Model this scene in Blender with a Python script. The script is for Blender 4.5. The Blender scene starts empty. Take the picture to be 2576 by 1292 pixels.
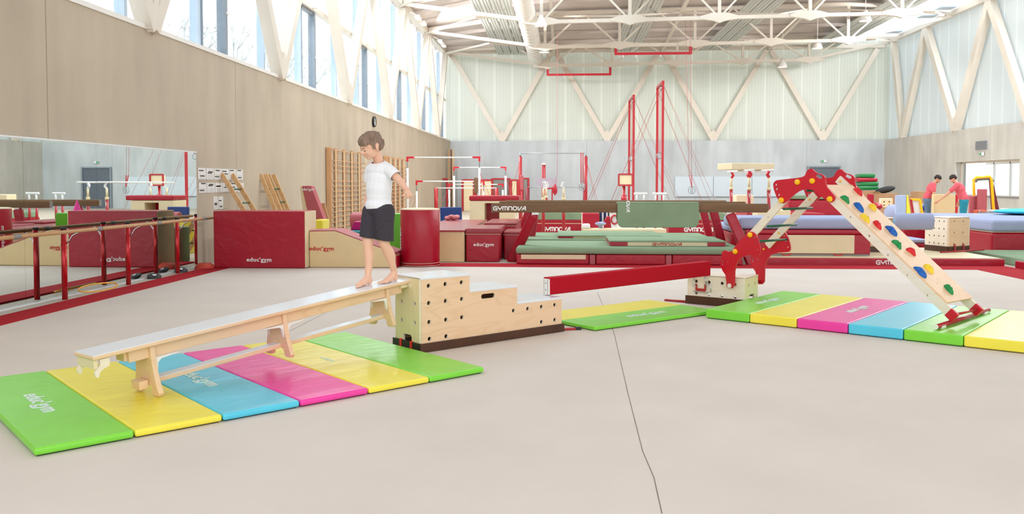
import bpy, bmesh, math, random
from mathutils import Vector, Matrix, Quaternion
random.seed(7)
PI = math.pi
SC = bpy.context.scene
COL = SC.collection

# ------------------------------------------------------------------ camera
F_PX, CX, CY, EYE = 2150.0, 1288.0, 547.0, 1.4
PITCH = math.atan(86 / F_PX)
YAW = math.atan(132 / F_PX * math.cos(PITCH))
cam_data = bpy.data.cameras.new('camera')
cam = bpy.data.objects.new('camera', cam_data)
COL.objects.link(cam)
cam_data.sensor_fit = 'HORIZONTAL'
cam_data.sensor_width = 36.0
cam_data.lens = 36.0 * F_PX / 2576.0
cam_data.shift_x = 0.0
cam_data.shift_y = -(646 - CY) / 2576.0
cam_data.clip_start = 0.05
cam_data.clip_end = 400
cam.location = (0, 0, EYE)
cam.rotation_euler = (PI / 2 - PITCH, 0, YAW)
SC.camera = cam

# ------------------------------------------------------------------ exposure, sky, light
SC.view_settings.view_transform = 'Standard'
SC.view_settings.look = 'None'
SC.view_settings.exposure = 0.79
SC.view_settings.gamma = 1.0
SC.view_settings.use_curve_mapping = False
SC.cycles.use_denoising = True
SC.cycles.max_bounces = 9
SC.cycles.diffuse_bounces = 5
SC.cycles.glossy_bounces = 4
SC.cycles.transmission_bounces = 6
SC.cycles.transparent_max_bounces = 12
SC.cycles.sample_clamp_indirect = 6.0
SC.cycles.caustics_reflective = False
SC.cycles.caustics_refractive = False

world = bpy.data.worlds.new('bright_overcast_sky')
SC.world = world
world.use_nodes = True
wn = world.node_tree
wn.nodes.clear()
w_out = wn.nodes.new('ShaderNodeOutputWorld')
w_bg = wn.nodes.new('ShaderNodeBackground')
w_tc = wn.nodes.new('ShaderNodeTexCoord')
w_sep = wn.nodes.new('ShaderNodeSeparateXYZ')
w_ramp = wn.nodes.new('ShaderNodeValToRGB')
w_ramp.color_ramp.elements[0].position = 0.44
w_ramp.color_ramp.elements[0].color = (0.70, 0.70, 0.66, 1)
w_ramp.color_ramp.elements[1].position = 0.62
w_ramp.color_ramp.elements[1].color = (0.93, 0.97, 1.0, 1)
w_map = wn.nodes.new('ShaderNodeMapRange')
w_map.inputs['From Min'].default_value = -1
w_map.inputs['From Max'].default_value = 1
wn.links.new(w_tc.outputs['Generated'], w_sep.inputs[0])
wn.links.new(w_sep.outputs['Z'], w_map.inputs['Value'])
wn.links.new(w_map.outputs[0], w_ramp.inputs[0])
wn.links.new(w_ramp.outputs[0], w_bg.inputs['Color'])
w_bg.inputs['Strength'].default_value = 1.55
wn.links.new(w_bg.outputs[0], w_out.inputs[0])

def area(name, loc, target, size, power, col=(1, 0.995, 0.985), sy=None):
    ld = bpy.data.lights.new(name, 'AREA'); ld.energy = power; ld.color = col
    ld.shape = 'RECTANGLE'; ld.size = size; ld.size_y = sy or size
    lo = bpy.data.objects.new(name, ld); COL.objects.link(lo); lo.location = loc
    lo.rotation_euler = (Vector(target) - Vector(loc)).to_track_quat('-Z', 'Y').to_euler()
    return lo
# fill lights added along both eaves to brighten the far end of the hall
for fy in (20, 27, 32, 37):
    area('eave_fill_left', (-5.7, fy, 8.0), (8, fy + 4, 2.2), 1.2, 270, sy=0.5)
    area('eave_fill_right', (16.3, fy, 8.2), (2, fy + 4, 2.2), 1.2, 270, sy=0.5)

# ------------------------------------------------------------------ pixel helpers (reference frame 2576 x 1292)
def ray(px, py):
    r = (px - CX) / F_PX; u = -(py - CY) / F_PX
    y1 = math.cos(PITCH) + math.sin(PITCH) * u
    z1 = -math.sin(PITCH) + math.cos(PITCH) * u
    return Vector((r * math.cos(YAW) - y1 * math.sin(YAW), r * math.sin(YAW) + y1 * math.cos(YAW), z1))
EYEV = Vector((0, 0, EYE))
def onz(px, py, z=0.0):
    d = ray(px, py); return EYEV + d * ((z - EYE) / d.z)
def onx(px, py, x):
    d = ray(px, py); return EYEV + d * (x / d.x)
def ony(px, py, y):
    d = ray(px, py); return EYEV + d * (y / d.y)
def onp(px, py, p0, n):
    d = ray(px, py); return EYEV + d * ((p0 - EYEV).dot(n) / d.dot(n))

# ------------------------------------------------------------------ materials
def lin(c):
    c = c / 255.0
    return c / 12.92 if c <= 0.04045 else ((c + 0.055) / 1.055) ** 2.4
MATS = {}
def pm(name, rgb, rough=0.5, var=0.06, scale=6.0, bump=0.0, bscale=40.0, metal=0.0, spec=0.5, stretch=(1, 1, 1), coat=0.0, wr=None):
    """procedural material: base colour varied by noise, optional bump"""
    if name in MATS: return MATS[name]
    m = bpy.data.materials.new(name); m.use_nodes = True
    nt = m.node_tree; N = nt.nodes; L = nt.links
    b = N['Principled BSDF']
    tc = N.new('ShaderNodeTexCoord'); mp = N.new('ShaderNodeMapping')
    mp.inputs['Scale'].default_value = stretch
    L.new(tc.outputs['Object'], mp.inputs[0])
    nz = N.new('ShaderNodeTexNoise'); nz.inputs['Scale'].default_value = scale; nz.inputs['Detail'].default_value = 4
    L.new(mp.outputs[0], nz.inputs['Vector'])
    cr = N.new('ShaderNodeValToRGB')
    c = [lin(v) for v in rgb]
    cr.color_ramp.elements[0].position = 0.3; cr.color_ramp.elements[1].position = 0.7
    cr.color_ramp.elements[0].color = tuple(max(0, v * (1 - var)) for v in c) + (1,)
    cr.color_ramp.elements[1].color = tuple(min(1, v * (1 + var)) for v in c) + (1,)
    L.new(nz.outputs['Fac'], cr.inputs[0]); L.new(cr.outputs[0], b.inputs['Base Color'])
    b.inputs['Roughness'].default_value = rough
    b.inputs['Metallic'].default_value = metal
    b.inputs['Specular IOR Level'].default_value = spec
    if coat: b.inputs['Coat Weight'].default_value = coat; b.inputs['Coat Roughness'].default_value = 0.15
    if bump or wr:
        nb = N.new('ShaderNodeTexNoise'); nb.inputs['Scale'].default_value = bscale; nb.inputs['Detail'].default_value = 3
        L.new(mp.outputs[0], nb.inputs['Vector'])
        bp = N.new('ShaderNodeBump'); bp.inputs['Strength'].default_value = bump if bump else 0.2
        bp.inputs['Distance'].default_value = 0.01
        if wr:   # soft stretched wrinkles of a vinyl cover
            mp2 = N.new('ShaderNodeMapping'); mp2.inputs['Scale'].default_value = wr
            L.new(tc.outputs['Object'], mp2.inputs[0])
            nw = N.new('ShaderNodeTexNoise'); nw.inputs['Scale'].default_value = 1.0; nw.inputs['Detail'].default_value = 3; nw.inputs['Distortion'].default_value = 0.6
            L.new(mp2.outputs[0], nw.inputs['Vector']); L.new(nw.outputs['Fac'], bp.inputs['Height'])
            bp.inputs['Distance'].default_value = 0.03
        else:
            L.new(nb.outputs['Fac'], bp.inputs['Height'])
        L.new(bp.outputs[0], b.inputs['Normal'])
    MATS[name] = m
    return m

def wood(name, rgb, rgb2, rough=0.35, axis=0, sc=1.0):
    if name in MATS: return MATS[name]
    m = bpy.data.materials.new(name); m.use_nodes = True
    nt = m.node_tree; N = nt.nodes; L = nt.links; b = N['Principled BSDF']
    tc = N.new('ShaderNodeTexCoord'); mp = N.new('ShaderNodeMapping')
    s = [7, 7, 7]; s[axis] = 1.1
    mp.inputs['Scale'].default_value = [v * sc for v in s]
    L.new(tc.outputs['Object'], mp.inputs[0])
    n1 = N.new('ShaderNodeTexNoise'); n1.inputs['Scale'].default_value = 1.0; n1.inputs['Detail'].default_value = 2; n1.inputs['Distortion'].default_value = 1.0
    L.new(mp.outputs[0], n1.inputs['Vector'])
    wv = N.new('ShaderNodeMath'); wv.operation = 'MULTIPLY'; wv.inputs[1].default_value = 9.0
    L.new(n1.outputs['Fac'], wv.inputs[0])
    fr = N.new('ShaderNodeMath'); fr.operation = 'PINGPONG'; fr.inputs[1].default_value = 1.0
    L.new(wv.outputs[0], fr.inputs[0])
    cr = N.new('ShaderNodeValToRGB')
    cr.color_ramp.elements[0].color = [lin(v) for v in rgb2] + [1]
    cr.color_ramp.elements[1].color = [lin(v) for v in rgb] + [1]
    cr.color_ramp.elements[0].position = 0.0; cr.color_ramp.elements[1].position = 0.45
    L.new(fr.outputs[0], cr.inputs[0]); L.new(cr.outputs[0], b.inputs['Base Color'])
    b.inputs['Roughness'].default_value = rough
    MATS[name] = m
    return m

def concrete(name, rgb, along=1, seam=6.0, off=0.0, streak=1.0):
    """cast concrete: vertical streaks, blotches, tall panel seams"""
    m = bpy.data.materials.new(name); m.use_nodes = True
    nt = m.node_tree; N = nt.nodes; L = nt.links; b = N['Principled BSDF']
    tc = N.new('ShaderNodeTexCoord')
    mp = N.new('ShaderNodeMapping'); mp.inputs['Scale'].default_value = (1.5, 1.5, 0.30)
    L.new(tc.outputs['Object'], mp.inputs[0])
    n1 = N.new('ShaderNodeTexNoise'); n1.inputs['Scale'].default_value = 1.4; n1.inputs['Detail'].default_value = 6
    L.new(mp.outputs[0], n1.inputs['Vector'])
    n2 = N.new('ShaderNodeTexNoise'); n2.inputs['Scale'].default_value = 0.55; n2.inputs['Detail'].default_value = 5
    L.new(tc.outputs['Object'], n2.inputs['Vector'])
    n3 = N.new('ShaderNodeTexNoise'); n3.inputs['Scale'].default_value = 30; n3.inputs['Detail'].default_value = 3
    L.new(tc.outputs['Object'], n3.inputs['Vector'])
    a1 = N.new('ShaderNodeMath'); a1.operation = 'ADD'; L.new(n1.outputs['Fac'], a1.inputs[0]); L.new(n2.outputs['Fac'], a1.inputs[1])
    a2 = N.new('ShaderNodeMath'); a2.operation = 'MULTIPLY_ADD'; L.new(n3.outputs['Fac'], a2.inputs[0]); a2.inputs[1].default_value = 0.35; L.new(a1.outputs[0], a2.inputs[2])
    mr = N.new('ShaderNodeMapRange'); mr.inputs['From Min'].default_value = 0.85; mr.inputs['From Max'].default_value = 1.5
    L.new(a2.outputs[0], mr.inputs['Value'])
    cr = N.new('ShaderNodeValToRGB'); c = [lin(v) for v in rgb]
    cr.color_ramp.elements[0].color = [v * (1 - 0.15 * streak) for v in c] + [1]
    cr.color_ramp.elements[1].color = [min(1, v * (1 + 0.10 * streak)) for v in c] + [1]
    L.new(mr.outputs[0], cr.inputs[0])
    sep = N.new('ShaderNodeSeparateXYZ'); L.new(tc.outputs['Object'], sep.inputs[0])
    ad = N.new('ShaderNodeMath'); ad.operation = 'ADD'; ad.inputs[1].default_value = off + 600
    L.new(sep.outputs[along], ad.inputs[0])
    md = N.new('ShaderNodeMath'); md.operation = 'MODULO'; md.inputs[1].default_value = seam; L.new(ad.outputs[0], md.inputs[0])
    lt = N.new('ShaderNodeMath'); lt.operation = 'LESS_THAN'; lt.inputs[1].default_value = 0.022; L.new(md.outputs[0], lt.inputs[0])
    mx = N.new('ShaderNodeMix'); mx.data_type = 'RGBA'
    L.new(lt.outputs[0], mx.inputs['Factor']); L.new(cr.outputs[0], mx.inputs['A'])
    mx.inputs['B'].default_value = [v * 0.62 for v in c] + [1]
    L.new(mx.outputs['Result'], b.inputs['Base Color'])
    b.inputs['Roughness'].default_value = 0.75
    bp = N.new('ShaderNodeBump'); bp.inputs['Strength'].default_value = 0.12; bp.inputs['Distance'].default_value = 0.01
    L.new(n3.outputs['Fac'], bp.inputs['Height']); L.new(bp.outputs[0], b.inputs['Normal'])
    MATS[name] = m
    return m

def ribbed_translucent(name, rgb, along=0, trans=0.5):
    """white polycarbonate cladding: vertical ribs, light passes through"""
    m = bpy.data.materials.new(name); m.use_nodes = True
    nt = m.node_tree; N = nt.nodes; L = nt.links
    out = N['Material Output']; b = N['Principled BSDF']
    tc = N.new('ShaderNodeTexCoord'); sep = N.new('ShaderNodeSeparateXYZ'); L.new(tc.outputs['Object'], sep.inputs[0])
    def band(period, width):
        ad = N.new('ShaderNodeMath'); ad.operation = 'ADD'; ad.inputs[1].default_value = 300 * period
        L.new(sep.outputs[along], ad.inputs[0])
        md = N.new('ShaderNodeMath'); md.operation = 'MODULO'; md.inputs[1].default_value = period; L.new(ad.outputs[0], md.inputs[0])
        lt = N.new('ShaderNodeMath'); lt.operation = 'LESS_THAN'; lt.inputs[1].default_value = width; L.new(md.outputs[0], lt.inputs[0])
        return lt
    c = [lin(v) for v in rgb]
    wide = band(0.98, 0.10); fine = band(0.163, 0.035)
    m1 = N.new('ShaderNodeMix'); m1.data_type = 'RGBA'
    m1.inputs['A'].default_value = c + [1]; m1.inputs['B'].default_value = [v * 0.93 for v in c] + [1]; L.new(fine.outputs[0], m1.inputs['Factor'])
    m2 = N.new('ShaderNodeMix'); m2.data_type = 'RGBA'
    L.new(m1.outputs['Result'], m2.inputs['A']); m2.inputs['B'].default_value = [min(1, v * 1.10) for v in c] + [1]; L.new(wide.outputs[0], m2.inputs['Factor'])
    L.new(m2.outputs['Result'], b.inputs['Base Color']); b.inputs['Roughness'].default_value = 0.35
    tr = N.new('ShaderNodeBsdfTranslucent'); L.new(m2.outputs['Result'], tr.inputs['Color'])
    mix = N.new('ShaderNodeMixShader'); mix.inputs[0].default_value = trans
    L.new(b.outputs[0], mix.inputs[1]); L.new(tr.outputs[0], mix.inputs[2]); L.new(mix.outputs[0], out.inputs[0])
    MATS[name] = m
    return m

def glass(name, tint=(0.93, 0.97, 1.0), refl=0.08):
    if name in MATS: return MATS[name]
    m = bpy.data.materials.new(name); m.use_nodes = True
    nt = m.node_tree; N = nt.nodes; L = nt.links; N.remove(N['Principled BSDF'])
    t = N.new('ShaderNodeBsdfTransparent')
    nz = N.new('ShaderNodeTexNoise'); nz.inputs['Scale'].default_value = 0.6
    cr = N.new('ShaderNodeValToRGB'); cr.color_ramp.elements[0].color = tuple(v * 0.98 for v in tint) + (1,); cr.color_ramp.elements[1].color = tint + (1,)
    L.new(nz.outputs['Fac'], cr.inputs[0]); L.new(cr.outputs[0], t.inputs['Color'])
    g = N.new('ShaderNodeBsdfGlossy'); g.inputs['Roughness'].default_value = 0.03
    mix = N.new('ShaderNodeMixShader'); mix.inputs[0].default_value = refl
    L.new(t.outputs[0], mix.inputs[1]); L.new(g.outputs[0], mix.inputs[2]); L.new(mix.outputs[0], N['Material Output'].inputs[0])
    MATS[name] = m
    return m

def lamp_mat(name, rgb, strength):
    m = bpy.data.materials.new(name); m.use_nodes = True
    b = m.node_tree.nodes['Principled BSDF']
    b.inputs['Emission Color'].default_value = tuple(rgb) + (1,); b.inputs['Emission Strength'].default_value = strength
    b.inputs['Base Color'].default_value = tuple(rgb) + (1,)
    return m

# ------------------------------------------------------------------ mesh builder
class MB:
    def __init__(s, M=None):
        s.v = []; s.f = []; s.mi = []; s.M = M; s.cur = 0; s.sm = []; s.smooth = False
    def add(s, vs, fs, M=None, smooth=None):
        o = len(s.v)
        for p in vs:
            p = Vector(p)
            if M is not None: p = M @ p
            if s.M is not None: p = s.M @ p
            s.v.append(p)
        for f in fs:
            s.f.append([i + o for i in f]); s.mi.append(s.cur); s.sm.append(s.smooth if smooth is None else smooth)
        return s
    def box(s, x0, x1, y0, y1, z0, z1, M=None):
        v = [(x0, y0, z0), (x1, y0, z0), (x1, y1, z0), (x0, y1, z0), (x0, y0, z1), (x1, y0, z1), (x1, y1, z1), (x0, y1, z1)]
        return s.add(v, [(0, 3, 2, 1), (4, 5, 6, 7), (0, 1, 5, 4), (1, 2, 6, 5), (2, 3, 7, 6), (3, 0, 4, 7)], M)
    def hexa(s, b, t):
        """b, t: four bottom and four top points, same order"""
        return s.add(list(b) + list(t), [(0, 3, 2, 1), (4, 5, 6, 7), (0, 1, 5, 4), (1, 2, 6, 5), (2, 3, 7, 6), (3, 0, 4, 7)])
    def bar(s, a, b, w, h=None, up=(0, 0, 1)):
        """rectangular bar from a to b, w across, h along up"""
        a = Vector(a); b = Vector(b); h = h or w
        MB.k = (getattr(MB, 'k', 0) + 1) % 7; w = w * (1 + .006 * MB.k); h = h * (1 + .006 * MB.k)   # no two crossing bars share a face plane
        e_ = (b - a).normalized() * (.0007 * MB.k); a = a - e_; b = b + e_
        d = (b - a).normalized(); u = Vector(up); sd = d.cross(u)
        if sd.length < 1e-4: sd = d.cross(Vector((1, 0, 0)))
        sd.normalize(); u = sd.cross(d).normalized()
        A = [a - sd * w / 2 - u * h / 2, a + sd * w / 2 - u * h / 2, a + sd * w / 2 + u * h / 2, a - sd * w / 2 + u * h / 2]
        B = [p + (b - a) for p in A]
        return s.add(A + B, [(0, 1, 2, 3), (4, 7, 6, 5), (0, 4, 5, 1), (1, 5, 6, 2), (2, 6, 7, 3), (3, 7, 4, 0)])
    def cyl(s, a, b, r, r2=None, n=12, caps=True):
        a = Vector(a); b = Vector(b); r2 = r if r2 is None else r2
        d = (b - a).normalized(); x = d.orthogonal().normalized(); y = d.cross(x)
        o = len(s.v); vs = []
        for k in range(n):
            c = x * math.cos(2 * PI * k / n) + y * math.sin(2 * PI * k / n); vs.append(a + c * r)
        for k in range(n):
            c = x * math.cos(2 * PI * k / n) + y * math.sin(2 * PI * k / n); vs.append(b + c * r2)
        s.add(vs, [(k, (k + 1) % n, n + (k + 1) % n, n + k) for k in range(n)], smooth=True)
        if caps:
            s.f.append([o + k for k in reversed(range(n))]); s.mi.append(s.cur); s.sm.append(False)
            s.f.append([o + n + k for k in range(n)]); s.mi.append(s.cur); s.sm.append(False)
        return s
    def tube(s, pts, r, n=8, closed=False):
        pts = [Vector(p) for p in pts]; m = len(pts); o = len(s.v)
        prev = None; vs = []
        for i, p in enumerate(pts):
            if closed: d = (pts[(i + 1) % m] - pts[i - 1]).normalized()
            else: d = (pts[min(i + 1, m - 1)] - pts[max(i - 1, 0)]).normalized()
            x = d.orthogonal().normalized() if prev is None else (prev - d * prev.dot(d)).normalized()
            prev = x; y = d.cross(x)
            rr = r[i] if isinstance(r, (list, tuple)) else r
            for k in range(n): vs.append(p + (x * math.cos(2 * PI * k / n) + y * math.sin(2 * PI * k / n)) * rr)
        fs = []
        for i in range(m if closed else m - 1):
            j = (i + 1) % m
            for k in range(n): fs.append((i * n + k, i * n + (k + 1) % n, j * n + (k + 1) % n, j * n + k))
        s.add(vs, fs, smooth=True)
        if not closed:
            s.f.append([o + k for k in reversed(range(n))]); s.mi.append(s.cur); s.sm.append(False)
            s.f.append([o + (m - 1) * n + k for k in range(n)]); s.mi.append(s.cur); s.sm.append(False)
        return s
    def prism(s, poly, o, u, w, n, t):
        """poly (a,b) extruded: point = o + a*u + b*w, thickness t along n (centred)"""
        o, u, w, n = Vector(o), Vector(u), Vector(w), Vector(n)
        k = len(poly)
        A = [o + u * a + w * b - n * t / 2 for a, b in poly]; B = [p + n * t for p in A]
        return s.add(A + B, [list(range(k))[::-1], list(range(k, 2 * k))] + [(i, (i + 1) % k, k + (i + 1) % k, k + i) for i in range(k)])
    def ell(s, c, rx, ry, rz, R=None, nu=16, nv=10):
        c = Vector(c); vs = [c + (R @ Vector((0, 0, rz)) if R else Vector((0, 0, rz)))]; fs = []
        for i in range(1, nv):
            t = PI * i / nv
            for k in range(nu):
                p = Vector((rx * math.sin(t) * math.cos(2 * PI * k / nu), ry * math.sin(t) * math.sin(2 * PI * k / nu), rz * math.cos(t)))
                vs.append(c + (R @ p if R else p))
        vs.append(c - (R @ Vector((0, 0, rz)) if R else Vector((0, 0, rz))))
        for k in range(nu): fs.append((0, 1 + k, 1 + (k + 1) % nu))
        for i in range(nv - 2):
            for k in range(nu):
                a = 1 + i * nu + k; b = 1 + i * nu + (k + 1) % nu
                fs.append((a, a + nu, b + nu, b))
        l = 1 + (nv - 2) * nu; e = len(vs) - 1
        for k in range(nu): fs.append((e, l + (k + 1) % nu, l + k))
        return s.add(vs, fs, smooth=True)
    def lathe(s, c, prof, n=24, axis=(0, 0, 1)):
        """prof: (r, h) pairs along axis"""
        c = Vector(c); d = Vector(axis).normalized(); x = d.orthogonal().normalized(); y = d.cross(x); vs = []; fs = []
        for r, h in prof:
            for k in range(n):
                vs.append(c + d * h + (x * math.cos(2 * PI * k / n) + y * math.sin(2 * PI * k / n)) * r)
        for i in range(len(prof) - 1):
            for k in range(n): fs.append((i * n + k, i * n + (k + 1) % n, (i + 1) * n + (k + 1) % n, (i + 1) * n + k))
        s.add(vs, fs, smooth=True)
        return s

def wm(o):
    m = o.matrix_basis.copy()
    return m if o.parent is None else wm(o.parent) @ m

def obj(name, mb, mat, parent=None, label=None, cat=None, group=None, kind=None, bevel=0.0, seg=2, origin=None, recalc=True):
    me = bpy.data.meshes.new(name)
    vs = mb.v
    loc = Vector((0, 0, 0))
    if parent is not None:
        im = wm(parent).inverted(); vs = [im @ p for p in vs]
    else:
        if origin is None:
            xs = [p.x for p in vs]; ys = [p.y for p in vs]
            loc = Vector(((min(xs) + max(xs)) / 2, (min(ys) + max(ys)) / 2, min(p.z for p in vs)))
        else: loc = Vector(origin)
        vs = [p - loc for p in vs]
    me.from_pydata([tuple(p) for p in vs], [], mb.f)
    mats = mat if isinstance(mat, (list, tuple)) else [mat]
    for m in mats: me.materials.append(m)
    for i, p in enumerate(me.polygons):
        p.material_index = mb.mi[i]; p.use_smooth = mb.sm[i]
    if recalc:
        bm = bmesh.new(); bm.from_mesh(me); bmesh.ops.recalc_face_normals(bm, faces=bm.faces); bm.to_mesh(me); bm.free()
    me.update()
    o = bpy.data.objects.new(name, me); COL.objects.link(o)
    if parent is not None: o.parent = parent
    else: o.location = loc
    if bevel > 0:
        md = o.modifiers.new('bevel', 'BEVEL'); md.width = bevel; md.segments = seg; md.limit_method = 'ANGLE'; md.angle_limit = math.radians(40)
        if seg > 2: md.harden_normals = False
        for p in me.polygons: p.use_smooth = True
        es = o.modifiers.new('wn', 'WEIGHTED_NORMAL'); es.keep_sharp = True
    tag(o, label, cat, group, kind)
    return o

def tag(o, label=None, cat=None, group=None, kind=None):
    if label: o['label'] = label
    if cat: o['category'] = cat
    if group: o['group'] = group
    if kind: o['kind'] = kind
    return o

def thing(name, label, cat, loc=(0, 0, 0), rz=0.0, group=None, kind=None):
    o = bpy.data.objects.new(name, None); COL.objects.link(o)
    o.location = loc; o.rotation_euler = (0, 0, rz); o.empty_display_size = 0.1
    return tag(o, label, cat, group, kind)

def dup(root, loc=None, rz=None, label=None, group=None):
    r = root.copy(); COL.objects.link(r)
    if loc is not None: r.location = loc
    if rz is not None: r.rotation_euler = (0, 0, rz)
    if label: r['label'] = label
    if group: r['group'] = group
    def rec(src, dst):
        for ch in [c for c in bpy.data.objects if c.parent == src]:
            c = ch.copy(); COL.objects.link(c); c.parent = dst; rec(ch, c)
    rec(root, r)
    return r

def struct(name, mb, mat, parent=None, bevel=0.0, **k):
    return obj(name, mb, mat, parent, kind=None if parent else 'structure', bevel=bevel, **k)

GLYPH = {
 'G': (.80, [[(.80, 1), (.25, 1), (0, .78), (0, .22), (.25, 0), (.80, 0), (.80, .5), (.42, .5)]]),
 'Y': (.80, [[(0, 1), (0, .62), (.2, .42), (.6, .42), (.8, .62), (.8, 1)], [(.4, .42), (.4, 0)]]),
 'M': (1.05, [[(0, 0), (0, 1), (.86, 1), (1.05, .8), (1.05, 0)], [(.52, 1), (.52, 0)]]),
 'N': (.74, [[(0, 0), (0, 1), (.55, 1), (.74, .8), (.74, 0)]]),
 'O': (.86, [[(.25, 1), (.61, 1), (.86, .75), (.86, .25), (.61, 0), (.25, 0), (0, .25), (0, .75), (.25, 1)]]),
 'V': (.72, [[(0, 1), (.10, 0), (.26, 0), (.86, 1)]]),
 'A': (.72, [[(-.12, 0), (.52, 1), (.72, 1), (.72, 0)], [(.14, .34), (.72, .34)]]),
}
def logo(body, o, u, w, size, mat, parent, xs=1.0, name='lettering'):
    """wide rounded capitals built from flat strokes"""
    h = size * .74; t = h * .22; gap = .30
    u = Vector(u).normalized(); w = Vector(w).normalized(); n = u.cross(w).normalized(); o = Vector(o)
    tot = sum(GLYPH[c][0] for c in body) + gap * (len(body) - 1); x = -tot / 2; b = MB(); k = 0
    sx = h * xs * .86
    for c in body:
        wd, strokes = GLYPH[c]
        for st_ in strokes:
            P = [Vector(((x + p[0]) * sx, (p[1] - .5) * (h - t))) for p in st_]
            for a, c2 in zip(P, P[1:]):
                d = (c2 - a).normalized(); s = Vector((-d.y, d.x)) * t / 2; e = d * t * .28; k += 1
                q = [a - e - s, c2 + e - s, c2 + e + s, a - e + s]; zz = .0012 + .00025 * (k % 5)
                f = [o + u * v.x + w * v.y + n * zz for v in q]; g = [o + u * v.x + w * v.y - n * .0005 for v in q]
                b.hexa(g, f)
        x += wd + gap
    return obj(name, b, mat, parent)

def lettering(body, o, u, w, size, mat, parent, bold=0.02, name='lettering', align='CENTER', xs=1.0):
    if body[0] in 'GO': return logo(body, o, u, w, size * 1.05, mat, parent, xs)
    """flat raised letters centred on o, running along u, upright along w"""
    cu = bpy.data.curves.new('txt', 'FONT'); cu.body = body; cu.size = size; cu.extrude = 0.0015; cu.offset = (min(bold, .022) if body[0] == 'e' else .007) * size
    cu.space_character = 1.0 + bold * 2.2; cu.align_x = align; cu.align_y = 'CENTER'; cu.resolution_u = 3
    t = bpy.data.objects.new('txt', cu); COL.objects.link(t)
    me = bpy.data.meshes.new_from_object(t)
    bpy.data.objects.remove(t)
    u = Vector(u).normalized(); w = Vector(w).normalized(); n = u.cross(w).normalized(); o = Vector(o)
    im = wm(parent).inverted() if parent is not None else Matrix()
    for v in me.vertices:
        v.co = im @ (o + u * v.co.x * xs + w * v.co.y + n * (v.co.z + 0.002))
    me.name = name; me.materials.clear(); me.materials.append(mat)
    ob = bpy.data.objects.new(name, me); COL.objects.link(ob); ob.parent = parent
    return ob

def frame(o, ang):
    return Matrix.Translation(Vector(o)) @ Matrix.Rotation(ang, 4, 'Z')
# ================================================================== THE SETTING
XL, XR, YB = -6.3, 17.1, 47.0     # left wall, right wall, back wall
ZC = 3.72                          # top of the concrete
m_conL = concrete('concrete_left', (188, 174, 154), along=1, seam=6.0, off=-10.1)
m_conB = concrete('concrete_back', (194, 200, 204), along=0, seam=5.9, off=0.6)
m_conR = concrete('concrete_right', (202, 198, 190), along=1, seam=6.0, off=0.4)
m_polyB = ribbed_translucent('ribbed_cladding_back', (220, 223, 216), along=0, trans=0.38)
m_polyR = ribbed_translucent('ribbed_cladding_right', (226, 231, 232), along=1, trans=0.38)
m_steel = pm('painted_steel', (222, 213, 200), 0.45, var=0.03, scale=2)
m_white = pm('white_paint', (235, 232, 226), 0.5, var=0.02)
m_deck = pm('roof_deck', (206, 196, 190), 0.7, var=0.05, scale=1.5)
m_baffle = pm('acoustic_metal', (196, 199, 194), 0.5, var=0.03)
m_bluefr = pm('anodised_blue_grey', (190, 206, 224), 0.4, var=0.04)
m_greyfr = pm('dark_grey_frame', (138, 148, 158), 0.45, var=0.05)
m_glass = glass('window_glass')
m_carpet = pm('beige_carpet', (214, 204, 195), 0.95, var=0.035, scale=1.2, bump=0.15, bscale=400, spec=0.1)
m_redcar = pm('red_carpet', (176, 44, 52), 0.95, var=0.05, scale=3, bump=0.2, bscale=300, spec=0.1)
m_hall = pm('hall_floor', (200, 188, 172), 0.6, var=0.05, scale=1)

# floor slab of the hall, and the sprung floor carpet with its red border
b = MB(); b.box(-6.9, 17.4, -9, 48, -0.32, -0.02); struct('floor', b, m_hall)
cb = MB()
cx0, cx1, cy0, cy1 = -5.54, 6.68, 2.0, 14.25
CB = 14.25
b = MB(); b.box(cx0, cx1, 1.9, CB, -0.019, 0.0)
# thin glued seams between carpet rolls
o = struct('floor_carpet', b, m_carpet)
def seam(p, q, w=0.0045):
    a = onz(*p); c = onz(*q); a.z = c.z = 0.0006
    return MB().bar(a, c, w, 0.001)
b = seam((1503, 735), (1545, 838)); 
for p, q in (((1545, 838), (1580, 990)), ((1580, 990), (1617, 1135)), ((1617, 1135), (1645, 1200)), ((1645, 1200), (1665, 1290))):
    s2 = seam(p, q); k = len(b.v); b.v += s2.v; b.f += [[i + k for i in f] for f in s2.f]; b.mi += s2.mi; b.sm += s2.sm
for p, q in (((695, 850), (860, 765)), ((860, 765), (985, 712))):
    s2 = seam(p, q, 0.004); k = len(b.v); b.v += s2.v; b.f += [[i + k for i in f] for f in s2.f]; b.mi += s2.mi; b.sm += s2.sm
m_seam = pm('carpet_seam', (128, 116, 106), 0.9, var=0.2, scale=5)
struct('trim_1', b, m_seam)
b = MB(); b.box(-5.95, cx0, 1.5, CB + 0.62, -0.019, 0.004); b.box(cx0, cx1, CB, CB + 0.62, -0.019, 0.004); b.box(cx1, 7.45, 1.5, CB + 0.62, -0.019, 0.004)
struct('trim_2', b, m_redcar)

# ---------------- walls
b = MB(); b.box(XL - 0.45, XL, -9, YB, -0.3, ZC); struct('wall_left', b, m_conL, origin=(0, 0, 0))
b = MB(); b.box(XL - 0.45, XR + 0.45, YB, YB + 0.45, -0.3, ZC); struct('wall_back', b, m_conB, origin=(0, 0, 0))
b = MB(); b.box(XL - 0.42, XL + 0.02, -9, YB, ZC, ZC + 0.07); struct('trim_3', b, m_white)
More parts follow.
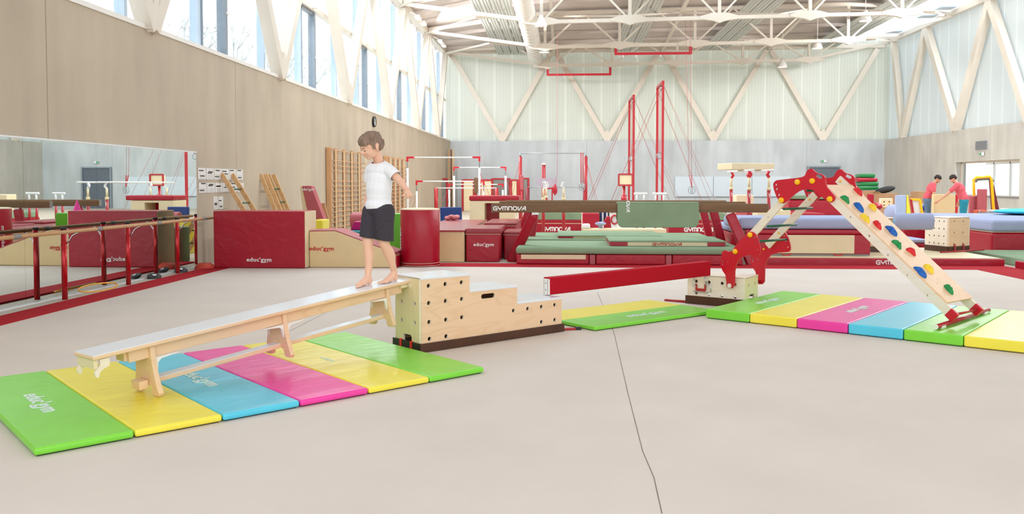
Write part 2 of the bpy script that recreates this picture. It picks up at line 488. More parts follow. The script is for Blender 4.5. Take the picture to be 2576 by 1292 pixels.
# right concrete wall has the interior window opening; the wall behind it carries on
wy0 = onx(2564, 450, XR).y; wy1 = onx(2403, 450, XR).y; wz0, wz1 = 0.87, 2.32
b = MB(); b.box(XR, XR + 0.45, 2, wy0, -0.3, ZC); b.box(XR, XR + 0.45, wy1, YB, -0.3, ZC)
b.box(XR, XR + 0.45, wy0, wy1, -0.3, wz0); b.box(XR, XR + 0.45, wy0, wy1, wz1, ZC)
struct('wall_right', b, m_conR, origin=(0, 0, 0))
ZE = 8.55
b = MB(); b.box(XL - 0.3, XR + 0.3, YB + 0.30, YB + 0.36, ZC, ZE + 0.5); struct('wall_back_upper', b, m_polyB, origin=(0, 0, 0))
b = MB(); b.box(XR + 0.30, XR + 0.36, -2, YB + 0.3, ZC, 8.95); struct('wall_right_upper', b, m_polyR, origin=(0, 0, 0))

# ---------------- left window strip, one window per bay
def vcol(b, foot, tops, w=0.30, d=0.26, nrm=(1, 0, 0)):
    """V of two tapered box columns from one foot"""
    n = Vector(nrm)
    for t in tops: b.bar(foot, t, w, d, up=n)
    f = Vector(foot); sdv = n.cross(Vector((0, 0, 1))).normalized()
    b.bar(f - sdv * w * .62 + Vector((0, 0, .09)), f + sdv * w * .62 + Vector((0, 0, .09)), d, .20)
    if len(tops) > 1: b.bar(f + Vector((0, 0, .05)), f + Vector((0, 0, .55)), w * .75, d * .98, up=n)
wi = 0
for k in range(-2, 7):
    y0 = 6.45 + 5.95 * k
    y1 = y0 + 5.95
    if y0 > YB - 0.5: break
    y1 = min(y1, YB)
    wi += 1
    win = thing('window_%d' % wi, None, None, (XL - 0.35, (y0 + y1) / 2, ZC), kind='structure')
    xf = XL - 0.33
    fins = [(y0 + 2.7, 0.09), (y0 + 0.1, 0.09)]
    b = MB()
    for fy, fw in fins: b.box(xf - 0.10, xf + 0.06, fy, fy + fw, ZC + .07, 8.3)
    obj('mullion', b, m_bluefr, win)
    b = MB(); b.box(xf - 0.05, xf + 0.10, y0, y1, 5.9, 6.02)
    for yy in (y0 + 1.0, y0 + 3.6): b.box(xf - 0.05, xf + 0.22, yy, yy + .08, 5.93, 6.0)
    obj('transom', b, m_steel, win)
    # opening sash with dark grey frame
    vy0, vy1 = y0 + 2.95, y0 + 4.05
    if vy1 < YB:
        b = MB(); b.box(xf - .08, xf + .02, vy0, vy0 + .05, ZC + .08, 5.88); b.box(xf - .12, xf + .06, vy1 - .10, vy1, ZC + .08, 5.88)
        b.box(xf - .08, xf + .02, vy0, vy1, ZC + .08, ZC + .2); b.box(xf - .08, xf + .02, vy0, vy1, 5.82, 5.88)
        sash = obj('window_frame', b, m_greyfr, win)
        b = MB(); b.cyl((xf + .05, vy1 - .05, 4.7), (xf + .10, vy1 - .05, 4.7), .035)
        obj('handle', b, m_white, sash)
    b = MB(); b.box(xf - 0.02, xf, y0, y1, ZC + .07, 8.3); obj('pane', b, m_glass, win)

tn = 3
def trim(mb, mat, **k):
    global tn
    tn += 1
    return struct('trim_%d' % tn, mb, mat, **k)

# V columns, left wall
for k in range(-2, 6):
    y = 12.75 + 5.95 * k
    if y > YB: break
    b = MB(); vcol(b, (XL - .02, y, ZC + .02), [(XL - .02, y - 2.85, 8.35), (XL - .02, min(y + 2.85, YB + .1), 8.35)], 0.22, 0.25, (1, 0, 0))
    trim(b, m_steel)
# back wall V columns
bx = [ony(px, 250, YB).x for px in (1263, 1528, 1796, 2072)]
tx = [ony(px, 140, YB).x for px in (1128, 1393, 1665, 1935, 2214)]
for i, x in enumerate(bx):
    b = MB(); vcol(b, (x, YB + .12, ZC + .02), [(tx[i] + .12, YB + .12, 8.55), (tx[i + 1] - .12, YB + .12, 8.55)], 0.26, 0.22, (0, -1, 0))
    trim(b, m_steel)
# right wall V columns
by = [onx(px, 330, XR).y for px in (2267, 2401)]
step = by[0] - by[1]
tyr = [46.2, onx(2326, 70, XR).y, onx(2486, 5, XR).y]
tyr.append(tyr[2] - 5.9); by.append(by[1] - 5.9)
for i in range(3):
    b = MB(); vcol(b, (XR + .08, by[i], ZC + .02), [(XR + .08, tyr[i], 8.8), (XR + .08, tyr[i + 1], 8.8)], 0.34, 0.26, (1, 0, 0))
    trim(b, m_steel)
# eave beams
b = MB(); b.bar((XL - .1, 5, 8.42), (XL - .1, YB, 8.42), .25, .25); trim(b, m_steel)
b = MB(); b.bar((XL, YB + .12, 8.62), (XR, YB + .12, 8.75), .2, .22); trim(b, m_steel)
b = MB(); b.bar((XR + .05, -2, 8.9), (XR + .05, YB, 8.9), .25, .22); trim(b, m_steel)

# ---------------- roof deck (rises away from the walls), skylight strip on the right
XS = 14.6
def zdeck(x, y):
    e = min(1, max(0, (YB + .3 - y) / 11.0)); p = max(0.0, min(1, (x - XL) / 5.0, (XR + .5 - x) / 4.0))
    return 8.62 + 0.018 * (x - XL) + 0.85 * e * p
b = MB(); xs = [XL - .6] + [XL + k * 1.16 for k in range(0, 19)]; xs = [x for x in xs if x < XS] + [XS]
ys = [33.0 + 1.0 * k for k in range(0, 15)]
n = len(xs); V = []; Fc = []
for y in ys:
    for x in xs: V.append((x, y, zdeck(x, y)))
for y in ys:
    for x in xs: V.append((x, y, zdeck(x, y) + .22))
m = len(ys) * n
for j in range(len(ys) - 1):
    for i in range(n - 1):
        a = j * n + i; Fc.append((a, a + 1, a + n + 1, a + n)); Fc.append((m + a, m + a + n, m + a + n + 1, m + a + 1))
b.add(V, Fc); struct('ceiling', b, m_deck, recalc=False)
for y in [10 + 1.85 * k for k in range(21)]:
    if y > YB - .3: break
    if y < 33: continue
    b = MB()
    for i in range(n - 1): b.bar((xs[i], y, zdeck(xs[i], y) - .09), (xs[i + 1], y, zdeck(xs[i + 1], y) - .09), .09, .16)
    trim(b, m_deck)
# unseen stretch of roof, glazed only to let extra daylight into the hall
rf = thing('window_21', None, None, (4, 16, 9.2), kind='structure')
b = MB(); b.box(XL - .3, XS, 13, 33, 9.5, 9.51); obj('pane', b, m_glass, rf)
b = MB()
for k in range(8): b.box(XL - .3, XS, 13 + 2.85 * k, 13.08 + 2.85 * k, 9.35, 9.5)
obj('window_frame', b, m_white, rf)
b = MB(); b.box(XL - .4, XR + .4, -4, 13, 9.5, 9.7); struct('ceiling_2', b, m_deck)
# skylight
sky = thing('window_20', None, None, (15.9, 30, 9.2), kind='structure')
b = MB(); b.box(XS, XR + .3, 7, YB + .3, 9.22, 9.24); obj('pane', b, m_glass, sky)
b = MB()
for k in range(27):
    b.box(XS, XR + .3, 7 + 1.5 * k, 7.05 + 1.5 * k, 9.1, 9.22)
b.box(XS - .12, XS, 7, YB + .3, 8.95, 9.25); obj('window_frame', b, m_white, sky)
b = MB()
for px, py in ((2245, 98), (2330, 60), (2375, 38), (2440, 8)):
    p = onx(px, py, 16.6); b.box(16.3, 17.0, p.y - .3, p.y + .3, 9.05, 9.09)
obj('roof_hatch_frame', b, m_bluefr, sky)
b = MB(); b.box(XR + .3, XR + .36, 7, YB + .3, 8.95, 9.25); trim(b, m_white)

# ---------------- trusses across the hall
def truss(y):
    b = MB(); zb = 7.6; nodes = [-0.9 + 3.38 * k for k in range(5)]
    zbn = [7.6 + .045 * k for k in range(5)]
    top = [(XL + .05, 8.45)] + [(x, zdeck(x, y) - .22) for x in [-2.7] + [n0 + d for n0 in nodes for d in (0, 1.69)]]
    top = [t for t in top if t[0] < XR - 2.2] + [(XR, 8.85)]
    r = .085
    bot = [(XL + .05, 8.36)] + list(zip(nodes, zbn)) + [(XR, 8.80)]
    for (x0, z0), (x1, z1) in zip(bot, bot[1:]): b.bar((x0, y, z0), (x1, y, z1), .15, .13)
    for (x0, z0), (x1, z1) in zip(top, top[1:]): b.bar((x0, y, z0), (x1, y, z1), .16, .14)
    for x, z in zip(nodes, zbn):
        zt = zdeck(x, y) - .22
        b.bar((x, y, z), (x, y, zt), .12, .11, up=(0, 1, 0))
        for s in (-1, 1):
            xt = x + s * 1.69
            b.bar((x, y, z), (xt, y, zdeck(xt, y) - .22), .07, .07)
        # gusset plate with bolts under the chord
        b.prism([(-.75, .05), (-.75, -.05), (-.22, -.12), (0, -.2), (.22, -.12), (.75, -.05), (.75, .05), (.3, .17), (-.3, .17)], (x, y - .02, z), (1, 0, 0), (0, 0, 1), (0, 1, 0), .16)
    trim(b, m_steel)
for y in (21.3, 27.2, 33.2, 39.3, 45.4): truss(y)
# long beams joining the trusses, and flat bracing between them
for x in (tx[1], tx[2], tx[3]):
    b = MB()
    zz = [(y, zdeck(x, y) - .32) for y in (18, 30, 36.5, YB + .1)]
    for (ya, za), (yb2, zb2) in zip(zz, zz[1:]): b.bar((x, ya, za), (x, yb2, zb2), .14 if x in tx else .09, .14 if x in tx else .09)
    trim(b, m_steel)
ty = [21.3, 27.2, 33.2, 39.3, 45.4]
for j in range(4):
    for i in range(4):
        b = MB(); x0 = tx[i]; x1 = tx[i + 1]; xm = (x0 + x1) / 2; ya, yb2 = ty[j], ty[j + 1]
        b.bar((xm, ya, 7.8), (x0, yb2, zdeck(x0, yb2) - .35), .07, .07); b.bar((xm, ya, 7.8), (x1, yb2, zdeck(x1, yb2) - .35), .07, .07)
        trim(b, m_steel)
# ---------------- acoustic baffles, long corrugated strips
for gx0, gx1, ns in ((-3.65, -2.05, 4), (2.6, 3.95, 3), (7.3, 8.75, 3), (12.9, 14.5, 4)):
    w = (gx1 - gx0) / ns
    for s in range(ns):
        b = MB(); x0 = gx0 + s * w; x1 = x0 + w - .055; k = 3
        z = 8.42 + .014 * (gx0 + 3.6)
        for q in range(k):
            a = x0 + (x1 - x0) * q / k; c = x0 + (x1 - x0) * (q + .62) / k
            b.box(a, c, 14, YB - .1, z, z + .05); b.box(c, x0 + (x1 - x0) * (q + 1) / k, 14, YB - .1, z + .018, z + .06)
        trim(b, m_baffle)
# bare trees outside the left window strip
m_tree = pm('bare_tree', (188, 192, 190), 0.9, var=0.2, scale=3)
def bare_tree(x, y, h, seed, lab):
    rnd = random.Random(seed); b = MB()
    def grow(p, d, L_, r, n):
        q = p + d * L_; b.tube([p, (p + q) / 2 + Vector((rnd.uniform(-.1, .1), rnd.uniform(-.1, .1), 0)) * L_, q], [r, r * .85, r * .7], 5)
        if n == 0: return
        for _ in range(3):
            dd = (d + Vector((rnd.uniform(-.8, .8), rnd.uniform(-.8, .8), rnd.uniform(-.1, .5)))).normalized(); grow(q, dd, L_ * rnd.uniform(.6, .8), r * .62, n - 1)
    grow(Vector((x, y, -1.0)), Vector((0, 0, 1)), h * .42, .13, 5)
    obj('bare_tree', b, m_tree, label=lab, cat='tree', recalc=False)
bare_tree(-16, 38, 8.5, 2, 'pale bare tree outside the left windows, seen nearest the clock')
bare_tree(-18, 58, 9.5, 5, 'pale bare tree outside the left windows, beyond the far columns')
# ================================================================== FOREGROUND
def vinyl(name, rgb, wr=(3.5, 9, 3), bump=0.18, rough=0.30): return pm(name, rgb, rough, var=0.03, scale=4, bump=bump, wr=wr)
m_lime = vinyl('vinyl_lime', (126, 214, 62)); m_yel = vinyl('vinyl_yellow', (240, 226, 74)); m_blu = vinyl('vinyl_sky_blue', (84, 200, 226))
m_pnk = vinyl('vinyl_pink', (236, 62, 160)); m_txt = pm('white_print', (240, 240, 238), 0.6, var=0.01)
m_txtf = pm('faded_white_print', (214, 232, 222), 0.6, var=0.03)
m_dark = pm('dark_underside', (46, 42, 40), 0.8, var=0.1)
m_birch = wood('birch_ply', (232, 198, 162), (226, 189, 150), 0.5, axis=0)
m_birchy = wood('birch_ply_pale', (232, 216, 178), (228, 210, 169), 0.35, axis=2)
m_birchw = wood('birch_ply_white', (238, 226, 210), (234, 220, 201), 0.5, axis=0)
m_plyedge = pm('ply_edge', (214, 176, 142), 0.5, var=0.15, scale=30, stretch=(1, 1, 12))
m_lam = pm('white_laminate', (226, 231, 238), 0.16, var=0.015, scale=2)
m_brown = pm('brown_film_ply', (74, 42, 24), 0.35, var=0.2, scale=5)
m_blackf = pm('black_end_board', (38, 34, 28), 0.4, var=0.2)
m_redpl = pm('red_panel_plastic', (200, 20, 42), 0.35, var=0.04, scale=60, bump=0.1, bscale=300)
m_redp = pm('red_paint', (172, 34, 42), 0.3, var=0.04)
m_redv = vinyl('vinyl_red', (166, 6, 38), wr=(5, 5, 5), bump=0.3, rough=0.36)
m_redf = pm('red_beam_cover', (176, 6, 32), 0.8, var=0.06, scale=80, bump=0.1, bscale=500, spec=0.2)
m_knob = pm('yellow_knob', (250, 190, 10), 0.3, var=0.03)
m_green = pm('green_rung', (24, 92, 66), 0.4, var=0.1)
m_chrome = pm('chrome', (190, 190, 190), 0.2, var=0.05, metal=1.0)
m_strap = pm('red_strap', (226, 50, 40), 0.6, var=0.05)

def ang(a, b): return math.atan2(b.y - a.y, b.x - a.x)
def folding_mat(o, a, L1, W, T, mats, labels, txt_panel, dirn, name='folding_mat', tw=0.28, boff=0.0, tsize=0.14):
    """two hinged panels side by side along local x, each L1 x W"""
    M = frame(o, a)
    t = thing(name, labels, 'gym mat', M @ Vector((L1, W / 2, 0)), a, group=None)
    for i in (0, 1):
        b = MB(M); g = 0.003
        b.box(i * L1 + g, (i + 1) * L1 - g, 0, W, 0.006, T)
        p = obj('mat_panel', b, mats[i], t, bevel=min(0.014, T * .3), seg=3, label=None)
        p['label'] = labels_color(mats[i]) + ' mat panel'
        b = MB(M); b.box(i * L1 + .02, (i + 1) * L1 - .02, .02, W - .02, 0.0, 0.007)
        obj('underside', b, m_dark, p)
        if i == txt_panel:
            c = M @ Vector(((i + .5) * L1, W * .5, T + .0005))
            y = (M.to_3x3() @ Vector((0, 1, 0))); x = (M.to_3x3() @ Vector((1, 0, 0)))
            if dirn > 0: lettering("educ'gym", c, y, -x, tsize, m_txtf, p, bold=.03)
            else: lettering("educ'gym", c, -y, x, tsize, m_txtf, p, bold=.03)
    return t
def labels_color(m): return {m_lime: 'lime green', m_yel: 'yellow', m_blu: 'sky blue', m_pnk: 'bright pink'}[m]

A = onz(85, 1151); B = onz(1219, 938); ma = ang(A, B); mL = (B - A).length / 6
Mat = lambda k: A + Vector((math.cos(ma), math.sin(ma), 0)) * mL * 2 * k
WL = 2.0
folding_mat(Mat(0), ma, mL, WL, .047, (m_lime, m_yel), 'thin folding mat of lime green and yellow panels under the low end of the bench', 0, -1)
folding_mat(Mat(1), ma, mL, WL, .047, (m_blu, m_pnk), 'thin folding mat of sky blue and pink panels under the middle of the bench', 0, -1)
folding_mat(Mat(2), ma, mL, WL, .047, (m_yel, m_lime), 'thin folding mat of yellow and green panels reaching the foot of the tall wooden steps', 0, -1, tsize=.05)

# right row of thicker mats
A2 = onz(1774, 800); ra = math.radians(-42.0); 
B2 = onz(2577, 890); ra = ang(A2, B2); rL = (B2 - A2).length / 6 + .005
RM = lambda k: A2 + Vector((math.cos(ra), math.sin(ra), 0)) * (rL * 2 * k)
folding_mat(RM(0), ra, rL, 1.95, .10, (m_lime, m_yel), 'thick folding mat of green and yellow panels beside the small wooden box', 0, 1)
folding_mat(RM(1), ra, rL, 1.95, .10, (m_pnk, m_blu), 'thick folding mat of pink and sky blue panels below the climbing board', 0, 1)
folding_mat(RM(2), ra, rL, 1.95, .10, (m_lime, m_yel), 'thick folding mat of green and yellow panels under the foot of the climbing board', 0, 1)
# thin mat between steps and small box
G0 = onz(1496, 833); G1 = onz(1776, 793); ga = ang(G0, G1)
Mg = frame(G0, ga)
t = thing('folding_mat', 'thin green and yellow mat lying below the red low beam', 'gym mat', Mg @ Vector((.9, .5, 0)), ga)
b = MB(Mg); b.box(0, 1.79, 0, .497, .006, .045); p = obj('mat_panel', b, m_lime, t, bevel=.012, seg=3, label='lime green mat panel')
lettering("educ'gym", Mg @ Vector((.95, .25, .0455)), Mg.to_3x3() @ Vector((1, 0, 0)), Mg.to_3x3() @ Vector((0, 1, 0)), .14, m_txtf, p, bold=.03)
b = MB(Mg); b.box(0, 1.79, .503, 1.0, .006, .045); obj('mat_panel', b, m_yel, t, bevel=.012, seg=3, label='yellow mat panel')
b = MB(Mg); b.box(.02, 1.77, .02, .98, 0, .007); obj('underside', b, m_dark, p)

# ---------------- panels with real holes
from mathutils.geometry import tessellate_polygon
def circ(x, y, r, n=14): return [(x + r * math.cos(2 * PI * k / n), y + r * math.sin(2 * PI * k / n)) for k in range(n)]
def slot(x, y, w, h, a=0.0, n=8):
    r = h / 2; pts = []
    for k in range(n + 1): t = -PI / 2 + PI * k / n; pts.append((w / 2 - r + r * math.cos(t), r * math.sin(t)))
    for k in range(n + 1): t = PI / 2 + PI * k / n; pts.append((-(w / 2 - r) + r * math.cos(t), r * math.sin(t)))
    return [(x + p * math.cos(a) - q * math.sin(a), y + p * math.sin(a) + q * math.cos(a)) for p, q in pts]
def plate(b, outer, holes, o, u, w, n, t, edge_mat=None):
    """flat board with holes; centred on the plane through o"""
    o, u, w, n = Vector(o), Vector(u), Vector(w), Vector(n)
    loops = [outer] + list(holes)
    flat = [p for l in loops for p in l]
    tris = tessellate_polygon([[Vector((p[0], p[1], 0)) for p in l] for l in loops])
    k = len(flat)
    A_ = [o + u * p + w * q - n * t / 2 for p, q in flat]; B_ = [v + n * t for v in A_]
    keep = b.cur
    b.add(A_ + B_, [tuple(f) for f in tris] + [tuple(reversed([i + k for i in f])) for f in tris])
    if edge_mat is not None: b.cur = edge_mat
    fs = []; st = 0
    for l in loops:
        m_ = len(l)
        for i in range(m_): fs.append((st + i, st + (i + 1) % m_, k + st + (i + 1) % m_, k + st + i))
        st += m_
    base = len(b.v) - 2 * k
    for f in fs: b.f.append([base + i for i in f]); b.mi.append(b.cur); b.sm.append(False)
    b.cur = keep
    return b

def pxl(px, py, M, plane='y', c=0.0):
    """pixel -> local coords of frame M, on the local plane y=c or x=c"""
    n = M.to_3x3() @ (Vector((0, 1, 0)) if plane == 'y' else Vector((1, 0, 0)))
    p0 = M @ (Vector((0, c, 0)) if plane == 'y' else Vector((c, 0, 0)))
    return M.inverted() @ onp(px, py, p0, n)

# ---------------- three-step wooden box
S0 = onz(1058.6, 887.5); S1 = onz(1415, 833); sa = ang(S0, S1); MS = frame(S0, sa); SLn = (S1 - S0).length
SW = 0.40
sx = [0, pxl(1181.5, 700, MS).x, pxl(1301, 740, MS).x, SLn - .012]
sz = [pxl(1060, 698, MS).z, pxl(1181.5, 729.3, MS).z, pxl(1301, 759.5, MS).z]
st = thing('stepped_wooden_box', 'tall three step wooden plyometric box with round holes and white tops', 'climbing box', MS @ Vector((SLn / 2, SW / 2, 0)), sa)
def c5(x, y): return (960 + x / 4.615, 640 + y / 4.615)
outer = [(.008, .062), (sx[3], .062), (sx[3], sz[2] - .006), (sx[2], sz[2] - .006), (sx[2], sz[1] - .006), (sx[1], sz[1] - .006), (sx[1], sz[0] - .006), (.008, sz[0] - .006)]
hp = [(546, 362), (740, 342), (928, 322), (549, 562), (743, 538), (931, 515), (553, 782), (747, 755), (933, 728), (557, 978), (750, 948), (1532, 650), (1697, 628), (1856, 605), (2010, 583), (1857, 781), (2011, 757)]
hol = []
for x, y in hp:
    q = pxl(*c5(x, y), MS); hol.append(circ(q.x, q.z, .0185))
q = pxl(*c5(1237, 479), MS); hol.append(slot(q.x, q.z, .155, .042, 0.0))
X3 = MS.to_3x3(); ux, uy, uz = X3 @ Vector((1, 0, 0)), X3 @ Vector((0, 1, 0)), Vector((0, 0, 1))
b = MB(); plate(b, outer, hol, MS @ Vector((0, .009, 0)), ux, uz, uy, .018, edge_mat=1); obj('front_panel', b, [m_birch, m_birchw], st)
b = MB(); plate(b, outer, hol, MS @ Vector((0, SW - .009, 0)), ux, uz, uy, .018, edge_mat=1); obj('back_panel', b, [m_birch, m_birchw], st)
eh = [circ(.09, .40, .0175), circ(.29, .40, .0175), circ(.09, .24, .0175), circ(.29, .24, .0175)]
eo = [(.018, .062), (.135, .062), (.135, .115), (.15, .13), (.25, .13), (.265, .115), (.265, .062), (SW - .018, .062), (SW - .018, sz[0] - .006), (.018, sz[0] - .006)]
b = MB(); plate(b, eo, eh, MS @ Vector((.009, 0, 0)), uy, uz, ux, .018, edge_mat=1); obj('end_panel', b, [m_birchy, m_birchw], st)
eo2 = [(.018, .062), (SW - .018, .062), (SW - .018, sz[2] - .006), (.018, sz[2] - .006)]
b = MB(); plate(b, eo2, [circ(.1, .2, .0175), circ(.3, .2, .0175)], MS @ Vector((sx[3] - .009, 0, 0)), uy, uz, ux, .018, edge_mat=1); obj('end_panel', b, [m_birchy, m_birchw], st)
for i in (0, 1, 2):
    b = MB(MS); b.box(sx[i] + (.001 if i else .0), sx[i + 1] + .004, -.002, SW + .002, sz[i] - .018, sz[i]); obj('step_top', b, m_lam, st, bevel=.002)
for i in (1, 2):
    b = MB(MS); b.box(sx[i] - .016, sx[i], .018, SW - .018, sz[i], sz[i - 1] - .018); obj('riser', b, m_birch, st)
b = MB(MS); b.box(-.012, SLn + .012, -.014, .004, 0.002, .076); b.box(-.012, SLn + .012, SW - .004, SW + .014, 0.002, .076); b.box(SLn - .004, SLn + .012, 0, SW, 0.002, .076); b.box(.02, SLn - .02, .02, SW - .02, .05, .06)
base = obj('base_frame', b, m_brown, st, label='dark brown base frame')
b = MB(MS); b.box(-.014, .004, -.010, SW + .010, 0.004, .0765); obj('end_board', b, m_blackf, base)
for y in (.125, .285):
    b = MB(MS); b.box(-.018, .010, y - .013, y + .013, 0.006, .082); obj('strap', b, m_strap, base, label='red strap')
b = MB(MS); b.box(SLn - .25, SLn + .02, .30, .33, .0, .016, ); b.bar((SLn - .1, .10, .012), (SLn + .16, -.02, .012), .035, .018); ft = obj('foot_bar', b, m_redp, st, label='red steel foot bar')
b = MB(MS); b.bar((SLn + .155, -.018, .013), (SLn + .20, -.039, .013), .04, .024); obj('foot_cap', b, m_dark, ft)

# ---------------- small wooden box on the right
Q1 = onz(1874, 775.5); Q0 = onz(1728, 762.5); qa = ang(Q0, Q1); QL = (Q1 - Q0).length; MQ = frame(Q0, qa); QW = .41; QH = .345
X3 = MQ.to_3x3(); ux, uy = X3 @ Vector((1, 0, 0)), X3 @ Vector((0, 1, 0))
sb = thing('small_wooden_box', 'low pale wooden box with round holes carrying the red beam end', 'climbing box', MQ @ Vector((QL / 2, QW / 2, 0)), qa)
def c6(x, y): return (1700 + x / 4.3075, 560 + y / 4.3075)
hol = []
for x, y in ((222, 632), (360, 643), (501, 656), (222, 760), (359, 775), (499, 790), (643, 805), (640, 668)):
    q = pxl(*c6(x, y), MQ); hol.append(circ(q.x, q.z, .0185))
outer = [(.006, .09), (QL - .004, .09), (QL - .004, QH - .006), (.006, QH - .006)]
b = MB(); plate(b, outer, hol, MQ @ Vector((0, .009, 0)), ux, uz, uy, .018, edge_mat=1); obj('front_panel', b, [m_birchw, m_birchw], sb)
b = MB(); plate(b, outer, [], MQ @ Vector((0, QW - .009, 0)), ux, uz, uy, .018); obj('back_panel', b, m_birchw, sb)
eo = [(.018, .062), (.13, .062), (.13, .125), (.145, .14), (.27, .14), (.285, .125), (.285, .062), (QW - .018, .062), (QW - .018, QH - .006), (.018, QH - .006)]
b = MB(); plate(b, eo, [circ(.11, .25, .0175), circ(.30, .25, .0175)], MQ @ Vector((QL - .009, 0, 0)), uy, uz, ux, .018); obj('end_panel', b, m_birchy, sb)
b = MB(); plate(b, [(.018, .09), (QW - .018, .09), (QW - .018, QH - .006), (.018, QH - .006)], [], MQ @ Vector((.009, 0, 0)), uy, uz, ux, .018); obj('end_panel', b, m_birchy, sb)
b = MB(MQ); b.box(0, QL, 0, QW, QH - .016, QH); obj('top', b, m_birchw, sb, bevel=.002)
b = MB(MQ); b.box(-.015, QL + .01, -.012, .006, .002, .096); b.box(-.015, QL + .01, QW - .006, QW + .012, .002, .06); b.box(-.015, 0, 0, QW, .002, .09); b.box(QL - .005, QL + .01, 0, QW, .002, .055)
bs = obj('base_frame', b, m_brown, sb, label='dark brown base frame')
b = MB(MQ); b.box(-.30, .02, .02, .06, .004, .022); b.cyl((-.02, .04, .012), (-.20, .04, .012), .016); obj('foot_bar', b, m_redp, sb, label='red steel foot bar')
b = MB(MQ)   # hook plate with rope on the front
q = pxl(*c6(275, 725), MQ)
b.bar((q.x - .055, -.012, q.z), (q.x + .055, -.012, q.z), .012, .03); b.bar((q.x - .055, -.012, q.z), (q.x - .055, -.012, q.z + .065), .012, .018); b.bar((q.x + .055, -.012, q.z), (q.x + .055, -.012, q.z + .065), .012, .018)
hk = obj('hook_plate', b, m_redp, sb, label='red U shaped hook plate')
b = MB(MQ); b.tube([(q.x - .05, -.012, q.z + .2), (q.x - .085, -.02, q.z + .12), (q.x - .08, -.02, q.z + .04), (q.x - .05, -.015, q.z + .03)], .006); b.tube([(q.x + .03, -.012, q.z + .2), (q.x + .06, -.02, q.z + .13), (q.x + .07, -.02, q.z + .03)], .006)
b.tube([(q.x + .07, -.015, q.z + .1), (q.x + .12, -.02, q.z + .06), (q.x + .13, -.02, q.z - .01), (q.x + .06, -.018, q.z - .03), (q.x - .09, -.018, q.z - .02)], .005)
obj('cord', b, m_chrome, hk)

# ---------------- red low beam between the two boxes
b0 = onz(1374, 741.5, sz[2] + .002); b1 = onz(1779, 693, QH + .003)
bd = (b1 - b0); bl = Vector((bd.x, bd.y, 0)).length; ba = math.atan2(bd.y, bd.x)
lb = thing('low_balance_beam', 'red padded low balance beam bridging the stepped box and the small box', 'balance beam', b0, ba)
MBm = frame(b0, ba); MBm = MBm @ Matrix.Rotation(-math.atan2(bd.z, bl), 4, 'Y')
BH = .168; BW = .10
b = MB(MBm); b.box(0.008, bl, -BW / 2, BW / 2, 0.004, BH); obj('beam_body', b, m_redf, lb, bevel=.008, seg=3)
b = MB(MBm); b.box(-.004, .010, -BW / 2 + .006, BW / 2 - .006, .004, BH - .012)
ec = obj('end_plate', b, m_white, lb, bevel=.002, label='white end plate')
b = MB(MBm)
for z in (.05, .115): b.cyl((-.007, 0, z), (-.002, 0, z), .007)
b.box(-.006, -.003, -.028, -.024, .01, BH - .02); b.box(-.006, -.003, .024, .028, .01, BH - .02)
obj('bolt', b, m_chrome, ec)

# ---------------- inclined bench
PL = onz(209, 889, .372); PR = onz(1021, 696.5, .603)
bv = PR - PL; blen = Vector((bv.x, bv.y, 0)).length; bang = math.atan2(bv.y, bv.x); bsl = math.atan2(bv.z, blen); BL = bv.length
MBn = frame(PL, bang) @ Matrix.Rotation(-bsl, 4, 'Y')     # local x along the bench, z=0 is the walking surface
bench = thing('inclined_bench', 'long pale wooden gym bench sloping down from the tall wooden steps to the mats', 'bench', Vector((PL.x + bv.x * .13, PL.y + bv.y * .13, .047)), bang)
BWd = .25
b = MB(MBn); b.box(0, BL, -BWd / 2, BWd / 2, -.030, -.004); obj('plank', b, m_birch, bench, bevel=.008, seg=3)
b = MB(MBn); b.box(.004, BL - .004, -BWd / 2 + .004, BWd / 2 - .004, -.006, .0); obj('white_deck', b, m_lam, bench, label='glossy white walking surface')
b = MB(MBn)
b.box(.24, BL - .13, -.075, -.052, -.108, -.030); b.box(.24, BL - .13, .052, .075, -.108, -.030); b.box(.22, .30, -.052, .052, -.10, -.032)
obj('apron', b, m_birch, bench, bevel=.003)
fz = -.352
prof = []
def legprof():
    hw = .095; fw = .150
    P = [(-hw, -.032)]
    for k in range(9):
        t = k / 8; P.append((-(hw + .005 + (fw - hw) * t ** 2.2), -.06 + (fz + .02 + .06) * t))
    P += [(-fw + .006, fz), (-.085, fz), (-.075, fz + .012), (-.070, fz + .05), (-.045, fz + .065), (.045, fz + .065), (.070, fz + .05), (.075, fz + .012), (.085, fz), (fw - .006, fz)]
    for k in range(9):
        t = 1 - k / 8; P.append((hw + .005 + (fw - hw) * t ** 2.2, -.06 + (fz + .02 + .06) * t))
    P.append((hw, -.032))
    return P
R3 = MBn.to_3x3(); bx_, by_, bz_ = R3 @ Vector((1, 0, 0)), R3 @ Vector((0, 1, 0)), R3 @ Vector((0, 0, 1))
for lx in (.385, 1.40, 2.42):
    b = MB(); b.prism(legprof(), MBn @ Vector((lx, 0, 0)), by_, bz_, bx_, .034)
    lg = obj('leg', b, m_birch, bench, bevel=.004)
    for s in (-1, 1):
        if lx < .5 and s < 0: continue
        if lx > 2 and s > 0: continue
        for y in (-.085, .085):
            b = MB(MBn)
            b.M = None; P = [(0, 0), (s * .16, 0), (s * .16, -.004), (s * .035, -.016), (s * .014, -.035), (s * .004, -.095), (0, -.095)]
            b.prism(P, MBn @ Vector((lx + s * .018, y, -.110)), bx_, bz_, by_, .020)
            obj('bracket', b, m_white, bench, label='white steel bracket')
b = MB(MBn); b.box(.31, 2.46, -.04, .04, fz + .062, fz + .092); lr = obj('lower_rail', b, m_birch, bench, bevel=.004)
b = MB(MBn); b.box(.42, 2.40, -.039, .039, fz + .092, fz + .096); obj('rail_top', b, m_lam, lr, label='white top of the lower rail')
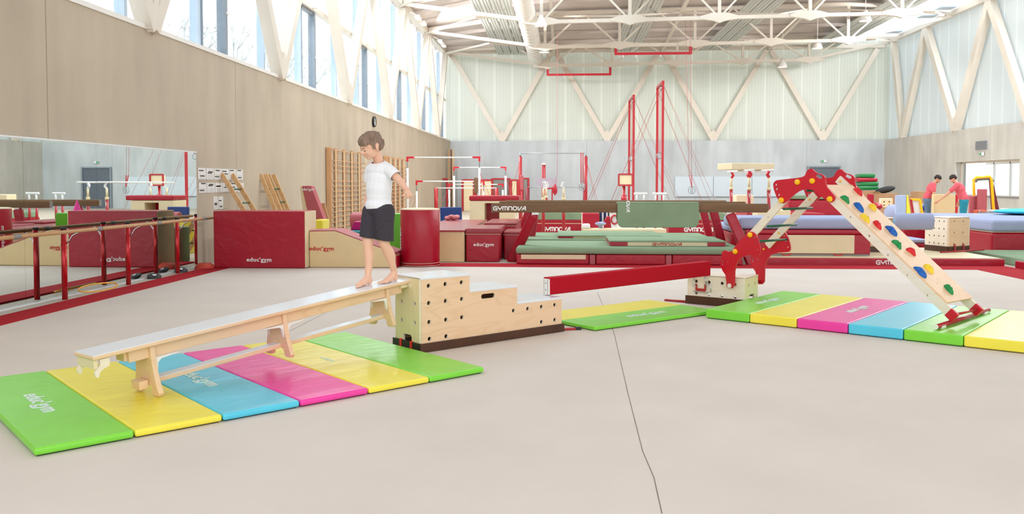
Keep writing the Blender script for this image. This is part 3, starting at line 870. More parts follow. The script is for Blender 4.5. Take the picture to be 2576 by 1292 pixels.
b = MB(MBn); b.box(.30, .36, -.05, .05, fz + .045, fz + .10); obj('tenon', b, m_birch, lr, bevel=.004)
def hook(b, x, y, s):
    P = [(0, 0), (s * .055, 0), (s * .062, -.02), (s * .055, -.05), (s * .02, -.062), (s * -.004, -.075), (s * -.012, -.10), (s * -.022, -.108), (s * -.034, -.098), (s * -.036, -.075), (s * -.02, -.05), (0, -.035)]
    if s < 0: P = P[::-1]
    b.prism(P, MBn @ Vector((x, y, -.034)), bx_, bz_, by_, .016)
b = MB(MBn); b.box(.008, .03, -.105, .105, -.085, -.03); eb = obj('end_block', b, m_birchy, bench)
for hx, hy in ((.045, -.10), (.03, .09)):
    b = MB(); hook(b, hx, hy, 1); obj('hook', b, m_birchw, eb)
b = MB(MBn); b.box(BL - .16, BL - .02, -.10, .10, -.062, -.030); eb = obj('end_block', b, m_birchy, bench)
for y in (-.115, .1):
    b2 = MB(); b2.prism([(0, 0), (-.085, 0), (-.075, -.035), (-.03, -.058), (0, -.055)], MBn @ Vector((BL - .004, y, -.030)), bx_, bz_, by_, .02); obj('hook', b2, m_birchw, eb)

# ---------------- red climbing frame with ladder and climbing board
L0 = MQ @ Vector((0, -.045, 0)); X3 = MQ.to_3x3()
ca = math.radians(-47.0)
pc = onp(1840, 718, L0, X3 @ Vector((0, 1, 0))); MF = frame((pc.x, pc.y, 0), ca); X3 = MF.to_3x3()
fu, fn = X3 @ Vector((1, 0, 0)), X3 @ Vector((0, 1, 0)); WF = .55
def c7(x, y): return (1800 + x / 3.59, 400 + y / 3.59)
def c8(x, y): return (2080 + x / 2.937, 420 + y / 2.937)
def fl(px, py, c=0.0):
    q = pxl(px, py, MF, 'y', c); return (q.x, q.z)
up_out = [(530, 225), (540, 205), (562, 190), (640, 181), (740, 170), (790, 162), (815, 150), (830, 115), (845, 95), (865, 86), (885, 90), (905, 112), (930, 126), (962, 134), (990, 150), (1000, 170), (1002, 215), (1020, 255), (1080, 325), (1089, 350), (1075, 378), (1050, 392), (1020, 385), (1000, 365), (930, 308), (890, 281), (850, 272), (800, 275), (760, 290), (720, 320), (650, 385), (620, 398), (590, 385), (560, 340), (535, 270)]
lo_out = [(325, 653), (295, 668), (225, 740), (175, 802), (160, 826), (130, 836), (100, 822), (76, 828), (65, 850), (68, 885), (55, 925), (55, 965), (72, 1003), (100, 1045), (108, 1100), (112, 1148), (130, 1163), (158, 1163), (178, 1142), (180, 1100), (182, 1010), (200, 935), (240, 888), (300, 868), (400, 861), (415, 842), (413, 795), (395, 730), (370, 680), (350, 660)]
UP = [fl(*c7(x, y)) for x, y in up_out]; LO = [fl(*c7(x, y)) for x, y in lo_out]
upk = [fl(*c7(x, y)) for x, y in ((607, 370), (752, 207), (886, 197), (1044, 360))]
lok = [fl(*c7(x, y)) for x, y in ((325, 683), (190, 833))]
uph = [circ(*fl(*c7(x, y)), .012, 10) for x, y in ((555, 231), (561, 269), (580, 322))] + [slot(*fl(*c7(945, 155)), .075, .032, -.45)]
loh = [circ(*fl(*c7(x, y)), .010, 10) for x, y in ((357, 709), (375, 756), (392, 815), (122, 925))] + [slot(*fl(*c7(76, 932)), .055, .026, 1.35)]
cf = thing('climbing_frame', 'red and wooden climbing frame with ladder and climbing board standing by the small box', 'climbing frame', (MF @ Vector((1.0, WF / 2, 0))), ca)
def lp(s, y, z): return MF @ Vector((s, y, z))
for side in (0, 1):
    y0 = -.012 if side == 0 else WF + .012
    for nm, outl, hl, kn in (('upper_bracket', UP, uph, upk), ('lower_bracket', LO, loh, lok)):
        b = MB(); plate(b, outl, hl, lp(0, y0, 0), fu, uz, fn, .022); br = obj(nm, b, m_redpl, cf, label='red curved ' + nm.replace('_', ' '), bevel=.003)
        for kx, kz in kn:
            b = MB(); yo = y0 + (-.011 if side == 0 else .011); yi = -1 if side == 0 else 1
            b.lathe(lp(kx, yo, kz), [(0.0, .026), (.012, .0255), (.024, .021), (.029, .012), (.030, 0)], 20, axis=fn * yi)
            obj('knob', b, m_knob, br, label='yellow knob')
            if side == 1:
                b = MB(); b.lathe(lp(kx, y0 - .043, kz), [(0, .010), (.009, .008), (.012, 0)], 12, axis=-fn); obj('bolt_cap', b, m_knob, br, label='small yellow bolt cap')
def rail_pts(pa, pb, w):
    a = Vector((pa[0], 0, pa[1])); c = Vector((pb[0], 0, pb[1])); d = (c - a).normalized(); nn = Vector((-d.z, 0, d.x)) * w / 2
    return [(a + nn), (a - nn), (c - nn), (c + nn)]
# ladder rails
LA = fl(*c7(640, 335)); LBt = fl(*c7(325, 683))
d_ = Vector((LBt[0] - LA[0], LBt[1] - LA[1])).normalized(); LB_ = (LBt[0] + d_.x * .10, LBt[1] + d_.y * .10)
lad_t = (LA[0] - d_.x * .02, LA[1] - d_.y * .02)
ladh = [circ(*fl(*c7(475, 527)), .011, 10), circ(*fl(*c7(412, 600)), .004, 8)]
for side in (0, 1):
    yc = .014 if side == 0 else WF - .014
    r4 = rail_pts(lad_t, (LB_[0] + d_.x * (.12 if side else 0), LB_[1] + d_.y * (.12 if side else 0)), .082)
    b = MB(); plate(b, [(p.x, p.z) for p in r4], ladh, lp(0, yc, 0), fu, uz, fn, .028); obj('ladder_rail', b, m_birchw, cf, bevel=.003)
for x, y in ((815, 283), (600, 450), (458, 606), (370, 742), (300, 800)):
    if x == 300: continue
    q = fl(*c7(x, y)); b = MB(); b.cyl(lp(q[0] + .02, .0, q[1]), lp(q[0] + .02, WF, q[1]), .0135); obj('rung', b, m_green, cf, label='dark green rung')
# board rails
RA = fl(*c7(1040, 352)); RBt = fl(2396, 795); print('RBT', RBt, LBt)
d2 = Vector((RBt[0] - RA[0], RBt[1] - RA[1])).normalized(); RA_ = (RA[0] - d2.x * .30, RA[1] - d2.y * .30)
rh = [circ(*fl(*c8(x, y)), .0115, 10) for x, y in ((175, 370), (312, 508), (452, 650), (597, 797), (745, 947))]
for side in (0, 1):
    yc = .014 if side == 0 else WF - .014
    r4 = rail_pts(RA_, RBt, .085)
    b = MB(); plate(b, [(p.x, p.z) for p in r4], rh, lp(0, yc, 0), fu, uz, fn, .028); obj('board_rail', b, m_birchw, cf, bevel=.003)
    b = MB(); e = (RBt[0] + d2.x * .02, RBt[1] + d2.y * .02)
    q4 = rail_pts((RBt[0] - d2.x * .055, RBt[1] - d2.y * .055), (RBt[0] + d2.x * .03, RBt[1] + d2.y * .03), .094)
    b.prism([(p.x, p.z) for p in q4], lp(0, yc, 0), fu, uz, fn, .038); obj('foot_shoe', b, m_redpl, cf, bevel=.006, label='red plastic foot shoe')
# plywood board resting on the upper edges of the rails
up_n = Vector((-d2.y, d2.x)); up_n = up_n if up_n.y > 0 else -up_n
def bp(s, y, h=0.0):
    return lp(RA[0] + d2.x * s + up_n.x * (.0425 + h), y, RA[1] + d2.y * s + up_n.y * (.0425 + h))
blg = Vector((RBt[0] - RA[0], RBt[1] - RA[1])).length
pn = (X3 @ Vector((up_n.x, 0, up_n.y))).normalized(); pd = (X3 @ Vector((d2.x, 0, d2.y))).normalized()
def onboard(px, py):
    w_ = onp(px, py, bp(0, 0, .016), pn); r_ = w_ - bp(0, 0, .016); return r_.dot(pd), r_.dot(fn)
s_top = onboard(*c8(60, 130))[0]; s_bot = onboard(*c8(935, 992))[0]
b = MB(); o_ = bp(0, 0, .008)
b.prism([(s_top, .012), (s_bot, .012), (s_bot, WF - .012), (s_top, WF - .012)], o_, pd, fn, pn, .016)
bd_ = obj('climbing_board', b, m_birch, cf, bevel=.002)
hcol = {'r': pm('hold_red', (214, 24, 36), .55, bump=.3, bscale=60), 'g': pm('hold_green', (10, 140, 70), .55, bump=.3, bscale=60), 'b': pm('hold_blue', (0, 92, 180), .55, bump=.3, bscale=60), 'y': pm('hold_yellow', (242, 208, 40), .55, bump=.3, bscale=60)}
cn = {'r': 'red', 'g': 'green', 'b': 'blue', 'y': 'yellow'}
random.seed(3)
for c, x, y, sh in (('r', 228, 187, 0), ('g', 133, 243, 1), ('b', 230, 300, 2), ('y', 335, 303, 3), ('y', 280, 385, 0), ('r', 368, 432, 2), ('b', 473, 475, 4), ('g', 517, 577, 5), ('r', 620, 628, 1), ('y', 750, 757, 0), ('b', 670, 782, 4), ('g', 895, 907, 2)):
    s_, y_ = onboard(*c8(x, y)); y_ = min(max(y_, .06), WF - .06)
    hb = MB(); k = 26; P = []; R_ = .047 + .010 * (c == 'b')
    for i in range(k):
        th = 2 * PI * i / k
        lob = {0: 1 + .28 * math.cos(2 * th), 1: 1 + .32 * math.cos(3 * th + .5), 2: 1.0 + .35 * math.cos(2 * th + .9) + .1 * math.cos(3 * th), 3: 1.0, 4: 1.08 + .28 * math.cos(2 * th + .6) + .12 * math.sin(4 * th), 5: 1 + .2 * math.cos(2 * th) - .25 * math.sin(th * 3)}[sh]
        P.append((R_ * lob * math.cos(th) * 1.0, R_ * lob * math.sin(th) * .8))
    o_ = bp(s_, y_, .016)
    rings = [(1.0, 0), (1.0, .006), (.86, .022), (.62, .034), (.3, .040)]
    vs = []; fs = []
    for fr_, h in rings:
        for a_, c_ in P: vs.append(o_ + pd * a_ * fr_ + fn * c_ * fr_ + pn * (h + .006 * math.sin(a_ * 90) * (h > .01)))
    for j in range(len(rings) - 1):
        for i in range(k): fs.append((j * k + i, j * k + (i + 1) % k, (j + 1) * k + (i + 1) % k, (j + 1) * k + i))
    fs.append([4 * k + i for i in range(k)])
    hb.add(vs, fs, smooth=True); obj('climbing_hold', hb, hcol[c], bd_, label=cn[c] + ' climbing hold')
# foot tubes on the mat
b = MB(); ty_ = .135
e0 = onz(2354, 822, .125); e1 = onz(2487, 779, .125)
b.cyl(e0, e1, .021); tb = obj('foot_tube', b, m_redp, cf, label='red steel foot tube')
tdir = (e1 - e0).normalized()
for s in (.14, (e1 - e0).length - .14):
    b = MB(); b.box(-.05, .05, -.024, .024, -.024, .0, M=frame(e0 + tdir * s, math.atan2(tdir.y, tdir.x)))
    obj('clip', b, m_white, tb)
b = MB(); b.cyl(e0 - tdir * .012, e0 + tdir * .004, .023); obj('end_cap', b, m_white, tb)
b = MB(); b.cyl(lp(RBt[0] + .0, .0, RBt[1] + .01), lp(RBt[0] + .0, WF, RBt[1] + .01), .012); obj('cross_tube', b, m_redp, cf, label='thin red cross tube')
q = fl(*c7(140, 1140)); b = MB(); b.cyl(lp(q[0], -.03, q[1]), lp(q[0], WF + .03, q[1]), .018); xb = obj('base_tube', b, m_redp, cf)
b = MB(); b.cyl(lp(q[0], -.034, q[1]), lp(q[0], -.026, q[1]), .026); obj('tube_cap', b, m_white, xb, label='white round tube cap')
# ================================================================== PEOPLE
m_skin = pm('child_skin', (232, 184, 158), 0.5, var=0.04, scale=8)
m_skin2 = pm('adult_skin', (206, 150, 122), 0.5, var=0.05, scale=8)
m_tee = pm('white_cotton', (236, 238, 244), 0.9, var=0.02, bump=0.12, bscale=30)
m_short = pm('charcoal_cotton', (58, 54, 62), 0.95, var=0.10, scale=40, bump=0.2, bscale=60)
m_hair = pm('brown_hair', (136, 112, 96), 0.7, var=0.35, scale=30, stretch=(2.5, 2.5, .7), bump=0.5, bscale=60)
m_hair2 = pm('dark_hair', (40, 30, 26), 0.7, var=0.3, scale=50)
m_eye = pm('eye_white', (232, 228, 224), 0.3, var=0.01); m_iris = pm('iris_brown', (60, 40, 30), 0.3, var=0.1)
m_lip = pm('lip', (196, 120, 110), 0.5, var=0.05); m_brow = pm('eyebrow', (110, 84, 66), 0.8, var=0.1)

def limb(b, pts, n=14):
    """tapered limb through (point, radius) pairs: swept cones plus balls at the joints"""
    for (p, r), (q, s_) in zip(pts, pts[1:]):
        b.cyl(p, q, r, s_, n)
    for p, r in pts: b.ell(p, r, r, r, None, n, 8)
def rot(ax, deg): return Matrix.Rotation(math.radians(deg), 3, ax)
def melt(o, vox, smooth=6, fac=0.5):
    """weld the pieces of a figure into one continuous skin"""
    r = o.modifiers.new('weld', 'REMESH'); r.mode = 'VOXEL'; r.voxel_size = vox; r.use_smooth_shade = True
    if smooth:
        s_ = o.modifiers.new('smooth', 'SMOOTH'); s_.factor = fac; s_.iterations = smooth
def bake(o):
    """replace the mesh by its evaluated result"""
    dg = bpy.context.evaluated_depsgraph_get(); me = bpy.data.meshes.new_from_object(o.evaluated_get(dg))
    old = o.data; o.modifiers.clear(); o.data = me; me.materials.clear()
    for m in old.materials: me.materials.append(m)
    for p in me.polygons: p.use_smooth = True; p.material_index = 0
    bpy.data.meshes.remove(old)

def finger(b, base, d, bend_ax, lens, r, bends):
    p = Vector(base); d = Vector(d).normalized(); pts = [(p, r)]
    for L_, a in zip(lens, bends):
        d = Matrix.Rotation(math.radians(a), 3, bend_ax) @ d; p = p + d * L_; pts.append((p, r * .94)); r *= .94
    limb(b, pts, 8)
def hand(b, wrist, d, palm_n, thumb_side, sc=1.0, curl=(55, 60, 40), spread=3):
    """palm with four fingers and a thumb. d: towards the fingers, palm_n: out of the palm"""
    w = Vector(wrist); d = Vector(d).normalized(); pn_ = Vector(palm_n); pn_ = (pn_ - d * pn_.dot(d)).normalized(); sd = d.cross(pn_).normalized() * thumb_side
    R = Matrix((sd, d, pn_)).transposed()
    b.ell(w + d * .030 * sc, .030 * sc, .036 * sc, .014 * sc, R, 14, 8)
    b.ell(w + d * .045 * sc, .030 * sc, .024 * sc, .012 * sc, R, 14, 8)
    ax = d.cross(pn_).normalized()
    for i, (o_, L_, r) in enumerate(((.024, .95, .0068), (.008, 1.06, .0070), (-.008, .99, .0066), (-.023, .80, .0058))):
        base = w + d * (.062 - abs(i - 1.2) * .003) * sc + sd * o_ * sc
        dd = (d + sd * (o_ * spread)).normalized()
        finger(b, base, dd, ax, [.030 * L_ * sc, .020 * L_ * sc, .016 * L_ * sc], r * sc, [c for c in curl])
    tb_ = w + d * .016 * sc + sd * .024 * sc + pn_ * .004 * sc
    td = (d * .85 + sd * .38 + pn_ * .55).normalized()
    finger(b, tb_, td, ax, [.022 * sc, .017 * sc, .014 * sc], .0085 * sc, [10, 38, 34])

# ---------------- the boy: local a = facing direction, b = his left, z up
bz = Vector((PR.x - PL.x, PR.y - PL.y, 0)).normalized()
# walking surface under him
def on_bench(s): return MBn @ Vector((s, 0, 0))
best = min((abs((onp(950, 700, on_bench(s), bz) - on_bench(s)).length), s) for s in [2.0 + .01 * k for k in range(70)])
s_b = best[1]; foot0 = on_bench(s_b)
boy = thing('person', 'barefoot boy in a white t-shirt and dark shorts walking down the sloping bench', 'person', foot0, math.atan2(-bz.y, -bz.x))
MBoy = wm(boy)
slope = math.tan(bsl)
def bench_z(a): return -slope * a      # z of the walking surface at distance a ahead
b = MB(MBoy)
V3 = lambda a, c, z: Vector((a, c, z))
hipR, knR, anR = V3(.005, -.062, .585), V3(.062, -.058, .325), V3(.072, -.050, .060)
hipL, knL, anL = V3(-.005, .062, .590), V3(-.010, .060, .335), V3(-.135, .045, .088)
# torso
b.ell((-.005, 0, .60), .082, .105, .085); b.ell((-.01, 0, .70), .074, .092, .11); b.ell((-.018, 0, .84), .080, .105, .12)
b.ell((-.02, 0, .93), .068, .115, .075); b.ell((-.045, .05, .60), .055, .055, .065); b.ell((-.035, -.05, .60), .055, .055, .065)
# legs
limb(b, [(hipR, .070), (V3(.04, -.060, .45), .058), (knR + V3(0, 0, .03), .046), (knR, .044), (knR - V3(.004, 0, .04), .040)])
limb(b, [(knR - V3(.004, 0, .04), .040), (V3(.052, -.055, .22), .041), (V3(.060, -.052, .13), .031), (anR + V3(0, 0, .01), .0255), (anR, .026)])
b.ell(V3(.040, -.054, .235), .032, .034, .06)
b.ell(knR + V3(.018, 0, .0), .026, .028, .034)
limb(b, [(hipL, .070), (V3(-.002, .060, .46), .058), (knL + V3(0, 0, .03), .046), (knL, .044), (knL - V3(.018, 0, .035), .040)])
limb(b, [(knL - V3(.018, 0, .035), .040), (V3(-.068, .056, .24), .041), (V3(-.108, .050, .155), .031), (anL + V3(.004, 0, .01), .0255), (anL, .026)])
b.ell(V3(-.082, .055, .255), .032, .034, .06, rot('Y', 25))
b.ell(knL + V3(.018, 0, .0), .026, .028, .034)
def foot(ank, a_heel, a_toe, yc, zo, ang_=0.0, flat=0.0):
    def P(a, c, h): return V3(a, yc + c + (a - a_heel) * ang_, bench_z(a) + h)
    hl = a_toe - a_heel
    b.ell(P(a_heel + .028, 0, .028), .030, .026, .027)
    limb(b, [(ank, .027), (P(a_heel + .034, 0, .050), .028), (P(a_heel + .030, 0, .030), .028)]); limb(b, [(ank, .026), (P(a_heel + .065, 0, .042), .030), (P(a_heel + hl * .52, -.002 * zo, .030), .026), (P(a_heel + hl * .72, 0, .020), .020)])
    b.ell(P(a_heel + hl * .50, 0, .022), hl * .30, .026, .021)
    b.ell(P(a_heel + hl * .72, 0, .016), hl * .16, .034, .0155)
    for i in range(5):
        c = (.026 - i * .0130) * zo; L_ = (.030, .024, .022, .019, .015)[i]; r = (.0115, .0075, .0072, .0068, .0064)[i]
        a0 = a_toe - .034 - i * .006
        limb(b, [(P(a0 - .012, c, .013), r), (P(a0 + L_ * .45, c * 1.05, .0125), r * .98), (P(a0 + L_, c * 1.05, r * .98 + .001), r * .92)], 8)
foot(anR, .035, .225, -.045, +1, .02)
foot(anL, -.172, .018, .045, -1, -.02)
# neck
limb(b, [(V3(-.030, 0, .955), .046), (V3(-.012, 0, 1.00), .040), (V3(.018, 0, 1.075), .040)])
# shoulders and arms
shL, elL, wrL = V3(-.020, .112, .940), V3(-.025, .240, .835), V3(.000, .342, .768)
shR, elR, wrR = V3(-.020, -.112, .940), V3(-.050, -.150, .765), V3(.010, -.150, .625)
limb(b, [(V3(-.02, .05, .945), .040), (shL, .038), ((shL + elL) / 2, .034), (elL, .029), (elL * .6 + wrL * .4, .028), (elL * .15 + wrL * .85, .020), (wrL, .0185)])
limb(b, [(V3(-.02, -.05, .945), .040), (shR, .038), ((shR + elR) / 2, .034), (elR, .029), (elR * .6 + wrR * .4, .028), (elR * .15 + wrR * .85, .020), (wrR, .0185)])
hand(b, wrL, (wrL - elL).normalized() + V3(.0, .0, -.25), V3(.1, -.55, -.75), -1, .92, curl=(74, 82, 56))
hand(b, wrR, V3(.25, 0, -1), V3(-.1, 1, 0), -1, .92, curl=(55, 60, 42))
# head: built upright around its own centre, then nodded forward
HC = V3(.072, 0, 1.132); HR = rot('Y', 24) @ rot('Z', -14)
def H(a, c, z): return HC + HR @ Vector((a, c, z))
b.ell(H(-.008, 0, .018), .094, .076, .088, HR, 22, 14)       # cranium
b.ell(H(.026, 0, -.028), .062, .060, .074, HR, 20, 12)       # face
b.ell(H(.046, 0, -.082), .030, .030, .022, HR)               # chin
b.ell(H(.020, .030, -.062), .040, .022, .030, HR); b.ell(H(.020, -.030, -.062), .040, .022, .030, HR)   # jaw
b.ell(H(.062, .026, -.036), .020, .022, .022, HR); b.ell(H(.062, -.026, -.036), .020, .022, .022, HR)   # cheeks
b.ell(H(.072, 0, .008), .018, .046, .014, HR)                # brow
limb(b, [(H(.082, 0, -.004), .0065), (H(.096, 0, -.026), .0085), (H(.098, 0, -.032), .0095)], 8); b.ell(H(.090, .009, -.034), .008, .006, .006, HR); b.ell(H(.090, -.009, -.034), .008, .006, .006, HR)
b.ell(H(.080, 0, -.056), .012, .018, .0055, HR); b.ell(H(.078, 0, -.064), .012, .016, .0055, HR)        # lips
for s in (-1, 1):
    b.ell(H(-.010, .078 * s, -.012), .019, .007, .029, HR @ rot('Y', -12) @ rot('Z', 18 * s)); b.ell(H(-.016, .083 * s, .002), .013, .006, .015, HR); b.ell(H(-.004, .077 * s, -.036), .009, .007, .010, HR)
body = obj('body', b, m_skin, boy)
melt(body, .0038, 5); bake(body)
# eyes, brows, lips
for s in (-1, 1):
    b = MB(MBoy); b.ell(H(.0725, .027 * s, -.010), .0115, .0125, .0095, HR, 14, 10); ey = obj('eye', b, m_eye, boy)
    b = MB(MBoy); b.ell(H(.0815, .0275 * s, -.0135), .0042, .0058, .0058, HR, 12, 8); obj('iris', b, m_iris, ey)
    b = MB(MBoy); b.ell(H(.0738, .027 * s, -.0060), .0134, .0152, .0104, HR, 14, 10); obj('eyelid', b, m_skin, boy)
    b = MB(MBoy); b.tube([H(.0835, .027 * s - .012, -.0095), H(.086, .027 * s, -.0125), H(.081, .027 * s + .013 * 1, -.0105)], .0011, 6); obj('eyelash', b, m_hair2, boy)
    b = MB(MBoy); b.tube([H(.087, .012 * s, .006), H(.086, .026 * s, .012), H(.078, .041 * s, .012)], [.0022, .0026, .0014], 6); obj('eyebrow', b, m_brow, boy)
b = MB(MBoy); b.tube([H(.082, -.019, -.0605), H(.0915, -.006, -.0595), H(.0915, .006, -.0595), H(.082, .019, -.0605)], [.001, .0022, .0022, .001], 8); obj('mouth', b, m_lip, boy)
# hair: short cap with a ragged fringe
b = MB(MBoy)
b.ell(H(-.013, 0, .034), .0965, .0785, .079, HR, 24, 16)
b.ell(H(.030, 0, .062), .062, .066, .042, HR, 20, 12)
b.ell(H(-.050, 0, .006), .047, .060, .056, HR, 20, 12)
random.seed(5)
for i in range(46):      # fringe and crown tufts
    t = -1.15 + 2.3 * i / 45
    c = .066 * math.sin(t); a = .018 + .062 * math.cos(t) ** .5 if math.cos(t) > 0 else .02
    L_ = random.uniform(.010, .026)
    limb(b, [(H(a - .020, c * .9, .072), .010), (H(a + .002, c, .050), .009), (H(a + .006, c * 1.04 + random.uniform(-.006, .006), .050 - L_), .0035)], 6)
for s in (-1, 1):
    for i in range(7):
        limb(b, [(H(.024 - i * .004, .070 * s, .030), .010), (H(.026 - i * .004, .0735 * s, .004 - .004 * random.random()), .006), (H(.026 - i * .003, .072 * s, -.014 - .006 * random.random()), .003)], 6)
    for i in range(10):
        limb(b, [(H(-.030 - i * .007, .066 * s - .02 * s * i / 9, .010), .012), (H(-.034 - i * .007, (.064 - .035 * i / 9) * s, -.030), .009), (H(-.034 - i * .006, (.058 - .04 * i / 9) * s, -.052 - .008 * random.random()), .004)], 6)
for i in range(60):
    t = random.uniform(0, 2 * PI); r = random.uniform(0, 1) ** .5; a = -.01 + .088 * r * math.cos(t); c = .070 * r * math.sin(t)
    z = .030 + .083 * math.sqrt(max(0, 1 - .8 * r * r)); 
    limb(b, [(H(a - .012, c, z - .008), .006), (H(a + .010, c * 1.02, z + .002), .005), (H(a + .026, c * 1.05, z - .006), .0022)], 6)
hr = obj('hair', b, m_hair, boy); melt(hr, .0032, 2, .35); bake(hr)

def shell(name, fill, cut, mat, vox, parent, sm=5, dispn=None):
    b_ = MB(MBoy) if parent is boy else MB(wm(parent))
    fill(b_); o_ = obj(name, b_, mat, parent); melt(o_, vox, sm); bake(o_)
    if cut: cut(o_)
    return o_
def bisect(o_, co, no):
    """cut away the side the normal points to and leave a clean hem"""
    bm = bmesh.new(); bm.from_mesh(o_.data)
    bmesh.ops.bisect_plane(bm, geom=bm.verts[:] + bm.edges[:] + bm.faces[:], plane_co=co, plane_no=no, clear_outer=True)
    bm.to_mesh(o_.data); bm.free()
def bisect_part(o_, co, no, test):
    bm = bmesh.new(); bm.from_mesh(o_.data)
    g = [v for v in bm.verts if test(v.co)]; gs = set(g)
    ed = [e for e in bm.edges if e.verts[0] in gs and e.verts[1] in gs]; fc = [f for f in bm.faces if all(v in gs for v in f.verts)]
    bmesh.ops.bisect_plane(bm, geom=g + ed + fc, plane_co=co, plane_no=no, clear_outer=True)
    bm.to_mesh(o_.data); bm.free()
def tee(b):
    b.ell((-.008, 0, .640), .104, .124, .09); b.ell((-.010, 0, .72), .094, .110, .12); b.ell((-.016, 0, .84), .094, .122, .13)
    b.ell((-.020, 0, .93), .084, .130, .080); b.ell((-.022, 0, .955), .064, .122, .060); b.ell((-.010, 0, .78), .098, .117, .14)
    b.ell((-.018, 0, .985), .047, .055, .040)
    eL = shL * .42 + elL * .58; eR = shR * .42 + elR * .58
    limb(b, [(V3(-.02, .05, .950), .054), (shL + V3(0, -.012, -.006), .052), ((shL + eL) / 2, .049), (eL + (eL - shL).normalized() * .05, .054)])
    limb(b, [(V3(-.02, -.05, .950), .054), (shR + V3(0, .012, -.006), .052), ((shR + eR) / 2, .052), (eR + (eR - shR).normalized() * .05, .052)])
    # a few soft folds
    return
    for (p, q) in (((.075, -.06, .80), (.03, .10, .70)), ((.08, .02, .74), (.0, .115, .66)), ((.06, .08, .90), (.078, -.02, .84)), ((-.07, .085, .88), (-.01, .12, .80))):
        limb(b, [(Vector(p), .016), ((Vector(p) + Vector(q)) / 2, .020), (Vector(q), .012)], 8)
tee_o = shell('t_shirt', tee, None, m_tee, .005, boy, 5)
eL = shL * .42 + elL * .58; eR = shR * .42 + elR * .58
bisect(tee_o, (0, 0, .622), (-.06, .05, -1))
dl = (eL - shL).normalized(); dr = (eR - shR).normalized()
bisect_part(tee_o, eL, dl, lambda c: c.y > .12); bisect_part(tee_o, eR, dr, lambda c: c.y < -.120 and c.z > .66)
bisect_part(tee_o, Vector((.0, 0, 1.000)), Vector((.42, 0, 1)), lambda c: abs(c.y) < .072 and c.z > .93)
s_ = tee_o.modifiers.new('cloth', 'SOLIDIFY'); s_.thickness = .003; s_.offset = -1
def shorts(b):
    b.ell((-.012, 0, .600), .104, .118, .075); b.ell((-.03, 0, .565), .098, .112, .075)
    limb(b, [(hipR + V3(-.005, 0, 0), .090), (V3(.034, -.060, .47), .080), (V3(.060, -.060, .36), .072), (V3(.064, -.06, .30), .072)], 18)
    limb(b, [(hipL + V3(-.005, 0, 0), .090), (V3(-.006, .064, .47), .080), (V3(-.012, .066, .36), .074), (V3(-.02, .066, .30), .074)], 18)
sh_o = shell('shorts', shorts, None, m_short, .005, boy, 4)
bisect_part(sh_o, V3(.03, 0, .374), (.06, -.14, -1), lambda c: True)
bisect(sh_o, (0, 0, .655), (0, 0, 1))
s_ = sh_o.modifiers.new('cloth', 'SOLIDIFY'); s_.thickness = .003; s_.offset = -1

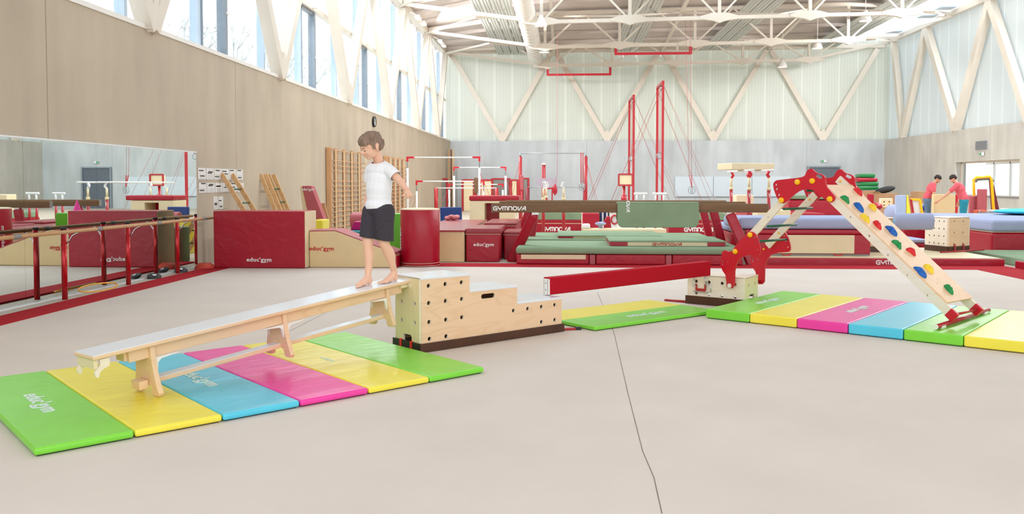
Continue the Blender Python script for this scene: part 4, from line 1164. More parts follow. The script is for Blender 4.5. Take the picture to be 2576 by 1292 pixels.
# ---------------- the two men at the back, partly hidden by the thick mats
m_coral = pm('coral_shirt', (214, 92, 104), 0.9, var=0.06); m_jean = pm('grey_blue_denim', (88, 112, 136), 0.9, var=0.08); m_teal = pm('teal_shorts', (28, 128, 150), 0.9, var=0.06)
def man(px, Y, face, lean, label, mleg, armL, armR, headd, mirror=1, hair=m_hair2):
    p = ony(px, 560, Y); p.z = -.02
    t = thing('person', label, 'person', p, face)
    M = wm(t); b = MB(M)
    hip = V3(0, 0, .92); ch = V3(math.sin(lean) * .34, 0, .92 + math.cos(lean) * .34); nk = V3(math.sin(lean) * .53, 0, .92 + math.cos(lean) * .53)
    b.ell(hip, .12, .16, .13); b.ell((hip + ch) / 2, .115, .15, .16); b.ell(ch, .125, .185, .17); b.ell((ch + nk * 2) / 3, .10, .19, .09)
    for s in (-1, 1):
        limb(b, [(V3(0, .09 * s, .88), .095), (V3(.02, .10 * s, .50), .062), (V3(-.01, .10 * s, .30), .056), (V3(-.03, .10 * s, .09), .040)])
        limb(b, [(V3(-.05, .10 * s, .045), .04), (V3(.14, .11 * s, .035), .035)])
    sh = [nk + V3(-.01, .18, -.05), nk + V3(-.01, -.18, -.05)]
    for s_i, (el, wr) in zip((0, 1), (armL, armR)):
        limb(b, [(sh[s_i], .062), ((sh[s_i] + Vector(el)) / 2, .050), (Vector(el), .042), (Vector(el) * .5 + Vector(wr) * .5, .038), (Vector(wr), .027)])
        dd = (Vector(wr) - Vector(el)).normalized(); hand(b, wr, dd, V3(0, -1 if s_i == 0 else 1, .2), 1 if s_i else -1, 1.45, curl=(25, 30, 20))
    hc = nk + Vector(headd); limb(b, [(nk - V3(0, 0, .03), .062), (hc - V3(.02, 0, .05), .055)])
    hd = Vector(headd).normalized(); tilt = rot('Y', math.degrees(math.atan2(hd.x, hd.z)) * 1.0)
    def HH(a, c, z): return hc + tilt @ Vector((a, c, z))
    b.ell(HH(-.01, 0, .03), .100, .078, .092, tilt); b.ell(HH(.03, 0, -.04), .066, .062, .082, tilt); b.ell(HH(.05, 0, -.10), .03, .03, .024, tilt); b.ell(HH(.10, 0, -.03), .016, .011, .022, tilt)
    for s in (-1, 1): b.ell(HH(-.005, .078 * s, -.015), .016, .009, .028, tilt)
    bo = obj('body', b, m_skin2, t); melt(bo, .011, 3); bake(bo)
    b = MB(M); b.ell(HH(-.02, 0, .045), .106, .086, .088, tilt); b.ell(HH(-.06, 0, .0), .062, .07, .06, tilt); h = obj('hair', b, hair, t); melt(h, .009, 2); bake(h)
    b = MB(M); b.ell(HH(.035, 0, -.080), .052, .056, .034, tilt, 12, 8); obj('beard', b, hair, t)
    b = MB(M); b.ell(hip + V3(0, 0, .08), .128, .172, .13); b.ell((hip + ch) / 2, .128, .165, .17); b.ell(ch, .14, .20, .175); b.ell((ch + nk * 2) / 3, .112, .20, .095)
    for s_i, (el, wr) in zip((0, 1), (armL, armR)): limb(b, [(sh[s_i] + V3(0, 0, 0), .078), (sh[s_i] * .4 + Vector(el) * .6, .068)])
    o_ = obj('polo_shirt', b, m_coral, t); melt(o_, .012, 3); bake(o_); bisect(o_, (0, 0, .90), (0, 0, -1)); md = o_.modifiers.new('cloth', 'SOLIDIFY'); md.thickness = .004; md.offset = -1
    b = MB(M); b.ell(hip - V3(0, 0, .02), .13, .172, .12)
    for s in (-1, 1): limb(b, [(V3(0, .09 * s, .86), .108), (V3(.02, .10 * s, .50), .082), (V3(.0, .10 * s, .44), .08)])
    o_ = obj('shorts', b, mleg, t); melt(o_, .012, 3); bake(o_)
    return t
man(2332, 27.6, math.radians(-22), .30, 'man in a coral polo and grey blue shorts, head bowed, left of the cream board', m_jean, (V3(.16, .24, 1.08), V3(.26, .22, .86)), (V3(.18, -.24, 1.08), V3(.27, -.22, .84)), V3(.12, 0, .13))
man(2424, 26.0, math.radians(150), .34, 'man in coral polo and teal shorts reaching out, right of the cream board', m_teal, (V3(.42, .26, 1.10), V3(.62, .34, .92)), (V3(.12, -.26, 1.08), V3(.16, -.24, .86)), V3(.12, 0, .13))
# ================================================================== LEFT SIDE
FLR = -.018
def X(px, Y, py=500): return ony(px, py, Y).x
def Zy(py, Y, px=1288): return ony(px, py, Y).z
m_mir = bpy.data.materials.new('mirror_glass'); m_mir.use_nodes = True
_b = m_mir.node_tree.nodes['Principled BSDF']; _b.inputs['Metallic'].default_value = 1; _b.inputs['Roughness'].default_value = 0.0
_n = m_mir.node_tree.nodes.new('ShaderNodeTexNoise'); _n.inputs['Scale'].default_value = .5
_r = m_mir.node_tree.nodes.new('ShaderNodeValToRGB'); _r.color_ramp.elements[0].color = (.80, .86, .84, 1); _r.color_ramp.elements[1].color = (.83, .89, .87, 1)
m_mir.node_tree.links.new(_n.outputs['Fac'], _r.inputs[0]); m_mir.node_tree.links.new(_r.outputs[0], _b.inputs['Base Color'])
m_cream = vinyl('vinyl_cream', (222, 196, 150), wr=(3, 3, 4), bump=.2, rough=.5)
m_creamp = vinyl('vinyl_pale_cream', (224, 208, 172), wr=(3, 3, 4), bump=.2, rough=.5)
m_mauve = vinyl('vinyl_faded_red', (176, 84, 92), wr=(3, 4, 3), bump=.2, rough=.5)
m_sage = pm('sage_green_fabric', (134, 156, 126), .85, var=.05, scale=3, bump=.15, bscale=200, spec=.15)
m_lilac = pm('lilac_fabric', (160, 168, 196), .9, var=.04, scale=2, bump=.15, bscale=150, spec=.1)
m_navy = vinyl('vinyl_navy', (16, 52, 120)); m_teal2 = vinyl('vinyl_teal', (24, 140, 150)); m_lime2 = vinyl('vinyl_green', (92, 176, 40))
m_steelw = pm('white_tube', (226, 228, 230), .35, var=.02); m_steelg = pm('grey_tube', (150, 156, 160), .3, var=.05, metal=.6)
m_rope = pm('red_cable', (170, 84, 80), .6, var=.1); m_black = pm('black_rubber', (26, 26, 28), .6, var=.1)
m_tan = pm('tan_wood', (190, 146, 104), .6, var=.1, scale=5, stretch=(3, 3, .4)); m_beech = wood('beech', (222, 182, 132), (206, 160, 108), .5, axis=2)
m_suede = pm('brown_suede', (124, 98, 76), .95, var=.10, scale=5, stretch=(.4, 3, 3), bump=.2, bscale=200, spec=.1)
m_paper = pm('paper', (226, 224, 220), .8, var=.02); m_ink = pm('ink', (70, 66, 64), .8, var=.05)
m_brand = pm('red_print', (190, 40, 36), .6, var=.02)
m_greyp = pm('grey_padding', (132, 130, 126), .7, var=.06)
LETW = m_txt

# mirrors along the left wall
ys_m = [onx(px, 600, XL).y for px in (57, 239, 380, 493)]
w_m = (ys_m[3] - ys_m[0]) / 3; y_end = ys_m[3]
mz0 = onx(239, 777 - .218 * 239, XL).z; mz1 = onx(239, 344 + .0805 * 239, XL).z
m0 = None
for k in range(5):
    y1 = y_end - k * w_m; y0 = y1 - w_m
    lb_ = ['right end mirror panel, next to the paper charts', 'second mirror panel from the paper charts', 'third mirror panel from the paper charts', 'fourth mirror panel from the paper charts, at the left picture edge', 'mirror panel beyond the left picture edge'][k]
    if k == 4: break
    t = thing('mirror_panel', 'tall wall ' + lb_, 'mirror', (XL + .015, (y0 + y1) / 2, mz0), 0, 'wall mirrors behind the ballet barre')
    b = MB(); b.box(XL + .004, XL + .024, y0 + .0012, y1 - .0012, mz0, mz1); obj('glass', b, m_mir, t)
    b = MB(); b.box(XL + .002, XL + .035, y0 + .002, y1 - .002, mz1, mz1 + .02)
    obj('edge_trim', b, m_steelw, t, label='thin pale edge strip')
    b = MB(); b.box(XL + .002, XL + .06, y0 + .002, y1 - .002, mz0 - .03, mz0); obj('bottom_ledge', b, m_steelw, t, label='pale bottom ledge')

# ballet barre
bx0 = -6.10
bt = thing('ballet_barre', 'wooden ballet barre on red posts in front of the wall mirrors', 'ballet barre', (bx0, 11.6, -.02))
rx_ = -5.93; rz_ = .822
b = MB(); b.cyl((rx_, 7.9, rz_), (rx_, 14.85, rz_), .024); obj('rail', b, m_tan, bt, label='round wooden rail')
for yy in (8.9, 10.55, 12.15, 13.75):
    b = MB(); b.cyl((rx_, yy - .06, rz_), (rx_, yy + .06, rz_), .028); obj('rail_joint', b, m_greyp, bt)
m_redm = pm('red_metallic_post', (190, 20, 30), .25, var=.25, scale=50, metal=.3)
for yy in (8.54, 10.06, 11.59, 13.12, 14.62):
    b = MB(); b.cyl((bx0, yy, -.02), (bx0, yy, .835), .033, n=16); p = obj('post', b, m_redm, bt)
    b = MB(); b.cyl((bx0, yy, .835), (bx0, yy, .862), .036, n=16); obj('post_cap', b, m_black, p)
    b = MB(); b.tube([(bx0 + .02, yy + .01, .66), (bx0 + .06, yy + .02, .70), (bx0 + .10, yy + .02, .76), (bx0 + .15, yy + .03, .79), (rx_, yy + .03, rz_ - .02)], .011, 8); obj('bracket', b, m_chrome, p, label='curved chrome bracket')

# things lying behind the barre
def hoop(x, y):
    b = MB(); b.tube([(x + .12 * math.cos(t), y + .42 * math.sin(t), .035 - .03 * math.cos(t)) for t in [2 * PI * k / 40 for k in range(40)]], .010, 8, closed=True)
    obj('hoop', b, pm('orange_plastic', (240, 170, 40), .4), label='thin yellow hoop lying on the floor below the barre', cat='hoop')
p = onz(262, 739); hoop(-6.12, 10.85)
for i, (px, py, lab) in enumerate(((424, 699, 'black weight disc lying at the foot of the mirror under the barre rail'), (352, 712, 'black weight disc under the barre, farther from the red box than the other disc'))):
    y = 6.16 * 2150 / (1420 - px)
    t = thing('weight_disc', lab, 'weight plate', (-6.16, y, -.02)); b = MB(); b.lathe((-6.13, y, -.016), [(0, .0), (.085, .0), (.10, .01), (.10, .035), (.085, .045), (.05, .040), (.0, .040)], 28, axis=(.25, -.3, 1)); d = obj('disc', b, m_black, t)
    b = MB(); b.lathe((-6.12, y - .012, .028), [(.03, 0), (.03, .014), (0, .014)], 16, axis=(.25, -.3, 1)); obj('hub', b, m_chrome, t)
b = MB(); b.lathe((-5.96, 13.82, -.015), [(.0, .10), (.10, .095), (.15, .05), (.17, 0)], 24); obj('cushion_disc', b, pm('orange_red_rubber', (200, 70, 50), .6), label='flat orange red balance cushion on the floor near the big red block', cat='cushion')

# paper charts
def chart(px0, px1, t0, b0, t1, b1, cols, lab, rnd):
    """paper sheets fixed flat on the left wall between two pixel columns"""
    random.seed(rnd); xw = XL + .004
    A_ = onx(px0, t0, xw); B_ = onx(px0, b0, xw); C_ = onx(px1, t1, xw); zt = (A_.z + C_.z) / 2; zb = B_.z
    y0, y1 = A_.y, C_.y; mb = MB(); w = (y1 - y0) / cols
    for i in range(cols):
        mb.box(xw - .002, xw + .003, y0 + i * w + .01, y0 + (i + 1) * w - .01, zb, zt)
        mb.cur = 1
        for q in range(2):
            zz = zb + (zt - zb) * random.uniform(.15, .9); yy = y0 + i * w + w * random.uniform(.08, .3)
            mb.box(xw + .003, xw + .0045, yy, yy + w * .55, zz, zz + .02)
        for q in range(3):
            zz = zb + (zt - zb) * (.12 + .13 * q); mb.box(xw + .003, xw + .004, y0 + i * w + w * .2, y0 + i * w + w * .8, zz, zz + .003)
        mb.cur = 0
    obj('paper_chart', mb, [m_paper, m_ink], label=lab, cat='chart')
chart(497, 611, 421, 451, 427, 453, 6, 'upper row of white paper sheets pinned on the left concrete wall', 1)
chart(499, 613, 458, 485, 461, 487, 6, 'lower wide row of white paper sheets pinned on the left concrete wall', 2)
chart(536, 561, 493, 527, 494, 527, 2, 'small pair of printed sheets below the two wide rows of paper', 3)

# leaning wooden ladders with green rungs
def ladder(pt, pb, y0, wdt, lab, dx=0.0):
    a = ony(pt[0], pt[1], y0); c = ony(pb[0], pb[1], y0); d = (c - a); s = (a.z + .0) / -d.z
    foot = a + d * s; a.x += dx; foot.x += dx; dd = (foot - a).normalized(); ln = (foot - a).length
    t = thing('wooden_ladder', lab, 'ladder', (foot.x, y0 + wdt / 2, -.02), 0, 'wooden ladders leaning on the left wall')
    for yy in (y0, y0 + wdt):
        A_ = Vector((a.x, yy, a.z)); F_ = Vector((foot.x, yy, foot.z))
        b = MB(); b.bar(A_, F_, .03, .085, up=dd.cross(Vector((0, 1, 0)))); r_ = obj('side_rail', b, m_beech, t, bevel=.006)
        for q in range(1, 7):
            pp = A_ + dd * (q * .24); b = MB(); b.cyl(pp + Vector((0, -.017, 0)), pp + Vector((0, .017, 0)), .011); obj('peg_hole', b, m_tan, r_)
            if q > 4: break
    for q in range(int(ln / .30)):
        pp = Vector((a.x, 0, a.z)) + dd * (.33 + q * .30); b = MB(); b.cyl((pp.x, y0, pp.z), (pp.x, y0 + wdt, pp.z), .014); obj('rung', b, m_green, t, label='green rung')
ladder((552, 437), (607, 527), 15.35, .50, 'wooden ladder leaning on the wall by the paper charts', .04)
ladder((655, 438), (692, 527), 17.40, .48, 'outer of two nested wooden ladders leaning between the charts and wall bars', 0)
ladder((655, 438), (692, 527), 17.46, .48, 'inner of two nested wooden ladders leaning between the charts and wall bars', .11)
# foam arch
Ya = 16.25
t = thing('foam_arch', 'cream half round foam arch with red rim behind the big red block', 'foam block', (X(618, Ya), Ya, -.02))
cxp, czp, ra_ = X(639, Ya), .38, .26
b = MB(); b.prism([(ra_ * math.cos(a), ra_ * 1.25 * math.sin(a)) for a in [PI * k / 20 for k in range(21)]] + [(-ra_, -.32), (ra_, -.32)], (cxp, Ya, czp), (1, 0, 0), (0, 0, 1), (0, 1, 0), .35); obj('foam_body', b, m_creamp, t, bevel=.01)
b = MB(); n = 15; pts = [(math.cos(a), math.sin(a) * 1.25) for a in [PI * (.45 + .55 * k / n) for k in range(n + 1)]]
b.prism([(p[0] * (ra_ + .02), p[1] * (ra_ + .02)) for p in pts] + [(p[0] * (ra_ + .002), p[1] * (ra_ + .002)) for p in pts[::-1]], (cxp, Ya, czp), (1, 0, 0), (0, 0, 1), (0, 1, 0), .37); obj('rim', b, m_redpl, t, label='red rim cover')

def brand(txt, p, hgt, mat, par, u=(1, 0, 0), w=(0, 0, 1), **k):
    return lettering(txt, p, u, w, hgt, mat, par, bold=.035, **k)
# big red block with cream end
R0 = onz(537, 674.5); R1 = onz(768, 674); Yf = (R0.y + R1.y) / 2
x0, x1 = X(536, Yf), X(767, Yf); zt = ony(650, 531, Yf).z
t = thing('foam_block', 'large red foam block with cream end, left of the cream wedge', 'foam block', ((x0 + x1) / 2, Yf + .3, 0))
b = MB(); b.box(x0, x1 - .01, Yf, Yf + .62, .005, zt); bd = obj('foam_body', b, m_redv, t, bevel=.012, seg=3)
b = MB(); b.box(x1 - .012, x1 + .004, Yf + .008, Yf + .61, .012, zt - .006); obj('end_cover', b, m_creamp, t, bevel=.005, label='cream end cover')
b = MB(); b.box(x0 - .006, x0 + .012, Yf + .008, Yf + .61, .012, zt - .006); obj('end_cover', b, m_creamp, t, bevel=.005, label='cream end cover')
b = MB(); b.cyl((-5.62, 15.05, FLR), (-5.62, 15.05, .62), .15, n=28); obj('foam_roll', b, m_sage, label='sage green foam roll standing behind the big red block', cat='foam roll', bevel=.02)
brand("educ'gym", (X(650, Yf), Yf - .003, ony(650, 653, Yf).z), .092, LETW, bd, xs=1.15); b = MB(); b.box(X(657, Yf), X(672, Yf), Yf - .006, Yf - .001, ony(650, 659.5, Yf).z, ony(650, 658.6, Yf).z); obj('underline', b, LETW, bd)
# cream wedge
Yw = onz(850, 672.6).y; wp = [(769, 672.6), (769, 582), (845, 581), (995, 637), (997, 642), (997, 672.4)]
P = [(ony(a - 2, c, Yw).x, max(.004, ony(a, c, Yw).z)) for a, c in wp]; D_ = .62
P[0] = (x1 + .012, .004); P[1] = (x1 + .012, P[1][1])
t = thing('foam_wedge', 'cream foam wedge sloping down from the red block to the red barrel', 'foam block', ((P[0][0] + P[-1][0]) / 2, Yw + D_ / 2, 0))
b = MB(); b.prism(P, (0, Yw + D_ / 2, 0), (1, 0, 0), (0, 0, 1), (0, 1, 0), D_); bd = obj('foam_body', b, m_cream, t, bevel=.008)
b = MB(); T = [(P[i][0], P[i][1] + .003) for i in (1, 2, 3, 4)]; T2 = [(p[0], p[1] + .014) for p in T[::-1]]
b.prism(T + T2, (0, Yw + D_ / 2 + .006, 0), (1, 0, 0), (0, 0, 1), (0, 1, 0), D_ - .004); obj('top_cover', b, m_mauve, t, label='faded red top cover')
b = MB(); b.box(P[4][0], P[4][0] + .02, Yw + .01, Yw + D_, .004, P[4][1] - .01); obj('end_cover', b, m_redv, t, label='red low end')
brand("educ'gym", (X(808, Yw), Yw - .003, ony(808, 625, Yw).z), .092, m_brand, bd, xs=1.15)
b = MB(); b.box(X(814, Yw), X(830, Yw), Yw - .006, Yw - .001, ony(808, 632.5, Yw).z, ony(808, 631.7, Yw).z); obj('underline', b, m_brand, bd)

# leaning padded board, plank, coloured foam shapes behind the wedge
Yb = 18.2
t = thing('leaning_mat', 'dusty red padded mat with cream side leaning on the left wall', 'gym mat', (X(800, Yb), Yb, -.02))
q = [(759, 467), (783, 467), (828, 585), (842, 640), (795, 640)]
b = MB(); b.prism([(ony(a, c, Yb).x, max(-.02, ony(a, c, Yb).z)) for a, c in q], (0, Yb + .12, 0), (1, 0, 0), (0, 0, 1), (0, 1, 0), .24); f_ = obj('face', b, m_mauve, t, bevel=.02, seg=3)
q = [(753, 470), (760, 467), (795, 640), (772, 640)]
b = MB(); b.prism([(ony(a, c, Yb).x, max(-.02, ony(a, c, Yb).z)) for a, c in q], (0, Yb + .14, 0), (1, 0, 0), (0, 0, 1), (0, 1, 0), .20); obj('side', b, m_creamp, t, label='cream side')
brand("educ'gym", (X(775, Yb), Yb - .002, ony(775, 476, Yb).z), .075, LETW, f_, xs=.9)
Yk = 19.2; q = [(806, 512), (817, 510), (840, 600), (824, 600)]
b = MB(); b.prism([(ony(a, c, Yk).x, ony(a, c, Yk).z) for a, c in q[:2]] + [(X(842, Yk), -.02), (X(822, Yk), -.02)], (0, Yk, 0), (1, 0, 0), (0, 0, 1), (0, 1, 0), .05); obj('plank', b, m_tan, label='brown wooden plank leaning beside the dusty red mat', cat='plank')
def pbox(name, lab, cat, px0, px1, py0, py1, Y, dep, mat, bevel=.02, zb=None, group=None):
    x0, x1 = X(px0, Y), X(px1, Y); z1 = ony((px0 + px1) / 2, py0, Y).z; z0 = ony((px0 + px1) / 2, py1, Y).z if zb is None else zb
    b = MB(); b.box(x0, x1, Y, Y + dep, z0, z1)
    return obj(name, b, mat, label=lab, cat=cat, bevel=bevel, seg=3, group=group)
pbox('foam_cube', 'yellow foam block behind the cream wedge, at the foot of the leaning mat', 'foam block', 785, 811, 553, 600, 16.6, .5, m_yel, zb=-.02)
Yc = 17.6
b = MB(); b.cyl((X(884, Yc), Yc, .80 - .17), (X(1000, Yc), Yc, .80 - .17), .17, n=28); 
t = thing('foam_roll', 'dusty red foam roll lying on foam shapes behind the boy', 'foam roll', (X(940, Yc), Yc, -.02)); obj('roll', b, m_mauve, t, bevel=.02)
b = MB(); b.box(X(890, Yc), X(995, Yc), Yc - .2, Yc + .2, -.02, .47); obj('cradle', b, m_redv, t, label='red cradle block')
Yt = 16.0
b = MB(); b.prism([(X(874, Yt), .50), (X(1000, Yt), .50), (X(1000, Yt), -.02), (X(860, Yt), -.02)], (0, Yt + .4, 0), (1, 0, 0), (0, 0, 1), (0, 1, 0), .8); obj('foam_slab', b, m_teal2, label='teal foam slab behind the cream wedge slope', cat='foam block', bevel=.02)
Yp = 16.4
z0 = .502; b = MB(); b.prism([(X(886, Yp), z0), (X(894, Yp), ony(890, 556, Yp).z), (X(912, Yp), ony(890, 556, Yp).z), (X(935, Yp), z0)], (0, Yp, 0), (1, 0, 0), (0, 0, 1), (0, 1, 0), .3); obj('foam_trapezoid', b, vinyl('vinyl_magenta', (190, 24, 110)), label='magenta foam trapezoid on the teal slab', cat='foam block', bevel=.015)
Yg = 15.55
b = MB(); R_ = .62; xg = X(1003, Yg)
pts = [(-.42, -.02), (-.42, .82), (.22, .82), (.22, .05)] 
arc = [(-.30 + .0, -.0)]
P = [(xg - .42, .84), (xg + .20, .84), (xg + .20, .22)] + [(xg + .20 - .62 * math.sin(a) * 1.0, .84 - .02 - .60 * math.cos(a) ) for a in [0]][:0]
P = [(xg - .45, -.02), (xg - .45, .62), (xg - .30, .84), (xg + .14, .84), (xg + .14, .16), (xg + .10, .10), (xg + .06, -.02)]
b.prism(P, (0, Yg + .35, 0), (1, 0, 0), (0, 0, 1), (0, 1, 0), .5); obj('foam_arch', b, m_lime2, label='bright green foam shape between the boy and the red barrel', cat='foam block', bevel=.02)
b = MB(); xp = X(995, 16.6); b.lathe((xp, 16.45, .846 ), [(.085, 0), (.04, .14), (0, .26)], 20); b.v = [Vector((v.x, v.y - .75, v.z)) for v in b.v]; b.box(xp - .1, xp + .1, 15.6, 15.8, .842, .848); obj('foam_cone', b, m_pnk, label='small pink cone on the green foam shape behind the boy', cat='cone')

# red barrel
Yr = onz(1056, 672).y + .343
t = thing('foam_barrel', 'tall red cylindrical foam barrel with cream top standing on end', 'foam barrel', (X(1056.5, Yr), Yr, .004))
xc = X(1056.5, Yr); rb = .334; zt = .965
b = MB(); b.lathe((xc, Yr, .004), [(0, 0), (rb - .01, 0), (rb, .012), (rb, zt - .02), (rb - .008, zt - .008)], 48); bd = obj('barrel_body', b, m_redv, t)
b = MB(); b.lathe((xc, Yr, .004), [(rb - .004, zt - .014), (rb - .010, zt + .004), (rb - .04, zt + .008), (0, zt + .010)], 48); obj('top_cover', b, m_creamp, t, label='cream top cover')
b = MB()
for z in (.055, .004 + .008): b.tube([(xc + (rb + .001) * math.cos(a), Yr + (rb + .001) * math.sin(a), z + .004) for a in [2 * PI * k / 48 for k in range(48)]], .0035, 6, closed=True)
obj('piping', b, m_creamp, bd)
an = math.radians(203); nx, ny = math.cos(an), math.sin(an)
brand("educ'gym", (xc + (rb + .004) * nx, Yr + (rb + .004) * ny, ony(1008, 597, Yr).z), .085, LETW, bd, u=(0, 0, 1), w=(ny, -nx, 0), xs=1.1)

# long tan box with red lid, red lidded boxes
def lidbox(name, lab, x0, x1, y0, y1, h, mb_, ml, lid=.06, txt=None, z0=-.018, bev=.02):
    t = thing(name, lab, 'gym box', ((x0 + x1) / 2, (y0 + y1) / 2, z0))
    b = MB(); b.box(x0, x1, y0, y1, z0, h - lid); bd = obj('box_body', b, mb_, t, bevel=bev, seg=3)
    b = MB(); b.box(x0 - .012, x1 + .012, y0 - .012, y1 + .012, h - lid + .002, h); ld = obj('lid', b, ml, t, bevel=.02, seg=3)
    b = MB()
    for zz in (h - lid - .004,): b.box(x0 - .013, x1 + .013, y0 - .014, y0 - .011, zz, zz + .008)
    obj('piping', b, m_creamp, ld)
    if txt: brand(txt, ((x0 + x1) / 2 + .02, y0 - .004, z0 + (h - z0) * .52), .085, LETW, bd, xs=1.1)
    return t
m_sheen = vinyl('vinyl_glossy_red', (150, 44, 56), wr=(2, 6, 2), bump=.3, rough=.25)
lidbox('long_box', 'long tan gym box with dark red lid beside the red barrel', -2.75, -1.80, 15.25, 19.8, .56, m_cream, m_sheen, .035)
lidbox('lidded_box', 'near small red box with padded lid and lettering', X(1172, 15.35), X(1256, 15.35), 15.35, 16.75, .585, m_redv, m_sheen, .10, "educ'gym")
lidbox('lidded_box', 'wide red lidded box in the back, behind the lettered small box', -1.62, -.98, 17.3, 19.3, .60, m_redv, m_sheen, .06)
lidbox('lidded_box', 'narrow red lidded box squeezed beside the slanted beam leg', -1.13, -.84, 15.95, 17.0, .50, m_redv, m_sheen, .06)
# navy panel and pink bundle
pbox('navy_mat', 'navy blue mat standing upright behind the long tan box', 'gym mat', 1107, 1161, 521, 560, 21, .12, m_navy, zb=-.02)
b = MB(); random.seed(4)
for i in range(9): b.ell((X(1136, 19.3) + random.uniform(-.13, .13), 19.4 + random.uniform(-.08, .08), .60 + random.uniform(-.0, .05)), random.uniform(.05, .09), .06, random.uniform(.035, .06), rot('Z', random.uniform(0, 90)), 10, 6)
o = obj('cloth_bundle', b, pm('dusty_pink_cloth', (200, 130, 130), .9, var=.3, scale=12), label='crumpled dusty pink clothes on the long tan box', cat='clothes', recalc=False); melt(o, .02, 1); bake(o)
# tunnel block
Yq = 21.6; xa, xb_, xc_, xd = X(1181, Yq), X(1219, Yq), X(1256, Yq), X(1293, Yq); zt = ony(1240, 505, Yq).z; zo = ony(1240, 511, Yq).z
t = thing('tunnel_block', 'cream foam tunnel block with square opening and red top', 'foam block', ((xa + xd) / 2, Yq + .4, -.02))
b = MB(); b.prism([(xa, -.02), (xb_, -.02), (xb_, zo), (xc_, zo), (xc_, -.02), (xd, -.02), (xd, zt), (xa, zt)], (0, Yq + .4, 0), (1, 0, 0), (0, 0, 1), (0, 1, 0), .8); obj('foam_body', b, m_creamp, t, bevel=.015)
b = MB(); b.box(xa - .01, xd + .13, Yq - .01, Yq + .82, zt + .003, zt + .13); obj('top_mat', b, m_redv, t, bevel=.03, seg=3, label='red top mat')
b = MB(); b.box(xb_ + .002, xc_ - .002, Yq + .6, Yq + .62, -.02, zo - .002); obj('inner_panel', b, m_redv, t)

# wall bars
def wallbars(y0, y1, lab):
    t = thing('wall_bars', lab, 'wall bars', (XL + .1, (y0 + y1) / 2, .0), 0, 'wooden wall bars on the left wall')
    n = 5
    for i in range(n):
        yy = y0 + (y1 - y0) * i / (n - 1)
        b = MB(); b.box(XL + .005, XL + (.16 if i == 0 else .06), yy - (.04 if i == 0 else .14), yy + (.04 if i == 0 else .14), .0, 2.36); obj('upright', b, m_tan, t, bevel=.02)
    for i in range(n):
        yy = y0 + .22 + (y1 - y0) * i / (n - 1) * .95
        b = MB(); b.box(XL + .20, XL + .225, yy - .015, yy + .015, .1, 2.28); obj('spacer', b, m_creamp, t, label='pale vertical spacer')
    for k in range(17):
        if k in (1, 5): continue
        z = 2.28 - k * .137
        b = MB(); b.cyl((XL + .18, y0, z), (XL + .18, y1 + .05, z), .017, n=8); obj('rod', b, m_tan, t)
    return t
wallbars(22.3, 25.9, 'wooden wall bars left of the boy, above the foam wedge')
wallbars(29.5, 33.0, 'farther wooden wall bars seen just behind the boy')
# clock
y_ = 6.25 * 2150 / (1420 - 939); zc_ = 1.4 + (461 - 305) * y_ / 2150
t = thing('wall_clock', 'round wall clock with black rim high on the left wall', 'clock', (XL + .05, y_, zc_)); b = MB()
b.lathe((XL + .003, y_, zc_), [(0, 0), (.175, 0), (.175, .07), (.155, .075), (.150, .05)], 36, axis=(1, 0, 0)); obj('clock_case', b, m_black, t)
b = MB(); b.lathe((XL + .05, y_, zc_), [(.152, 0), (0, .001)], 36, axis=(1, 0, 0)); f_ = obj('clock_face', b, m_paper, t)
b = MB(); b.bar((XL + .054, y_, zc_), (XL + .054, y_ + .07, zc_ + .03), .008, .003); obj('hour_hand', b, m_black, f_)
b = MB(); b.bar((XL + .056, y_, zc_), (XL + .056, y_ - .02, zc_ + .12), .006, .003); obj('minute_hand', b, m_black, f_)
# ================================================================== MIDDLE OF THE HALL
def W(px, py, Y): return ony(px, py, Y)
def tubebar(name, a, c, r, mat, par, **k):
    b = MB(); b.cyl(a, c, r, n=10); return obj(name, b, mat, par, **k)
FL = -.02
def fl_(p): return Vector((p.x, p.y, FL))
# ---------------- balance beams
def beam(l, r, Yl, Yr, h, lab, legs, txt=None):
    a = W(l[0], l[1], Yl); c = W(r[0], r[1], Yr); z = (a.z + c.z) / 2; a.z = c.z = z
    an = math.atan2(c.y - a.y, c.x - a.x); L_ = (c - a).length; M = frame(a, an)
    t = thing('balance_beam', lab, 'balance beam', Vector(((a.x + c.x) / 2, (a.y + c.y) / 2, FL)), an, 'brown competition balance beams')
    b = MB(); P = [(-.05, 0), (.05, 0), (.062, -h * .5), (.05, -h), (-.05, -h), (-.062, -h * .5)]
    b.prism(P, M @ Vector((L_ / 2, 0, 0)), M.to_3x3() @ Vector((0, 1, 0)), (0, 0, 1), M.to_3x3() @ Vector((1, 0, 0)), L_); bd = obj('beam_body', b, m_suede, t, bevel=.012, seg=3)
    for s in (-.008, L_ - .008):
        b = MB(M); b.box(s, s + .016, -.052, .052, -h + .008, -.008); obj('end_cap', b, m_greyp, bd)
    for (tx_, bx__, dy) in legs:
        top = M @ Vector((tx_, 0, -h - .01)); bot = M @ Vector((bx__, dy, 0)); bot.z = FL
        b = MB(); d = (bot - top); b.bar(top + d * .02, bot, .17, .13, up=(0, 1, 0)); lg = obj('padded_leg', b, m_redv, t, bevel=.035, seg=3, label='slanted red padded leg')
        b = MB(); b.box(top.x - .06, top.x + .06, top.y - .05, top.y + .05, top.z - .03, top.z + .012); obj('clamp', b, m_steelw, lg)
    if txt:
        lettering(txt, M @ Vector((L_ * txt_pos, -.066, -h * .52)), M.to_3x3() @ Vector((1, 0, 0)), (0, 0, 1), .10, LETW, bd, bold=.045, xs=1.12)
    return t, M, L_
txt_pos = .063
